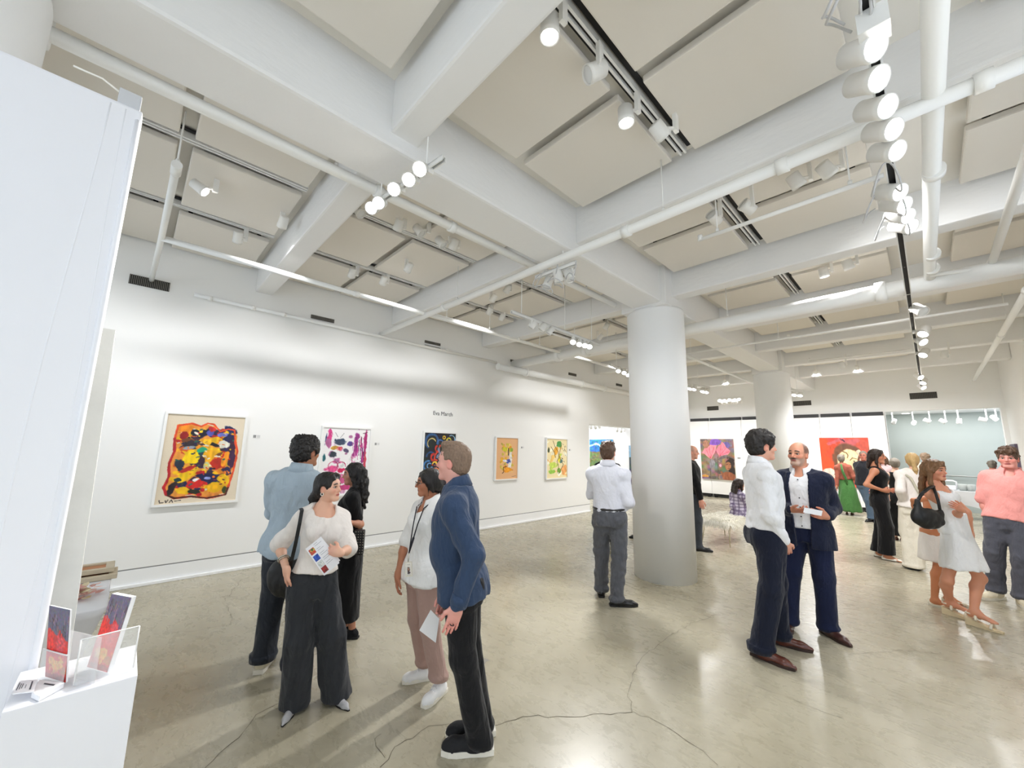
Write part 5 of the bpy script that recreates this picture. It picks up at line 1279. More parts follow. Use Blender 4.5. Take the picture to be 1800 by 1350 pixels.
# ------------------------------------------------------------------ hair
def hair_sdf(P, prims, m, h=.005, bump=.006, f=(45, 45, 20), seed=1.0, name='hair', sub=(), label=None, cuts=(), smooth=1):
    V, Q = mesh_sdf(prims, h*max(1, P.q*.85), wrinkle=folds(P.RH, bump, f, seed), sub=sub, cuts=cuts, smooth=smooth)
    return part(name, (V, Q), m, P.e, label)
def HL(P):
    return lambda x, y, z: V3(P.hc)+P.hs*(P.RH[0]*x+P.RH[1]*y+P.RH[2]*z)
def cap_hair(P, thick=.012, front=.055, low=-.05, fringe=.045):
    """short hair over the skull: prims and the cut that frees the face and the ears"""
    L = HL(P); s = P.hs; R = P.RH
    pr = [ell(L(0, -.016, .030), ((.076+thick)*s, (.098+thick)*s, (.090+thick)*s), R, .015), ell(L(0, -.045, -.030), ((.062+thick*.7)*s, (.060+thick*.7)*s, (.062)*s), R, .03)]
    sub = [ell(L(0, .115, -.040), (.085*s, .075*s, (.04+fringe)*s), R, .012, '-'), ell(L(0, .06, -.12), (.12*s, .11*s, .09*s), R, .012, '-')]
    for sx in (-1, 1): sub.append(ell(L(sx*.085, .004, -.024), (.03*s, .026*s, .04*s), R, .008, '-'))
    return pr, sub
def curls(P, pts_fn, n, r0, r1, m, seed, name='hair', h=.006, base=(), sub=(), k=.010):
    rnd = random.Random(seed); pr = list(base)
    for i in range(n):
        c, r = pts_fn(rnd); pr.append(ball(c, r*rnd.uniform(.8, 1.2), k))
    V, Q = mesh_sdf(pr, h*max(1, P.q*.85), wrinkle=folds(P.RH, .006, (60, 60, 60), seed*1.3), sub=sub, smooth=1)
    return part(name, (V, Q), m, P.e)
def strands(P, m, roots, length, fall, n, seed, rad=.0022, wave=.0, name='hair_strands', parent=None):
    """loose strands lying over the hair mass"""
    rnd = random.Random(seed); mb = MB()
    for i in range(n):
        p0, d0 = roots(rnd); ln = length*rnd.uniform(.6, 1.05); pts = []; p = V3(p0); d = unit(d0); ph = rnd.uniform(0, 6)
        for j in range(9):
            pts.append(p+wave*V3(math.sin(ph+j*1.1), math.cos(ph*1.3+j*1.1), 0)*(j/8)); d = unit(d+V3(fall)*.25); p = p+d*ln/8
        mb.tube(pts, [rad]*5+[rad*.9, rad*.8, rad*.6, rad*.3], n=5)
    o = mb.build(name, m, parent or P.e); return o
# ------------------------------------------------------------------ the visitors
SOLEW = mat('sole_white', rgb(232,228,216), .6); SOLEB = mat('sole_black', rgb(22,21,21), .6); SOLEBR = mat('sole_brown', rgb(50,32,26), .5)
LEATHER_BLACK = mat('leather_black', rgb(20,19,20), .28, coat=.2); LEATHER_BROWN = mat('leather_brown', rgb(92,46,34), .25, coat=.3, var=.2, vscale=20)
DENIMB = cloth('black_denim', rgb(17,17,20), .85); GOLD = mat('silver_metal', rgb(206,200,186), .25, metal=.9)
CANVAS_CREAM = cloth('cream_canvas', rgb(226,216,190), .75); WHITE_LEATHER = mat('white_leather', rgb(240,240,240), .45, bump=.05, bscale=120)
F = lambda x, y: tuple(on_floor(x, y)[:2])
FAR = {}
def ground(x, d): p = at_depth(x, 800, d); return (p[0], p[1])

# --- man with curly hair in the pale blue shirt, seen from behind
P = person('person with dark curly hair in pale blue shirt, back turned, before the magenta painting', F(485, 1184), (537, 768), (538, 803), (508, 985), -52, -20,
    [F(460, 1176)+(-14,), F(515, 1188)+(-14,)], [((481, 900, -.02), (512, 905, -.26), (545, 900, -.30), (0, .2, 1)), ((565, 900, -.10), (530, 912, -.30), (500, 905, -.32), (0, .2, 1))], group=None)
build_body(P, (176, 122, 92), brow=(30, 22, 18), lips=(150, 90, 80), curl=(.5, .5))
shirt(P, cloth('chambray', rgb(168,184,196), .9, var=.10), -.12, (1.8, 1.8), infl=.030, slr=(.080, .064, .050), collar='closed', wr=.009, ff=(11, 11, 5), seed=3, flare=.06)
trousers(P, cloth('dark_slate', rgb(48,52,60), .9), .12, (.108, .086, .080), .016, hem=.07, wr=.008, cuffm=cloth('dark_slate', rgb(48,52,60)), seed=5)
for i in (0, 1): shoe(P, i, CANVAS_CREAM, SOLEW, 'sneaker')
L = HL(P); s = P.hs
def ring(rnd):
    t = rnd.uniform(0, 2*PI); ph = rnd.uniform(-.35, 1.2); c = L(.088*math.cos(t)*math.cos(ph*.8), -.018+.104*math.sin(t)*math.cos(ph*.8), .030+.104*math.sin(ph))
    return c, .0135*s
b, sb = cap_hair(P, .022, fringe=.030)
curls(P, ring, 460, .02, .02, hair_mat('black', rgb(24,20,18)), 4, base=b, sub=sb, k=.003, h=.0048)

# --- woman in the white top with the flyer
P = person('woman in white puff top and charcoal trousers holding a flyer, dark hair tied low', F(553, 1250), (568, 831), (577, 858), (553, 1003), -122, -166,
    [F(588, 1232)+(-150,), F(517, 1246)+(163,)], [((613, 966, .02), (597, 972, .20), (566, 962, .27), (.1, -.35, -1)), ((491, 958, .0), (504, 1003, .08), (501, 1042, .09), (.7, 0, -.6))], female=True, pitch=4)
P.e['label'] = 'person in white puff-sleeved top and charcoal trousers holding a printed flyer'
build_body(P, (226, 178, 152), lips=(186, 84, 76), brow=(40, 30, 26), iris=(50, 34, 26), curl=(.30, .42), lash=True, blush=.35)
shirt(P, cloth('white_cotton', rgb(234,228,222), .9, var=.03), .10, (1.0, 1.0), infl=.020, slr=(.066, .070, .05), neckcut=(.10, .085, .030), wr=.009, ff=(12, 12, 7), seed=7, bust=1, flare=.10)
trousers(P, cloth('charcoal_wool', rgb(50,52,56), .95, var=.12), .22, (.110, .104, .116), .012, hem=.022, wr=.010, ff=(16, 16, 2.2), seed=9, break_=0)
for i in (0, 1): shoe(P, i, mat('silver_fabric', rgb(176,176,178), .55, bump=.4, bscale=300), SOLEB, 'flat')
hm = hair_mat('black', rgb(24,20,18)); L = HL(P); s = P.hs; R = P.RH
b, sb = cap_hair(P, .012, fringe=.052)
b += [ell(L(-.02, -.10, -.045), (.045*s, .04*s, .045*s), R, .03), ell(L(-.005, -.115, -.085), (.045*s, .040*s, .045*s), R, .02), cap(L(.05, -.04, .0), L(.02, -.10, -.06), .03*s, .03*s, .03), cap(L(.045, .055, .085), L(.078, -.01, .01), .022*s, .02*s, .02), cap(L(-.045, .055, .085), L(-.078, -.01, .01), .022*s, .02*s, .02)]
b += [ell(L(random.uniform(-.04, .03), -.13+random.uniform(-.03, .03), -.085+random.uniform(-.05, .03)), (.022*s, .022*s, .022*s), None, .012) for _ in range(14)]
hair_sdf(P, b, hm, sub=sb[:1]+sb[2:], bump=.004, f=(70, 70, 14))
mb = MB(); mb.tube([L(-.03, .085, .095), L(.01, .07, .118), L(.06, .05, .10)], .004, n=6); mb.build('hair_clip', mat('tortoise', rgb(80,60,40), .3), P.e)
mb = MB(); mb.tube([L(.077, -.004, -.048)+.012*s*V3(math.cos(t)*R[1]+math.sin(t)*R[2]) for t in np.linspace(0, 2*PI, 12)], .003, n=6); mb.build('earring', mat('pearl', rgb(240,234,224), .2), P.e)
S_, el, wr_, tp, nr = P.arm[1]; D = unit(wr_-el); a1 = unit(np.cross(D, V3(0, .3, 1))); a2 = np.cross(D, a1)
mb = MB(); c = el+(wr_-el)*.55; mb.tube([c+(a1*math.cos(t)+a2*math.sin(t))*.037*P.s for t in np.linspace(0, 2*PI, 24)], .0045, n=8); mb.tube([c+D*.012+(a1*math.cos(t)+a2*math.sin(t))*.036*P.s for t in np.linspace(0, 2*PI, 24)], .0032, n=8); mb.build('bracelet', GOLD, P.e)
P2 = P
# her shoulder bag and the flyer
bagm = mat('black_leather_soft', rgb(17,17,18), .5, bump=.2, bscale=60); d0 = P.d0
bc = at_depth(499, 1016, d0-.02); e = empty('shoulder_bag', bc)
V, Q = mesh_sdf([ell(bc, (.11, .065, .125), np.array([_rt, FH, V3(0,0,1)]), .02), cap(bc+V3(0,0,.06)+_rt*.05, bc+V3(0,0,.12)+_rt*.085, .03, .012, .03), cap(bc+V3(0,0,.06)-_rt*.03, bc+V3(0,0,.13)+_rt*.02, .04, .012, .03)], .008, wrinkle=folds(np.eye(3), .006, (18,18,9)))
np_mesh('bag_body', V, Q, bagm, e, smooth=True)
mb = MB(); pts = [at_depth(x, y, d0-o) for (x, y, o) in ((529, 893, .06), (531, 897, .13), (527, 920, .175), (520, 955, .165), (513, 985, .13), (510, 1000, .07))]
for a, c in zip(pts[:-1], pts[1:]): pass
w_ = _rt*.012+_up*.003; vs = [p+w_*sg for p in pts for sg in (1, -1)]; vs2 = [v+FH*-.004 for v in vs]
mb.add(vs+vs2, [(2*i, 2*i+1, 2*i+3, 2*i+2) for i in range(len(pts)-1)]+[(len(vs)+2*i, len(vs)+2*i+2, len(vs)+2*i+3, len(vs)+2*i+1) for i in range(len(pts)-1)]+[(2*i, 2*i+2, len(vs)+2*i+2, len(vs)+2*i) for i in range(len(pts)-1)]+[(2*i+1, len(vs)+2*i+1, len(vs)+2*i+3, 2*i+3) for i in range(len(pts)-1)])
mb.build('strap', bagm, e); tag(e, 'black slouchy shoulder bag hanging on the person with the flyer', 'bag')
def sheet(name, quad, label, cat, draw=None, m=None, t=.0015):
    e = empty(name, sum(quad, V3(0, 0, 0))/4); q0, q1, q2, q3 = quad; n_ = unit(np.cross(q1-q0, q3-q0)); n_ = n_ if n_ @ (CAMP-q0) > 0 else -n_
    mb = MB(); mb.add([p for p in quad]+[p-n_*t for p in quad], [(0,1,2,3),(7,6,5,4),(0,4,5,1),(1,5,6,2),(2,6,7,3),(3,7,4,0)]); mb.build('paper', m or mat('paper_white', rgb(240,240,242), .6), e)
    if draw: draw.mesh('print', q0+n_*.0008, q1-q0, q3-q0, PRINT, e)
    tag(e, label, cat); return e
c = Canvas(.11, .17, 500, (238,238,242), 41)
for (v0, col, cols) in ((.10, (190,80,60), [(200,60,40), (220,190,90), (60,110,60)]), (.33, (40,80,170), [(50,90,190), (30,60,150)]), (.56, (206,210,208), [(190,196,194), (226,226,222)]), (.76, (140,40,40), [(160,40,36), (90,40,30)])):
    c.poly([(.06, v0), (.38, v0), (.38, v0+.19), (.06, v0+.19)], col, rough=0)
    for k_ in range(7): c.blob(c.r.uniform(.12,.32), c.r.uniform(v0+.04, v0+.15), .06, .03, c.r.choice(cols))
for k_ in range(15): v = .06+.055*k_; c.stroke([(.46, v), (.46+c.r.uniform(.2, .44), v)], .006, (150,150,158), rough=.1)
qd = [at_depth(x, y, d0-o) for (x, y, o) in ((537, 965, .225), (564, 943, .215), (598, 985, .20), (570, 1012, .215))]
sheet('flyer', [qd[1], qd[2], qd[3], qd[0]][::-1] and [qd[0], qd[1], qd[2], qd[3]], 'printed flyer with four small pictures held over the charcoal trousers', 'flyer', None)
c2 = Canvas(.17, .11, 500, (238,238,242), 41); c2.c = np.rot90(c.c, 1) if False else c.c; 
o_ = bpy.data.objects['flyer']; n_ = unit(np.cross(qd[1]-qd[0], qd[3]-qd[0])); n_ = n_ if n_ @ (CAMP-qd[0]) > 0 else -n_
c.mesh('print', qd[0]+n_*.001, qd[1]-qd[0], qd[3]-qd[0], PRINT, o_)

# --- woman in black with long wavy hair
P = person('person in long black dress with very long wavy dark hair, arms folded', F(613, 1121), (622, 815), (620, 848), (613, 985), 98, 78,
    [F(618, 1122)+(70,), F(604, 1118)+(80,)], [((634, 922, .10), (613, 918, .21), (596, 905, .2), (0, 0, -1)), ((620, 918, -.20), (604, 922, .02), (620, 915, .14), (.3, 0, -1))], female=True)
build_body(P, (186, 130, 104), lips=(150, 70, 66), brow=(26, 20, 18), iris=(36, 24, 20), curl=(.5, .5), lash=True)
BLK_ = cloth('black_jersey', rgb(14,14,16), .9)
shirt(P, BLK_, .05, (.75, .75), infl=.014, slr=(.062, .050, .04), neckcut=(.08, .07, .02), wr=.004, bust=1)
skirt(P, BLK_, [(.17, .155, .145, 0, 0), (.5, .150, .140, 0, 0), (.75, .155, .135, -.01, 0), (.93, .165, .128, -.012, 0), (1.10, .13, .10, 0, 0)], wr=.006)
for i in (0, 1): shoe(P, i, BLK_, SOLEB, 'dress')
hm = hair_mat('black', rgb(24,20,18)); L = HL(P); s = P.hs; R = P.RH
b, sb = cap_hair(P, .016, fringe=.05); rnd = random.Random(21)
for k_ in range(46):
    a = rnd.uniform(-1, 1); bk = rnd.uniform(-.13, -.03); z0 = rnd.uniform(-.02, .06); ph = rnd.uniform(0, 6)
    p = L(.075*a, bk, z0); zz = rnd.uniform(-.38, -.22)
    pr_ = None
    for j in range(7):
        q_ = L(.095*a*(1+.12*j/6)+.012*math.sin(ph+j*1.6), bk-.02*j/6+.012*math.cos(ph+j*1.7), z0+(zz-z0)*(j+1)/7); b.append(cap(p, q_, .020*s, .018*s, .014)); p = q_
for k_ in range(8):
    p = L(.07*(1 if k_ % 2 else -1), .03, .05); 
    for j in range(6):
        q_ = L((.084+.006*math.sin(j*2+k_))*(1 if k_ % 2 else -1), .025-.02*j+.01*math.sin(j*1.7+k_), .05-.055*(j+1)); b.append(cap(p, q_, .016*s, .015*s, .012)); p = q_
hair_sdf(P, b, hm, sub=[ell(L(0, .12, -.03), (.075*s, .075*s, .085*s), R, .01, '-')], bump=.007, f=(60, 60, 18), h=.006)
pc_ = at_depth(631, 952, P.d0-.16); e = empty('clutch_bag', pc_); MB().bbox((-.045, -.03, -.11), (.045, .03, .10), .012, Matrix.Translation(pc_) @ Matrix.Rotation(math.radians(P.az+80), 4, 'Z')).build('bag_body', mat('black_sequin', rgb(20,20,22), .35, bump=.6, bscale=150), e)
mb = MB()
for k_ in range(36):
    i_, j_ = k_ % 4, k_//4; q_ = Matrix.Translation(pc_) @ Matrix.Rotation(math.radians(P.az+80), 4, 'Z') @ Vector((-.032+.021*i_, 0, -.095+.022*j_)); t_ = Vector(unit(CAMP-pc_))*.034; mb.lathe([(.0045, 0), (.003, .003)], q_+t_, t_.normalized(), n=6)
st_ = mb.build('stud', GOLD, e); st_['kind'] = 'stuff'; tag(e, 'black studded clutch held by the person in the long black dress', 'bag')

# --- woman with the lanyard
P = person('person with glasses, white linen shirt, badge on a lanyard and dusty pink trousers', F(757, 1216), (757, 825), (753, 853), (740, 1040), 104, 122,
    [F(772, 1222)+(142,), F(748, 1194)+(100,)], [((787, 955, -.02), (780, 1010, .06), (777, 1052, .08), (.3, 0, -1)), ((706, 966, -.04), (698, 1016, .0), (696, 1058, .02), (.9, 0, -.4))], female=True, bw=1.04)
build_body(P, (176, 118, 88), lips=(150, 78, 66), brow=(28, 20, 18), iris=(40, 26, 20), curl=(.3, .35), lash=True, nose=1.15)
shirt(P, cloth('white_linen', rgb(238,238,236), .9, var=.03), -.14, (.95, .95), infl=.026, slr=(.072, .062, .05), neckcut=(.13, .060, .055), wr=.007, ff=(10, 10, 4), seed=11, bust=1, collar='open', hem_tilt=-.35, flare=.10)
trousers(P, cloth('dusty_pink', rgb(176,146,136), .92, var=.05), .1, (.102, .080, .070), .012, hem=.115, wr=.006, seed=13)
for i in (0, 1): shoe(P, i, WHITE_LEATHER, SOLEW, 'sneaker', laces=mat('lace_white', rgb(220,220,222), .8))
hm = hair_mat('black', rgb(24,20,18)); L = HL(P); s = P.hs; R = P.RH
b, sb = cap_hair(P, .013, fringe=.05)
b += [cap(L(.0, -.10, -.02), L(.01, -.125, -.09), .035*s, .022*s, .03), cap(L(.01, -.125, -.09), L(.015, -.14, -.14), .018*s, .010*s, .02)]
for sx in (-1, 1): b += [cap(L(sx*.055, .058, .075), L(sx*.079, .012, .0), .02*s, .018*s, .02), cap(L(sx*.079, .012, .0), L(sx*.074, -.03, -.075), .018*s, .012*s, .02), cap(L(sx*.072, .012, -.03), L(sx*.066, .012, -.12), .006*s, .003*s, .01)]
hair_sdf(P, b, hm, sub=[sb[0]], bump=.003, f=(80, 80, 14))
mb = MB()
for sx in (-1, 1):
    mb.tube([L(sx*.034+.023*math.cos(t), .106+(-.006 if abs(math.cos(t)) > .9 else 0), -.004+.017*math.sin(t)) for t in np.linspace(0, 2*PI, 20)], .0016, n=6); mb.tube([L(sx*.057, .100, .0), L(sx*.078, .04, .003), L(sx*.080, -.012, -.002)], .0015, n=6)
mb.tube([L(-.011, .110, -.002), L(0, .113, .001), L(.011, .110, -.002)], .0014, n=6); mb.build('eyeglasses', mat('glasses_metal', rgb(60,52,50), .3, metal=.5), P.e)
d0 = P.d0; e = empty('lanyard', at_depth(720, 985, d0-.2)); mb = MB(); LA = mat('lanyard_navy', rgb(22,22,34), .7)
n0 = P.neck; F1 = P.RB[1]; r1 = P.RB[0]
pa = [n0-F1*.06*P.s+P.RB[2]*.02, n0+r1*.065*P.s+P.RB[2]*.0, n0+r1*.06*P.s+F1*.10*P.s-P.RB[2]*.07*P.s]; pb = [n0-F1*.06*P.s+P.RB[2]*.02, n0-r1*.065*P.s, n0-r1*.06*P.s+F1*.10*P.s-P.RB[2]*.07*P.s]
vpt = at_depth(719, 972, d0-.205); mid1 = at_depth(726, 925, d0-.20); mid2 = at_depth(734, 922, d0-.205)
mb.tube(pa+[mid1, vpt], .0042, n=6); mb.tube(pb+[mid2, vpt], .0042, n=6); mb.tube([at_depth(727, 945, d0-.208), vpt], [.009, .005], n=6); mb.build('strap', LA, e)
cq = [at_depth(x, y, d0-.215) for (x, y) in ((711.5, 988), (724, 987), (725, 1013), (712.5, 1014))]
mb = MB(); mb.add(cq+[p+FH*.004 for p in cq], [(0,1,2,3),(7,6,5,4),(0,4,5,1),(1,5,6,2),(2,6,7,3),(3,7,4,0)]); cd_ = mb.build('badge_card', mat('badge_cream', rgb(222,216,200), .4), e)
c = Canvas(.054, .10, 500, (224,218,202), 44); c.poly([(.08,.08),(.92,.08),(.92,.92),(.08,.92)], (236,232,222), 0); c.blob(.5,.52,.16,.16,(70,50,46)); c.blob(.5,.50,.09,.08,(190,140,116)); c.blob(.5,.74,.2,.09,(60,50,60)); c.stroke([(.3,.2),(.7,.2)], .02, (120,120,120), rough=.1); c.stroke([(.25,.88),(.75,.88)], .015, (90,90,90), rough=.1)
c.mesh('badge_photo', cq[0]-FH*.001, cq[1]-cq[0], cq[3]-cq[0], PRINT, cd_)
mb = MB(); mb.tube([vpt, (cq[0]+cq[1])/2], .003, n=6); mb.build('clip', GOLD, e); tag(e, 'dark lanyard with a photo badge hanging on the white linen shirt', 'lanyard')

# --- man in the blue shirt
P = person('person in dark blue button shirt and black jeans, short fair hair, facing the paintings', F(810, 1322), (800, 779), (797, 817), (811, 1062), 70, 80,
    [F(842, 1322)+(88,), F(846, 1291)+(96,)], [((842, 1000, .14), (806, 1061, .20), (787, 1122, .20), (-.35, .1, -1)), ((812, 995, -.30), (785, 1068, -.24), (765, 1100, -.24), (.2, 0, 1))], bw=.98, bd=1.04, pitch=2)
build_body(P, (224, 166, 152), lips=(190, 110, 104), brow=(120, 92, 72), iris=(80, 96, 110), curl=(.10, .5), beard=((160, 120, 104), .10), blush=.5)
BLUE = cloth('navy_chambray', rgb(50,67,94), .9, var=.10)
shirt(P, BLUE, -.16, (1.97, 1.97), infl=.022, slr=(.074, .063, .048), collar='closed', wr=.008, ff=(12, 12, 7), seed=15, belly=lambda t: .028*math.exp(-((t-.30)/.22)**2), cuffs=True)
trousers(P, DENIMB, .06, (.108, .080, .070), .014, hem=.035, wr=.006, seed=17, seat=.012)
for i in (0, 1): shoe(P, i, mat('black_suede', rgb(24,24,27), .8, bump=.2, bscale=200), SOLEW, 'sneaker')
hm = hair_mat('ash_brown', rgb(126,104,86), .6); L = HL(P); s = P.hs; R = P.RH
b, sb = cap_hair(P, .007, fringe=.040); b += [cap(L(-.05, .055, .105), L(.05, .058, .105), .018*s, .018*s, .03), ell(L(0, .02, .108), (.055*s, .06*s, .022*s), R, .03)]
hair_sdf(P, b, hm, sub=sb, bump=.004, f=(90, 90, 60), h=.005)
S_, el, wr_, tp, nr = P.arm[0]; D, N, T = P.hand[0]; k_ = wr_+D*.108*P.s+T*-.010*P.s+N*.004
mb = MB(); mb.tube([k_+(T*math.cos(t)+N*math.sin(t))*.0108*P.s for t in np.linspace(0, 2*PI, 18)], .0026, n=6); mb.build('ring', mat('black_ring', rgb(30,30,32), .3), P.e)
d0 = P.d0
qd = [at_depth(x, y, d0+.10) for (x, y) in ((757, 1072), (772, 1088), (766, 1130), (737, 1108))]
sheet('paper_sheet', qd, 'folded white sheet held low beside the black jeans', 'paper')

# --- man at the column seen from behind
P = person('person in pale grey shirt and grey trousers standing by the round column, back turned', F(1071, 1059), (1068, 777), (1069, 799), (1072, 912), -14, -6,
    [F(1057, 1047)+(4,), F(1084, 1065)+(-78,)], [((1041, 868, -.03), (1056, 878, -.28), (1068, 870, -.36), (0, 0, 1)), ((1105, 884, -.02), (1092, 886, -.26), (1080, 880, -.34), (0, 0, 1))], q=1.1)
build_body(P, (214, 160, 136), brow=(60, 40, 30), lips=(170, 100, 90), curl=(.5, .5))
shirt(P, cloth('pale_grey_shirt', rgb(214,216,226), .88, var=.03), .10, (1.9, 1.9), infl=.030, slr=(.076, .066, .05), collar='closed', wr=.013, ff=(12, 12, 5), seed=19)
trousers(P, cloth('mid_grey_wool', rgb(88,90,96), .9, var=.14), .15, (.112, .088, .076), .014, hem=.05, wr=.011, ff=(13, 13, 12), seed=21, seat=.02)
mb = MB(); bw_ = torso_rows(P, .14, .14, .020); r_ = bw_[0]; mb.tube([V3(*r_[:3])+P.RT[0]*r_[3]*1.01*math.cos(t)+P.RT[1]*r_[4]*1.01*math.sin(t) for t in np.linspace(0, 2*PI, 40)], .014, n=8); mb.build('belt', LEATHER_BLACK, P.e)
for i in (0, 1): shoe(P, i, LEATHER_BLACK, SOLEB, 'dress')
hm = hair_mat('chestnut', rgb(78,54,38)); L = HL(P); s = P.hs; R = P.RH
b, sb = cap_hair(P, .013, fringe=.035); b += [ell(L(random.uniform(-.06, .06), random.uniform(-.08, .05), .10+random.uniform(-.01, .012)), (.032*s, .032*s, .02*s), None, .02) for _ in range(12)]
hair_sdf(P, b, hm, sub=sb, bump=.007, f=(40, 40, 26))

# --- young man in the white shirt, right of the column
P = person('person with thick dark hair in white shirt and navy trousers, hand in pocket', F(1353, 1147), (1336, 760), (1340, 793), (1347, 935), -66, -72,
    [F(1370, 1132)+(-96,), F(1340, 1157)+(-112,)], [((1364, 900, -.24), (1374, 948, -.14), (1384, 968, -.10), (0, 0, 1)), ((1352, 905, .10), (1379, 953, .12), (1388, 985, .02), (.2, 0, -1))], q=1.05)
build_body(P, (216, 162, 138), brow=(34, 26, 22), lips=(180, 104, 98), curl=(.4, .4), hands=(False, True))
shirt(P, cloth('white_poplin', rgb(238,238,240), .85, var=.02), .06, (1.92, 1.92), infl=.026, slr=(.076, .064, .050), collar='closed', wr=.012, ff=(11, 11, 8), seed=23)
NAVY = cloth('navy_chino', rgb(22,27,44), .9)
trousers(P, NAVY, .10, (.112, .088, .082), .014, hem=.055, wr=.007, seed=25, seat=.025, cuffm=NAVY)
for i in (0, 1): shoe(P, i, LEATHER_BROWN, SOLEBR, 'dress')
hm = hair_mat('near_black', rgb(30,25,22)); L = HL(P); s = P.hs; R = P.RH
b, sb = cap_hair(P, .020, fringe=.030); rnd = random.Random(31)
for k_ in range(60): t = rnd.uniform(0, 2*PI); ph = rnd.uniform(.1, 1.4); c = L(.085*math.cos(t)*math.cos(ph), -.012+.10*math.sin(t)*math.cos(ph), .035+.095*math.sin(ph)); b.append(ball(c, rnd.uniform(.018, .028)*s, .014))
hair_sdf(P, b, hm, sub=sb, bump=.006, f=(50, 50, 30))

# --- man in the navy jacket
P = person('person in navy jacket over white shirt, grey beard and moustache, holding a leaflet', F(1421, 1112), (1406, 777), (1404, 803), (1418, 936), 152, 166,
    [F(1457, 1117)+(-142,), F(1387, 1104)+(176,)], [((1464, 893, .02), (1453, 908, .27), (1424, 902, .31), (-.2, .2, -1)), ((1376, 898, .02), (1394, 896, .27), (1422, 901, .31), (.2, .3, -1))], bw=1.0, q=1.0, pitch=2, roll=3)
build_body(P, (206, 146, 118), lips=(160, 92, 84), brow=(44, 34, 30), iris=(50, 36, 28), curl=(.45, .45), beard=((176, 164, 154), .70, (84, 66, 56)), bald=((84, 66, 58), .75), nose=1.15, blush=.4)
shirt(P, cloth('white_poplin', rgb(238,238,240), .85, var=.02), .0, (0, 0), infl=.016, wr=.004, collar='open', neckcut=(.085, .055, .06), seed=27, name='shirt')
mb = MB()
for k_ in range(6):
    c = P.pc+(P.neck-P.pc)*(.80-.15*k_)+P.RT[1]*(.134 if k_ < 5 else .135)*P.s; mb.lathe([(.006, -.004), (.006, .004), (.003, .006)], c, P.RT[1], n=8)
mb.build('button', mat('dark_button', rgb(50,50,56), .4), P.e)
NJ = cloth('navy_suit', rgb(24,30,52), .88, var=.08)
shirt(P, NJ, -.30, (1.86, 1.86), infl=.036, slr=(.080, .066, .056), top=.93, hipc=.122, name='jacket', wr=.006, ff=(9, 9, 6), seed=29, open_v=(.085, -.35), flare=.04)
trousers(P, cloth('navy_suit_trouser', rgb(24,32,62), .88, var=.08), .10, (.112, .086, .082), .012, hem=.045, wr=.007, seed=31)
for i in (0, 1): shoe(P, i, mat('leather_dark_brown', rgb(70,40,34), .3, coat=.3), SOLEBR, 'dress')
for i in (0, 1):
    S_, el, wr_, tp, nr = P.arm[i]; D = unit(wr_-el); mb = MB(); mb.lathe([(.036*P.s, -.05), (.038*P.s, -.012), (.037*P.s, -.010), (.030*P.s, -.010)], wr_, D, n=18); mb.build('shirt_cuff', cloth('white_poplin', rgb(238,238,240)), P.e)
d0 = P.d0
qd = [at_depth(x, y, d0-.345) for (x, y) in ((1414, 892), (1446, 898), (1444, 907), (1412, 901))]
sheet('leaflet', qd, 'small white leaflet held in both hands of the person in the navy jacket', 'leaflet')

# --- people further back -------------------------------------------------
def simple_hair(P, m, kind='short', thick=.012, seed=1, length=.25):
    L = HL(P); s = P.hs; R = P.RH; b, sb = cap_hair(P, thick, fringe=.042)
    rnd = random.Random(seed)
    if kind == 'long':
        for sx in (-1, 1): b += [cap(L(sx*.05, .055, .09), L(sx*.084, .01, .0), .022*s, .022*s, .02), cap(L(sx*.084, .01, .0), L(sx*.088, .0, -length*.6), .024*s, .022*s, .02), cap(L(sx*.088, .0, -length*.6), L(sx*.075, .01, -length), .022*s, .012*s, .02)]
        for k_ in range(16):
            a = rnd.uniform(-.07, .07); p = L(a, -.085, .03)
            for j in range(4): q_ = L(a*1.1+.008*math.sin(k_+j*1.8), -.095-.01*j+.006*math.cos(k_*2+j), .03-(length+.05)*(j+1)/4*rnd.uniform(.9, 1.05)); b.append(cap(p, q_, .024*s, .020*s, .015)); p = q_
        sb = [ell(L(0, .12, -.035), (.070*s, .075*s, .085*s), R, .01, '-')]
    elif kind == 'bun':
        b += [ell(L(0, -.10, .02), (.05*s, .045*s, .05*s), R, .02)]
    elif kind == 'tail':
        b += [cap(L(0, -.10, .02), L(0, -.125, -.02), .03*s, .026*s, .02), cap(L(0, -.125, -.02), L(.01, -.13, -.15), .032*s, .030*s, .02), cap(L(.01, -.13, -.15), L(.02, -.12, -.26), .030*s, .012*s, .02)]
    elif kind == 'volume':
        for k_ in range(40): t = rnd.uniform(0, 2*PI); ph = rnd.uniform(0, 1.4); b.append(ball(L(.085*math.cos(t)*math.cos(ph), -.02+.10*math.sin(t)*math.cos(ph), .03+.095*math.sin(ph)), rnd.uniform(.016, .026)*s, .014))
    hair_sdf(P, b, m, sub=sb, bump=.005, f=(55, 55, 20), seed=seed)
GREYH = hair_mat('grey', rgb(120,112,100)); BROWNH = hair_mat('brown', rgb(84,60,42)); BLONDEH = hair_mat('blonde', rgb(190,158,106)); DARKH = hair_mat('dark_brown', rgb(44,32,26)); BRASSH = hair_mat('honey_brown', rgb(120,86,56))

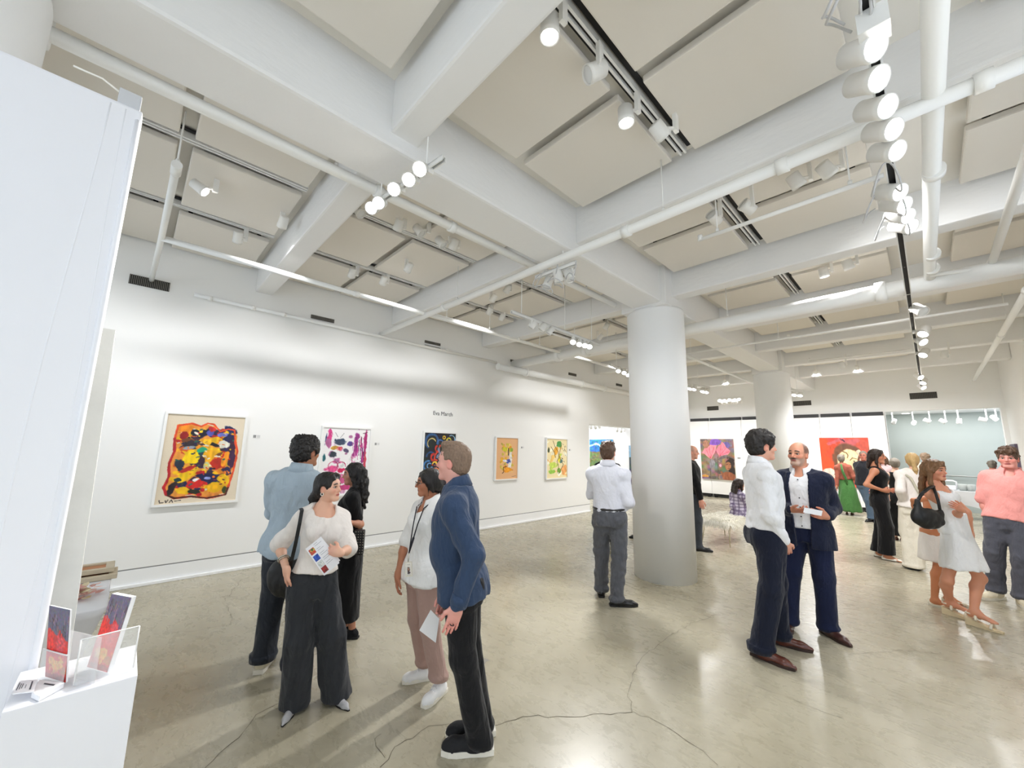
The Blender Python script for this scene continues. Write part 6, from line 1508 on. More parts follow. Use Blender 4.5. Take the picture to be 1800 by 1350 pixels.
# green dress before the red painting
P = person('person with grey hair in long green pinafore over a rust top, facing the red painting', F(1492, 905), (1478, 800), (1479, 812), (1491, 868), 5, -12,
    [F(1489, 904)+(0,), F(1498, 905)+(-10,)], [((1472, 845, 0), (1471, 858, .02), (1469, 866, .02), None), ((1504, 846, -.05), (1509, 852, -.2), (1500, 852, -.3), None)], female=True, q=2.0)
build_body(P, (170, 112, 86), hands=(True, False)); RUST = cloth('rust_knit', rgb(150,84,66), .9)
shirt(P, RUST, .2, (1.8, 1.8), infl=.02, slr=(.07, .056, .045), wr=.008)
GRN = cloth('leaf_green', rgb(66,112,56), .85, var=.1)
skirt(P, GRN, [(.10, .30, .26, -.02, 0), (.45, .26, .22, -.02, 0), (.80, .20, .16, -.02, 0), (1.02, .155, .12, 0, 0), (1.12, .14, .11, 0, 0)], wr=.018, ff=(12, 12, 1.5))
mb = MB(); a = P.neck+P.RT[2]*.0; mb.tube([a-P.RT[1]*.085*P.s, P.pc+(P.neck-P.pc)*.65-P.RT[1]*.135*P.s, P.pc+(P.neck-P.pc)*.3-P.RT[1]*.13*P.s+P.RT[0]*.03, P.pc-P.RT[1]*.15*P.s+P.RT[0]*.03], [.02, .03, .03, .02], n=8); mb.build('back_strap', GRN, P.e)
for i in (0, 1): shoe(P, i, mat('brown_leather_plain', rgb(80,46,34), .6), SOLEBR, 'flat')
simple_hair(P, GREYH, 'volume', .02, 3)

# woman in black with white flats
P = person('person laughing in black sleeveless top, black wide trousers and white flat shoes', F(1560, 984), (1541, 790), (1543, 812), (1548, 888), -102, -98,
    [F(1546, 979)+(-96,), F(1560, 985)+(-98,)], [((1552, 848, -.16), (1562, 862, -.02), (1574, 862, .04), (0, 0, 1)), ((1522, 852, .13), (1552, 862, .20), (1574, 864, .20), (0, 0, -1))], female=True, q=1.5)
build_body(P, (206, 142, 110), lips=(176, 84, 78), brow=(40, 28, 24), toes=True, blush=.4)
shirt(P, BLK_, .16, (0, 0), infl=.016, neckcut=(.11, .075, .03), wr=.006, bust=1, top=.94)
trousers(P, cloth('black_crepe', rgb(18,18,20), .9), .24, (.105, .100, .112), .012, hem=.095, wr=.007, ff=(14, 14, 2.5), break_=0)
for i in (0, 1): shoe(P, i, mat('white_patent', rgb(236,232,222), .35), mat('sole_tan', rgb(60,50,40), .6), 'flat')
simple_hair(P, DARKH, 'long', .012, 5, .17)

# man behind her
P = person('person in dark jacket and jeans partly hidden behind the laughing person in black', ground(1522, 10.6), (1518, 793), (1518, 807), (1522, 870), 170, 150,
    [ground(1518, 10.5)+(150,), ground(1526, 10.5)+(170,)], [None, ((1513, 848, 0), (1514, 872, .1), (1515, 882, .1), None)], q=2.2)
build_body(P, (190, 118, 98), lips=(150, 80, 76)); shirt(P, cloth('black_jacket', rgb(30,32,38)), -.12, (1.9, 1.9), infl=.03, slr=(.08, .066, .055)); trousers(P, cloth('blue_jeans', rgb(74,92,110)), .1, (.10, .08, .075))
for i in (0, 1): shoe(P, i, LEATHER_BLACK, SOLEB, 'dress')
simple_hair(P, GREYH, 'short', .008, 6)
# woman with wavy brown hair behind
P = person('person with wavy brown hair and bare arms glimpsed behind the laughing person in black', ground(1556, 10.6), (1551, 800), (1551, 815), (1558, 872), 140, 160,
    [ground(1553, 10.5)+(160,), ground(1559, 10.5)+(170,)], [((1567, 864, .1), (1566, 884, .15), (1572, 897, .15), None), ((1552, 850, .05), (1556, 868, .15), (1563, 876, .2), None)], female=True, q=2.2)
build_body(P, (200, 136, 112), lips=(170, 80, 76)); shirt(P, cloth('patterned_rose', rgb(196,170,170), .9, var=.3), .05, (.5, .5), infl=.018, slr=(.06, .05, .04)); skirt(P, cloth('cream_skirt', rgb(226,220,208)), [(.5, .20, .18, 0, 0), (.8, .18, .15, 0, 0), (1.05, .14, .11, 0, 0)])
for i in (0, 1): shoe(P, i, WHITE_LEATHER, SOLEW, 'flat')
simple_hair(P, BROWNH, 'long', .014, 7, .18)
# short grey hair, open-backed jumpsuit
P = person('person with short silver hair in an open-backed black jumpsuit, back turned', F(1581, 951), (1572, 806), (1573, 820), (1581, 885), 12, 8,
    [F(1576, 949)+(10,), F(1586, 951)+(-5,)], [((1556, 862, -.06), (1563, 880, -.2), (1570, 885, -.25), None), ((1598, 862, -.06), (1592, 880, -.2), (1586, 886, -.25), None)], female=True, q=1.8)
build_body(P, (224, 180, 156))
skirtm = cloth('black_crepe', rgb(18,18,20)); trousers(P, skirtm, .30, (.11, .105, .10), .014, hem=.10, break_=0)
R_, T_ = P.RB, P.RT
V, Q = mesh_sdf([loft(torso_rows(P, .2, .92, .014), T_, .03)], .015, sub=[ell(P.pc+(P.neck-P.pc)*.58-T_[1]*.16*P.s+T_[0]*.045*P.s, (.075*P.s, .12*P.s, .24*P.s), T_, .01, '-'), ell(P.neck, (.08*P.s, .09*P.s, .1*P.s), T_, .01, '-')]); part('bodice', (V, Q), skirtm, P.e)
for i in (0, 1): shoe(P, i, mat('brown_leather_plain', rgb(80,46,34), .6), SOLEBR, 'flat')
simple_hair(P, GREYH, 'short', .018, 8)
# ponytail, all in white
P = person('person with blonde ponytail, white shirt and cream wide trousers, a strap across the back', F(1606, 1001), (1604, 797), (1604, 813), (1606, 892), 4, 10,
    [F(1601, 1000)+(20,), F(1612, 1002)+(-10,)], [((1583, 862, -.04), (1588, 885, -.15), (1594, 892, -.25), None), ((1630, 866, -.04), (1626, 888, -.15), (1620, 893, -.25), None)], female=True, q=1.6)
build_body(P, (222, 176, 150)); WH = cloth('white_cotton', rgb(234,228,222)); shirt(P, WH, -.05, (1.6, 1.6), infl=.026, slr=(.074, .066, .06), wr=.008, ff=(9, 9, 4)); trousers(P, cloth('cream_twill', rgb(232,226,210), .9, var=.05), .1, (.105, .092, .088), .012, hem=.03, wr=.012, ff=(9, 9, 6))
mb = MB(); mb.tube([P.sh[0]+V3(0,0,.05*P.s), P.pc+(P.neck-P.pc)*.75-T_[1]*.0-P.RT[1]*.15*P.s-P.RT[0]*.06*P.s, P.pc+(P.neck-P.pc)*.35-P.RT[1]*.155*P.s+P.RT[0]*.04*P.s, P.pc-P.RT[1]*.14*P.s+P.RT[0]*.13*P.s], .016, n=8); mb.build('strap', cloth('sage_strap', rgb(190,186,166)), P.e)
for i in (0, 1): shoe(P, i, WHITE_LEATHER, SOLEB, 'sneaker')
simple_hair(P, BLONDEH, 'tail', .012, 9)
# grey-brown head beside the ponytail
P = person('person with grey-brown hair just behind the blonde ponytail, mostly hidden', ground(1626, 10.4), (1627, 797), (1627, 811), (1628, 880), 10, 10,
    [ground(1624, 10.4)+(10,), ground(1631, 10.4)+(0,)], [None, None], q=2.4)
build_body(P, (206, 150, 126)); shirt(P, cloth('sand_shirt', rgb(206,196,176)), -.1, (1, 1), infl=.025); trousers(P, cloth('khaki', rgb(150,140,116)), .1)
for i in (0, 1): shoe(P, i, LEATHER_BROWN, SOLEBR, 'dress')
simple_hair(P, hair_mat('grey_brown', rgb(132,110,88)), 'volume', .014, 10)

# white dress with the black bag
P = person('person with long honey-brown hair in short white dress and wedge sandals, black bag on shoulder', F(1695, 1093), (1637, 809), (1645, 840), (1680, 940), -124, -112,
    [F(1673, 1082)+(-108, (1664, 1020, -.06), 0, .075), F(1716, 1101)+(-112, (1722, 1016, .06), 0, .075)],
    [((1700, 900, -.10), (1707, 938, .02), (1716, 962, .04), (-.4, 0, -1)), ((1682, 906, .14), (1690, 896, .36), (1672, 884, .38), (0, 0, -1))], female=True, q=1.25, bw=.92)
build_body(P, (214, 150, 120), lips=(186, 78, 78), brow=(70, 48, 36), toes=True, curl=(.3, .5), blush=.45, lash=True)
WD = cloth('white_dress_cotton', rgb(236,236,236), .9, var=.02)
shirt(P, WD, .05, (0, 0), infl=.014, neckcut=(.16, .105, .0), wr=.004, bust=1, top=.86)
skirt(P, WD, [(.56, .215, .20, .03, 0), (.70, .19, .17, .02, 0), (.90, .165, .132, .0, 0), (1.08, .135, .11, .0, -.0), (1.16, .125, .105, 0, 0)], wr=.010, ff=(14, 14, 2))
for i in (0, 1):
    hp_, kn, an, fd = P.leg[i]; a = V3(an[0], an[1], 0); t = np.cross(fd, V3(0, 0, 1)); k = P.s*.92; mb = MB()
    pro = [(-.075, .082, .034), (-.02, .078, .036), (.05, .052, .036), (.11, .030, .044), (.17, .024, .038), (.215, .022, .020)]
    top_ = [(a+fd*y*k+t*w*k*sg+V3(0, 0, z*k)) for sg in (1,) for (y, z, w) in pro]+[(a+fd*y*k-t*w*k+V3(0, 0, z*k)) for (y, z, w) in pro[::-1]]
    bot_ = [V3(p[0], p[1], .002) for p in top_]; n_ = len(top_)
    mb.add(bot_+top_, [tuple(range(n_-1, -1, -1)), tuple(range(n_, 2*n_))]+[(j, (j+1) % n_, n_+(j+1) % n_, n_+j) for j in range(n_)])
    wd = mb.build('wedge_sandal', mat('cork_wedge', rgb(214,196,160), .7, bump=.2, bscale=90), P.e)
    mb = MB(); S_ = mat('sandal_strap', rgb(232,224,204), .6)
    for (y, z, w, hgt) in ((.135, .026, .046, .050), (.02, .075, .045, .075)):
        mb.tube([a+fd*y*k+t*w*k*math.cos(q_)+V3(0, 0, (z+hgt*math.sin(q_))*k) for q_ in np.linspace(0, PI, 14)], .013*k, n=8)
    mb.tube([a-fd*.02*k+t*.04*k*math.cos(q_)-fd*.05*k*math.sin(q_)+V3(0, 0, .135*k) for q_ in np.linspace(0, PI, 12)], .008*k, n=6); mb.build('strap', S_, wd)
simple_hair(P, BRASSH, 'long', .018, 12, .26)
d0 = P.d0; bc = at_depth(1631, 912, d0-.16); e = empty('shoulder_bag', bc)
V, Q = mesh_sdf([ell(bc, (.155, .06, .105), np.array([_rt*.97-_up*.2, FH, _up*.97+_rt*.2]), .02), cap(bc-_rt*.10+_up*.02, at_depth(1612, 880, d0-.14), .05, .018, .05), cap(bc+_rt*.10+_up*.0, at_depth(1653, 898, d0-.16), .045, .016, .05)], .009, wrinkle=folds(np.eye(3), .008, (16,16,9)))
np_mesh('bag_body', V, Q, bagm, e, smooth=True)
mb = MB(); mb.tube([at_depth(x, y, d0-o) for (x, y, o) in ((1608, 890, .14), (1620, 868, .13), (1634, 857, .08), (1641, 855, .02), (1640, 858, -.08))], .015, n=8); mb.tube([at_depth(x, y, d0-o) for (x, y, o) in ((1653, 900, .16), (1649, 880, .15), (1643, 862, .08), (1641, 856, .0))], .013, n=8); mb.build('strap', bagm, e); tag(e, 'black crescent shoulder bag against the short white dress', 'bag')
# tanned companion behind her
P = person('person with bare tanned back in white, half hidden behind the black shoulder bag', F(1652, 1064), (1638, 826), (1640, 842), (1638, 925), -80, -70,
    [F(1668, 1060)+(-100,), F(1644, 1065)+(-105,)], [((1634, 885, -.15), (1650, 905, -.2), (1660, 900, -.2), None), ((1606, 880, .02), (1612, 912, .05), (1625, 920, .08), None)], female=True, q=1.5)
build_body(P, (196, 128, 88), toes=True); V, Q = mesh_sdf([loft(torso_rows(P, .1, .5, .014), P.RT, .03)], .012); part('top', (V, Q), WH, P.e)
skirt(P, cloth('white_cotton', rgb(234,228,222)), [(.56, .20, .18, 0, 0), (.8, .185, .15, 0, 0), (1.0, .15, .115, 0, 0), (1.06, .14, .11, 0, 0)])
for i in (0, 1):
    o_ = shoe(P, i, mat('sandal_strap', rgb(232,224,204), .6), SOLEW, 'flat')
simple_hair(P, BLONDEH, 'short', .012, 13)

# young man in the pink polo
P = person('person in salmon pink polo shirt and grey trousers facing the camera at the frame edge', F(1776, 1062), (1770, 788), (1773, 812), (1777, 938), 172, 176,
    [F(1800, 1066)+(-165,), F(1753, 1053)+(150,)], [((1822, 898, .06), (1800, 938, .26), (1778, 948, .30), (0, 0, -1)), ((1724, 898, .06), (1746, 938, .26), (1768, 950, .30), (0, 0, -1))], q=1.15, bw=1.0)
build_body(P, (224, 158, 146), lips=(184, 92, 92), brow=(70, 50, 40), iris=(60, 70, 60), blush=.5, curl=(.5, .5), jaw=1.05)
shirt(P, cloth('salmon_pique', rgb(232,156,150), .92, var=.05), -.05, (.92, .92), infl=.024, slr=(.076, .072, .06), collar='open', wr=.008, ff=(9, 9, 7), seed=33, neckcut=(.09, .05, .07))
trousers(P, cloth('grey_jean', rgb(84,86,96), .92, var=.12), .05, (.112, .088, .078), .014, hem=.075, wr=.008, ff=(12, 12, 12), seed=35)
for i in (0, 1): shoe(P, i, CANVAS_CREAM, SOLEW, 'sneaker', laces=mat('lace_cream', rgb(236,230,206), .8))
hm = hair_mat('brown', rgb(84,60,42)); L = HL(P); s = P.hs; R = P.RH; b, sb = cap_hair(P, .016, fringe=.026); rnd = random.Random(41)
for k_ in range(46): t = rnd.uniform(0, 2*PI); ph = rnd.uniform(.25, 1.4); b.append(ball(L(.082*math.cos(t)*math.cos(ph), -.005+.10*math.sin(t)*math.cos(ph), .038+.09*math.sin(ph)), rnd.uniform(.016, .026)*s, .014))
for k_ in range(9): b.append(ball(L(-.06+.015*k_, .082-.004*abs(k_-4), .082+.008*math.sin(k_*2)), .02*s, .014))
hair_sdf(P, b, hm, sub=sb, bump=.006, f=(50, 50, 30))
# grey head behind him
P = person('person with short grey hair behind the shoulder of the person in pink', ground(1744, 10.2), (1745, 810), (1745, 821), (1747, 870), -20, 0,
    [ground(1741, 10.2)+(0,), ground(1749, 10.2)+(0,)], [None, None], q=2.6)
build_body(P, (190, 120, 100)); shirt(P, cloth('mauve_shirt', rgb(150,120,120)), -.1, (1.8, 1.8), infl=.025); trousers(P, cloth('charcoal_plain', rgb(60,60,64)), .1)
for i in (0, 1): shoe(P, i, LEATHER_BLACK, SOLEB, 'dress')
simple_hair(P, GREYH, 'volume', .010, 14)

# people around the column and the alcove
P = person('person in black beyond the pale grey shirt, near the alcove, head hidden', ground(1066, 7.4), (1067, 786), (1067, 801), (1067, 885), 172, 180,
    [ground(1060, 7.4)+(170,), ground(1074, 7.4)+(-170,)], [None, None], q=2.0)
build_body(P, (200, 140, 116)); shirt(P, cloth('black_plain', rgb(18,18,20)), -.1, (1.9, 1.9), infl=.03); trousers(P, cloth('charcoal_plain', rgb(60,60,64)), .1)
for i in (0, 1): shoe(P, i, LEATHER_BLACK, SOLEB, 'dress')
simple_hair(P, DARKH, 'short', .012, 15)
P = person('person in dark clothes hidden behind the round column, a plate of food in one hand', ground(1128, 8.0), (1128, 790), (1128, 803), (1128, 880), 95, 95,
    [ground(1122, 8.0)+(90,), ground(1131, 8.0)+(95,)], [((1124, 850, .1), (1112, 838, .16), (1102, 836, .16), (0, 1, 0)), ((1120, 850, -.15), (1108, 868, -.1), (1106, 878, -.1), None)], q=2.0)
build_body(P, (206, 150, 124)); shirt(P, cloth('black_plain', rgb(18,18,20)), -.1, (1.5, 1.9), infl=.03); trousers(P, cloth('charcoal_plain', rgb(60,60,64)), .1)
for i in (0, 1): shoe(P, i, LEATHER_BLACK, SOLEB, 'dress')
simple_hair(P, DARKH, 'short', .012, 16)
pp = at_depth(1104, 833, P.d0-.16); e = empty('plate', pp); MB().lathe([(.02, 0), (.09, .012), (.09, .016), (.02, .006)], pp, n=24).build('dish', mat('plate_black', rgb(30,30,32), .4), e)
mb = MB(); rnd = random.Random(2)
for k_ in range(9): mb.lathe([(.012, 0), (.018, .012), (.004, .024)], pp+V3(rnd.uniform(-.05,.05), rnd.uniform(-.05,.05), .014), n=8)
mb.build('food', mat('snack_brown', rgb(170,120,76), .7, var=.3), e); tag(e, 'small plate of snacks held out at the column edge', 'plate')
P = person('person with bald head, black sweater and dark jeans at the far side of the column', F(1221, 966), (1217, 783), (1217, 804), (1219, 893), -96, -92,
    [F(1212, 963)+(-90,), F(1227, 968)+(-92,)], [((1212, 850, -.2), (1222, 880, -.15), (1227, 905, -.1), None), ((1231, 868, .10), (1234, 887, .10), (1236, 905, .12), None)], q=1.5)
build_body(P, (212, 156, 132), bald=((150, 130, 118), .45), lips=(170, 100, 92), brow=(110, 90, 80), nose=1.2)
shirt(P, cloth('black_knit', rgb(18,18,19), .95), .0, (1.9, 1.9), infl=.026, slr=(.078, .064, .05), wr=.006); trousers(P, cloth('dark_jeans', rgb(58,62,68), .9, var=.2), .08, (.105, .082, .078), hem=.04, wr=.007)
for i in (0, 1): shoe(P, i, LEATHER_BLACK, SOLEB, 'dress')

# seated woman on the shaggy bench
P = person('person in purple checked shirt sitting on the shaggy bench, dark hair, back turned', (8.72, 2.80), (1298, 838), (1299, 852), (1299, 904), -58, -55,
    [(9.35, 2.45, -50, (1326, 904, -.25)), (9.25, 2.28, -60, (1322, 908, -.1))], [((1288, 890, -.02), (1305, 905, -.2), (1315, 905, -.25), None), ((1312, 892, .12), (1325, 903, .0), (1332, 903, -.08), None)], H=1.66, female=True, q=1.5, sit=True)
build_body(P, (190, 132, 106), curl=(.5, .5))
def plaid():
    m = mat('checked_cotton', rgb(206,198,216), .9); nt = m.node_tree; b_ = nt.nodes['Principled BSDF']; tc = nt.nodes.new('ShaderNodeTexCoord'); mx = None
    prev = None
    for dr, col in (('Z', (0.10, 0.07, 0.16, 1)), ('X', (0.12, 0.08, 0.18, 1)), ('Y', (0.12, 0.08, 0.18, 1))):
        w = nt.nodes.new('ShaderNodeTexWave'); w.wave_type = 'BANDS'; w.bands_direction = dr; w.inputs['Scale'].default_value = 5.2 if dr == 'Z' else 3.6; w.inputs['Distortion'].default_value = .6
        nt.links.new(tc.outputs['Object'], w.inputs['Vector']); r = nt.nodes.new('ShaderNodeMapRange'); r.inputs['From Min'].default_value = .70; r.inputs['From Max'].default_value = .80; r.inputs['To Max'].default_value = .65
        nt.links.new(w.outputs['Fac'], r.inputs['Value']); x = nt.nodes.new('ShaderNodeMix'); x.data_type = 'RGBA'; x.inputs['B'].default_value = col
        if prev is None: x.inputs['A'].default_value = rgb(206,198,216)
        else: nt.links.new(prev, x.inputs['A'])
        nt.links.new(r.outputs['Result'], x.inputs['Factor']); prev = x.outputs['Result']
    nt.links.new(prev, b_.inputs['Base Color']); return m
shirt(P, plaid(), -.12, (1.3, 1.3), infl=.026, slr=(.074, .062, .05), wr=.008, collar='closed')
trousers(P, cloth('black_plain', rgb(18,18,20)), .1, (.098, .075, .065), hem=.06)
for i in (0, 1): shoe(P, i, LEATHER_BLACK, SOLEB, 'flat')
simple_hair(P, DARKH, 'long', .014, 17, .14)
# ------------------------------------------------------------------ lamps
WARM = (1.0, 0.965, 0.91); COOL = (0.80, 0.89, 1.0); NEUT = (0.985, 0.985, 1.0)
def spot_head(lens, aim, stem_top, label, group=None, lit='bright', power=0.0, color=NEUT, r=0.052, ln=0.13, cone=80, side=1, tgt=None, own_track=False):
    """a can on a flat arm; lens = centre of its glass"""
    L_ = Vector(lens); d, s, u = axes_from(aim)
    S = Vector(stem_top)
    e = empty('track_spotlight', L_)
    c = MB(); c.lathe([(r*0.62, -ln), (r*0.9, -ln*0.96), (r*0.94, -ln*0.3), (r, -ln*0.22), (r, 0.0), (r*0.9, 0.0), (r*0.86, -0.012)], L_, d, n=18)
    c.build('lamp_can', HEADM, e)
    g = MB(); g.lathe([(r*0.86, -0.010), (r*0.8, -0.006), (0.002, -0.004)], L_, d, n=18)
    g.build('lens', {'bright': LENS, 'soft': LENSB, 'off': LENSOFF}[lit], e)
    a = MB(); mid = L_-d*ln*0.6
    off = Vector((S.x-mid.x, S.y-mid.y, 0))
    hx = S.x; hy = S.y
    zb = min(mid.z-0.02, S.z-0.05)
    a.box((hx-0.022, hy-0.014, zb), (hx+0.022, hy+0.014, S.z)); a.tube([(hx, hy, mid.z+0.01), mid], 0.014, n=8)
    a.build('bracket_arm', HEADM, e)
    tag(e, label, 'spotlight', group)
    if power > 0:
        ld = bpy.data.lights.new('spot_beam', 'SPOT'); ld.energy = power; ld.color = color
        ld.spot_size = math.radians(cone); ld.spot_blend = 0.85; ld.shadow_soft_size = 0.05
        lo = bpy.data.objects.new('spot_beam', ld); COL.objects.link(lo); lo.parent = e
        dd = d if tgt is None else (Vector(tgt)-L_).normalized()
        lo.location = d*0.02; lo.rotation_euler = dd.to_track_quat('-Z', 'Y').to_euler()
    return e
def P_(x, y, z): return Vector(on_z(x, y, z))

PW_L, PW_B, PW_D = 95, 620, 115
# heads on the tracks of the slab, beyond the girder: most aim at the long wall, without beams
GL = 'spotlights on the slab tracks beyond the girder'
heads = [((361, 338), 4.03, 'R', 'bright', 'brightly shining box spotlight above the leaning board'), ((417, 426), 4.02, 'L', 'soft', 'single spotlight by the end of the long dark track over the first beam'),
         ((635, 377), 4.05, 'off', 'off', 'unlit spotlight half hidden behind the row of five round lamps'), ((698, 405), 4.03, 'L', 'soft', 'tilted spotlight in the dark slot behind the five round lamps'),
         ((742, 412), 4.05, 'off', 'off', 'upright unlit spotlight over the edge of the lower ceiling panel'), ((780, 432), 4.05, 'off', 'off', 'middle upright unlit spotlight over the ceiling panel edge'),
         ((795, 438), 4.05, 'L', 'off', 'last upright unlit spotlight over the ceiling panel edge'), ((617, 487), 4.03, 'L', 'soft', 'spotlight with a bright rim between two ceiling panels near the long wall'),
         ((672, 500), 4.03, 'L', 'off', 'square grey spotlight above the sprinkler branch'), ((889, 514), 4.03, 'L', 'soft', 'short white spotlight hanging before the ceiling panel by the pipe'),
         ((858, 552), 4.03, 'L', 'off', 'boxy spotlight, one of a pair on the far track before the cascade of pipes'), ((880, 562), 4.03, 'L', 'off', 'small boxy spotlight beside the pair on the far track'),
         ((1063, 578), 4.03, 'L', 'soft', 'spotlight just left of the round column top')]
for i, (p, z, a, lit, lab) in enumerate(heads):
    q = P_(p[0], p[1], z)
    aim = {'L': (0.1, 0.72, -0.7), 'R': (0.75, -0.3, -0.55), 'off': (0.35, -0.5, -0.75)}[a]
    st = Vector((q.x+0.07, q.y-0.02, 4.215))
    spot_head(q, aim, st, lab, GL, lit, 0)
# heads on the slab tracks on the near side of the girder
GN = 'spotlights on the slab tracks above the open floor'
heads = [((966, 66), 4.0, (0.0, 0.02, -1), 'soft', 'round white spotlight beside the top edge, pointing straight down'), ((1032, 132), 4.02, (-0.5, 0.4, -0.4), 'off', 'pale spotlight turned away between the two down-pointing ones'),
         ((1101, 217), 4.0, (0.0, -0.05, -1), 'soft', 'round spotlight pointing straight down beside the thin hanging rod'), ((1168, 242), 4.02, (0.75, -0.2, -0.5), 'soft', 'spotlight at the end of its track by the second beam, tilted away'),
         ((1250, 376), 4.0, (-0.55, 0.1, 0.2), 'off', 'unlit spotlight pointing sideways above the bright sprinkler pipe'), ((1305, 358), 4.0, (-0.55, 0.35, 0.35), 'off', 'unlit spotlight tilted up beside the dark ceiling gap'),
         ((1406, 328), 3.99, (0.55, -0.3, -0.7), 'soft', 'spotlight with round bright face, first of a lit pair past the main pipe'), ((1461, 308), 3.99, (0.6, -0.35, -0.6), 'soft', 'spotlight with round bright face, second of a lit pair past the main pipe'),
         ((1450, 487), 4.0, (0.1, -0.1, -1), 'soft', 'small down-pointing spotlight in the far dark ceiling gap'), ((1494, 473), 4.0, (0.4, -0.2, -0.9), 'soft', 'small tilted spotlight beside the other in the far dark ceiling gap'),
         ((1480, 646), 3.55, (0.5, -0.1, -0.8), 'bright', 'glowing spotlight under a far beam, well apart from the long row'), ((1660, 628), 3.6, (0.3, 0.1, -0.9), 'bright', 'glowing spotlight just past the end of the long row')]
for i, (p, z, a, lit, lab) in enumerate(heads):
    q = P_(p[0], p[1], z); st = Vector((q.x+0.03, q.y-0.075, 4.215 if z > 3.9 else z+0.3))
    spot_head(q, a, st, lab, GN, lit, {0: 45, 2: 45, 6: 60, 7: 60, 8: 160, 9: 160, 10: 260, 11: 260}.get(i, 0), r=0.058, cone=130 if i > 7 else 110)

def hung_track(p0, p1, label, rods=(), w=0.035):
    p0 = Vector(p0); p1 = Vector(p1); e = empty('hanging_track', (p0+p1)/2)
    d, s, u = axes_from(p1-p0); mb = MB()
    M = Matrix((s, d, u)).transposed().to_4x4(); M.translation = p0; L_ = (p1-p0).length
    mb.box((-w/2, 0, -0.02), (-w/2+0.008, L_, 0.02), M); mb.box((w/2-0.008, 0, -0.02), (w/2, L_, 0.02), M); mb.box((-w/2, 0, 0.01), (w/2, L_, 0.02), M)
    mb.build('rail', TRACKM, e)
    mb = MB(); mb.box((-w/2+0.009, 0.02, 0.0), (w/2-0.009, L_-0.02, 0.008), M); mb.build('slot', DARK, e)
    for t in rods:
        q = p0.lerp(p1, t); MB().tube([q, (q.x, q.y, 4.184)], 0.006, n=6).build('hanger_rod', PIPEM, e)
    tag(e, label, 'lighting track', 'hung lighting tracks'); return e

# the short track with five glowing lamps under the girder
a0 = P_(781, 278, 3.62); a1 = P_(646, 368, 3.62)
hung_track(a0, a1, 'short white track under the girder carrying five round glowing lamps', (0.2, 0.8))
GA = 'five glowing lamps on the short track under the girder'
for i, p in enumerate(((737, 297), (718, 316), (692, 333), (665, 357), (652, 366))):
    q = P_(p[0], p[1], 3.555); t = ((q-a0).dot(a1-a0))/((a1-a0).length_squared); st = a0.lerp(a1, min(1, max(0, t)))
    spot_head(q, (-0.55, -0.55, -0.62), st, '%s round glowing lamp on the short track under the girder, counted from its free end' % ORD[i], GA, 'bright', PW_D if i else 190, WARM, r=0.05, ln=0.10, cone=80 if i else 42, tgt=None if i else (5.2, 2.62, 1.6))
# the grey cluster where the pipes cross in front of the column
b0 = P_(1012, 462, 3.58); b1 = P_(942, 488, 3.58)
hung_track(b0, b1, 'short cluttered track where the pipes cross before the round column', (0.3,))
for i, p in enumerate(((960, 498), (984, 488), (1004, 484))):
    q = P_(p[0], p[1]+8, 3.44); st = Vector((q.x+0.02, q.y, 3.57))
    spot_head(q, ((-0.25, 0.2, -0.9), (0.25, -0.1, -0.9), (0.05, -0.35, -0.8))[i], st, '%s of three unlit grey spotlights on the cluttered crossing track' % ORD[i], 'grey spotlights at the pipe crossing', 'off')
MB_ = MB()
rnd = random.Random(3)
e = empty('looped_cable', b0)
for k_ in range(3):
    c0 = b0.lerp(b1, 0.1+0.35*k_)
    MB_.tube([c0+Vector((0.08*math.cos(t*1.3+k_), 0.08*math.sin(t*1.7), -0.02-0.16*math.sin(t/2)+0.03*math.cos(3*t))) for t in np.linspace(0, 2*PI, 22)], 0.006, n=6)
MB_.build('cable_loop', WIREM, e); tag(e, 'tangled white cable loops on the cluttered crossing track', 'cable')
# the long hung track before the column
c0 = P_(899, 548, 3.42); c1 = P_(1052, 606, 3.42)
hung_track(c0, c1, 'white hung track sloping in view between girder and round column', (0.09, 0.55, 0.9))
GC = 'spotlights on the hung track before the column'
for i, (p, lit) in enumerate((((932, 576), 'off'), ((950, 580), 'off'), ((963, 586), 'off'), ((1007, 602), 'bright'), ((1018, 606), 'bright'), ((1028, 608), 'bright'), ((1036, 610), 'bright'))):
    q = P_(p[0], p[1], 3.31); t = ((q-c0).dot(c1-c0))/((c1-c0).length_squared); st = c0.lerp(c1, min(1, max(0, t)))
    spot_head(q, (-0.5, -0.25, -0.6) if lit == 'bright' else (-0.45, 0.35, -0.7), st, '%s %s spotlight on the hung track before the column, counted from its near end' % (ORD[i], 'lit' if lit == 'bright' else 'unlit'), GC, lit, PW_D*0.8 if lit == 'bright' else 0, r=0.048, ln=0.11)
# the small bright group at the column's edge
d0 = P_(1072, 640, 3.42); d1 = P_(1108, 658, 3.42)
hung_track(d0, d1, 'small hung track disappearing behind the round column', (0.3,))
for i, p in enumerate(((1087, 653), (1097, 656), (1104, 660))):
    q = P_(p[0], p[1], 3.33); st = Vector((q.x, q.y, 3.41))
    spot_head(q, (-0.5, -0.3, -0.7), st, '%s glowing lamp on the small track cut by the column edge' % ORD[i], 'glowing lamps at the column edge', 'bright', 60 if i == 0 else 0)
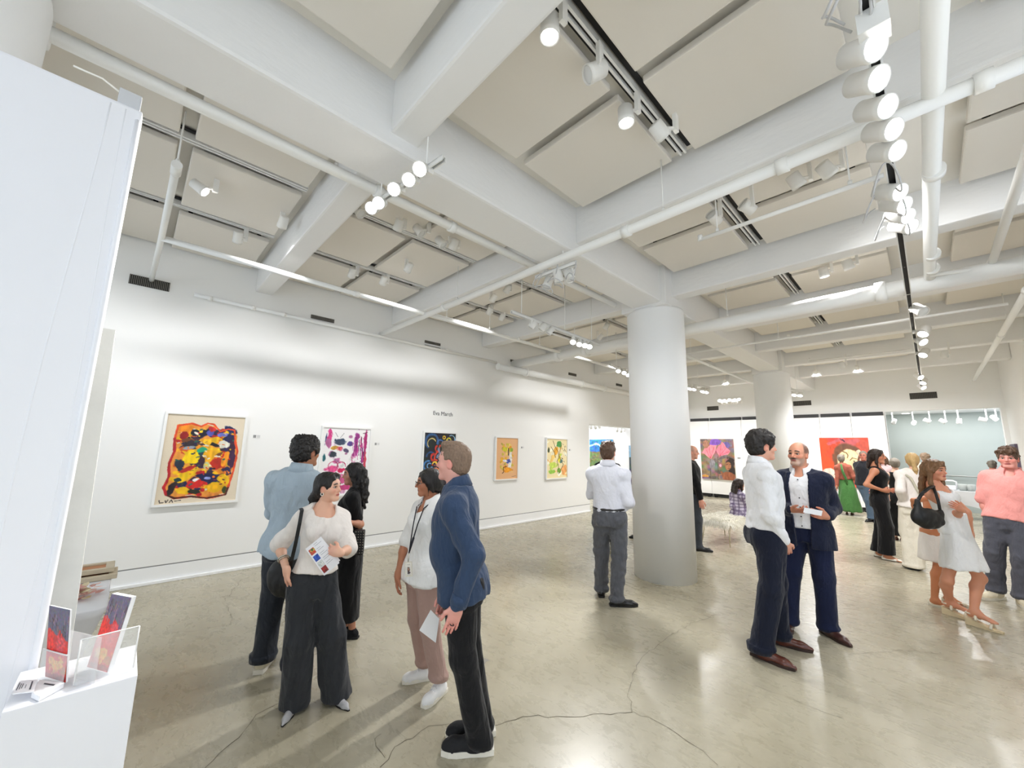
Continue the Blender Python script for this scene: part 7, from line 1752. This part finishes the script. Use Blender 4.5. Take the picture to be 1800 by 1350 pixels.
# the long row on the right
r0 = P_(1508, 0, 3.56); r1 = P_(1622, 676, 3.50)
r0 = Vector((1.2, -0.01, 3.56)); r1 = Vector((15.0, -0.05, 3.50))
hung_track(r0, r1, 'very long hung track along the open side carrying the long row of lamps', (0.07, 0.15, 0.3, 0.45, 0.6, 0.75, 0.9), 0.05)
GR = 'lamps in the long row on the open side'
row = [((1540, 82), 'bright'), ((1546, 138), 'bright'), ((1561, 187), 'bright'), ((1572, 227), 'bright'), ((1578, 265), 'bright'), ((1583, 338), 'bright'), ((1591, 360), 'bright'), ((1597, 380), 'bright'), ((1603, 398), 'bright'),
       ((1624, 548), 'off'), ((1622, 588), 'bright'), ((1624, 602), 'bright'), ((1622, 625), 'bright'), ((1619, 664), 'bright'), ((1622, 674), 'bright'), ((1624, 682), 'bright')]
for i, (p, lit) in enumerate(row):
    q = P_(p[0], p[1], 3.43); st = Vector((q.x+0.08, -0.03, 3.53))
    aim = (-0.42, -0.62, -0.52) if i < 9 else (-0.5, (-0.5 if i % 2 else 0.3), -0.65)
    pw = 0
    if lit == 'bright': pw = PW_D*1.3 if i < 9 else PW_D
    spot_head(q, aim, st, '%s lamp of the long row on the open side, counted from the nearest' % ORD[i], GR, lit, 300 if i == 6 else (pw if i % 2 == 0 else 0), NEUT, r=0.058 if i < 9 else 0.065, ln=0.15, cone=60 if i == 6 else 110, tgt=(5.3, 2.4, 1.7) if i == 6 else None)
box = MB(); q = P_(1535, 45, 3.5); box.box((q.x-.05, q.y-.05, q.z-.05), (q.x+.05, q.y+.05, q.z+.05))
tag(box.build('power_feed_box', TRACKM), 'white feed box on the long track right at the top edge', 'feed box')
e = empty('looped_cable', q); mb = MB()
for (cx, cy, rr) in ((1490, 20, 0.12), (1478, 12, 0.10)):
    w0 = P_(cx, cy, 3.55); mb.tube([w0+Vector((rr*math.cos(t), rr*0.6*math.sin(t), 0.05*math.sin(2*t))) for t in np.linspace(0, 5.2, 20)], 0.006, n=6)
mb.build('cable_loop', WIREM, e); tag(e, 'loop of white cable beside the feed box at the top edge', 'cable')
e = empty('looped_cable', P_(1560, 345, 3.5)); mb = MB()
for (cx, cy, rr) in ((1556, 320, 0.10), (1552, 365, 0.16), (1566, 400, 0.14)):
    w0 = P_(cx, cy, 3.45); mb.tube([w0+Vector((rr*math.cos(t), rr*0.7*math.sin(t), 0.08*math.sin(2*t+1))) for t in np.linspace(0.4, 5.6, 22)], 0.006, n=6)
mb.build('cable_loop', WIREM, e); tag(e, 'three loops of thin cable hanging beside the middle of the long row', 'cable')
# far groups
def far_group(pts, z, label, gname, lit='bright', aim=(-0.4, 0.1, -0.8), power=0):
    a_ = P_(pts[0][0]-6, pts[0][1]-9, z+0.12); b_ = P_(pts[-1][0]+6, pts[-1][1]-9, z+0.12)
    hung_track(a_, b_, 'small hung track of the ' + label, (0.5,))
    for i, p in enumerate(pts):
        q = P_(p[0], p[1], z)
        spot_head(q, aim, (q.x, q.y, z+0.12), '%s lamp of the %s' % (ORD[i], label), gname, lit, power if i == 0 else 0, r=0.07, ln=0.14, cone=110)
far_group([(1212, 684), (1219, 685), (1235, 689), (1241, 690)], 3.3, 'bright cluster just past the round column', 'bright cluster past the column', power=260)
far_group([(1396, 695), (1406, 696)], 3.3, 'bright pair beside the far column', 'bright pair by the far column', power=260)
far_group([(1267, 709), (1275, 709), (1284, 708), (1293, 708), (1301, 707)], 3.3, 'row of tiny lamps before the flower painting', 'tiny lamps before the flower painting', 'off', (0.8, 0, -0.5))
# room beyond the wide opening
GB = 'spotlights in the grey room beyond the opening'
for i, (p, a_, lit) in enumerate((((1570, 744), (0.6, 0.3, -0.6), 'off'), ((1606, 744), (-0.9, 0.1, -0.3), 'bright'), ((1635, 742), (0.1, -0.7, -0.5), 'soft'), ((1663, 743), (0, -0.6, -0.5), 'soft'),
                                  ((1686, 745), (0.1, 0.1, -1), 'soft'), ((1735, 739), (0, -0.8, -0.3), 'soft'), ((1752, 738), (-0.4, -0.4, -0.6), 'soft'))):
    q = Vector(on_x(p[0], p[1], 17.6)); st = Vector((q.x, q.y, 3.06))
    spot_head(q, a_, st, '%s spotlight in the grey room, counted along its ceiling from the display panels' % ORD[i], GB, lit, 0, r=0.06, ln=0.16)
dl = MB(); q = Vector(on_z(1592, 727, 3.055)); dl.lathe([(0.09, 0), (0.09, 0.004)], (q.x, q.y, 3.05)); tag(dl.build('ceiling_downlight', LENSB), 'flush round downlight in the ceiling of the grey room', 'downlight')
# alcove lamps
GALC = 'small grey spotlights at the top of the alcove'
for i, p in enumerate(((1039, 753), (1047, 753), (1054, 752), (1085, 758), (1092, 759), (1098, 759), (1104, 760))):
    q = Vector(on_y(p[0], p[1], 7.3)); st = Vector((q.x+0.02, q.y, q.z+0.12))
    spot_head(q, (0.8, 0.2, -0.5), st, '%s small grey spotlight along the top of the alcove opening' % ORD[i], GALC, 'off', 0, r=0.045, ln=0.1)
hung_track(Vector(on_y(1036, 747, 7.3)), Vector(on_y(1107, 753, 7.3)), 'slim track along the top of the alcove opening', ())

# heads added to wash the walls with light, apart from the track heads above
def beam(name, loc, tgt, energy, cone=90, color=NEUT, soft=0.06, blend=0.9):
    ld = bpy.data.lights.new(name, 'SPOT'); ld.energy = energy; ld.color = color; ld.spot_size = math.radians(cone); ld.spot_blend = blend; ld.shadow_soft_size = soft
    o = bpy.data.objects.new(name, ld); COL.objects.link(o); o.location = loc
    o.rotation_euler = (Vector(tgt)-Vector(loc)).to_track_quat('-Z', 'Y').to_euler(); return o
for i, x in enumerate((-0.6, 0.9, 2.4, 3.9, 5.4, 6.9, 8.4)):
    q = Vector((x, 4.6, 4.0)); st = Vector((x, 4.62, 4.2))
    spot_head(q, (0, 0.75, -0.66), st, '%s added wall-washing spotlight along the long wall, counted from the partition' % ORD[i], 'added wall-washing spotlights along the long wall', 'soft', PW_L, NEUT, r=0.05, cone=92, tgt=(x+0.1, 6.6, 1.35))
for i, y in enumerate((5.9, 4.4, 2.0, 1.1)):
    q = Vector((13.9, y, 3.95)); st = Vector((13.88, y, 4.2))
    spot_head(q, (0.75, 0, -0.66), st, '%s added wall-washing spotlight before the far display panels' % ORD[i], 'added wall-washing spotlights before the far panels', 'soft', PW_B, NEUT, r=0.05, cone=120, tgt=(16.3, y, 2.2))
def area(name, loc, rot, sx, sy, e_, color):
    ld = bpy.data.lights.new(name, 'AREA'); ld.shape = 'RECTANGLE'; ld.size = sx; ld.size_y = sy; ld.energy = e_; ld.color = color
    o = bpy.data.objects.new(name, ld); COL.objects.link(o); o.location = loc; o.rotation_euler = rot; return o
for (y0, y1) in ((-1.1, 1.1), (1.5, 3.7), (4.1, 6.2)):
    area('daylight_rear_window', (XR-0.05, (y0+y1)/2, 2.05), (0, -PI/2, 0), 2.8, y1-y0-0.1, WIN_R, COOL)
for (x0, x1) in ((-4.1, -1.3), (-0.9, 2.0), (2.4, 5.2)):  # added light in the made-up side windows, out of view
    area('added_side_daylight', ((x0+x1)/2, YR-0.05, 2.1), (PI/2, 0, 0), x1-x0-0.1, 2.7, ADDED_SIDE, COOL)
# unseen area lights without fixtures that light the alcove and the grey room
area('alcove_area_light', (11.0, 8.6, 3.18), (0, 0, 0), 1.6, 1.2, 60, NEUT)
area('grey_room_area_light', (17.6, -0.6, 3.04), (0, 0, 0), 1.0, 3.0, 60, NEUT)

W = bpy.data.worlds.new('sky'); SC.world = W; W.use_nodes = True
W.node_tree.nodes['Background'].inputs[0].default_value = (0.75, 0.86, 1.0, 1); W.node_tree.nodes['Background'].inputs[1].default_value = 1.0

# ------------------------------------------------------------------ camera and view
cd = bpy.data.cameras.new('camera'); cam = bpy.data.objects.new('camera', cd); COL.objects.link(cam); SC.camera = cam
cd.sensor_fit = 'HORIZONTAL'; cd.sensor_width = 36.0; cd.lens = 36.0*F_PX/1800.0; cd.clip_start = 0.05; cd.clip_end = 200
M = Matrix(((_rt[0], _up[0], -_fw[0], 0), (_rt[1], _up[1], -_fw[1], 0), (_rt[2], _up[2], -_fw[2], CAM_H), (0, 0, 0, 1)))
cam.matrix_world = M
vs_ = SC.view_settings
SC.display_settings.display_device = 'sRGB'
vs_.view_transform = 'Standard'; vs_.look = 'None'; vs_.exposure = EXPOSURE; vs_.gamma = 1.0; vs_.use_curve_mapping = False
cy = SC.cycles
cy.use_denoising = True
try: cy.denoiser = 'OPENIMAGEDENOISE'
except Exception: pass
cy.use_adaptive_sampling = True; cy.adaptive_threshold = 0.04; cy.adaptive_min_samples = 16
cy.max_bounces = 8; cy.diffuse_bounces = 6; cy.glossy_bounces = 3; cy.transmission_bounces = 6; cy.transparent_max_bounces = 8
cy.caustics_reflective = False; cy.caustics_refractive = False; cy.sample_clamp_indirect = 6.0
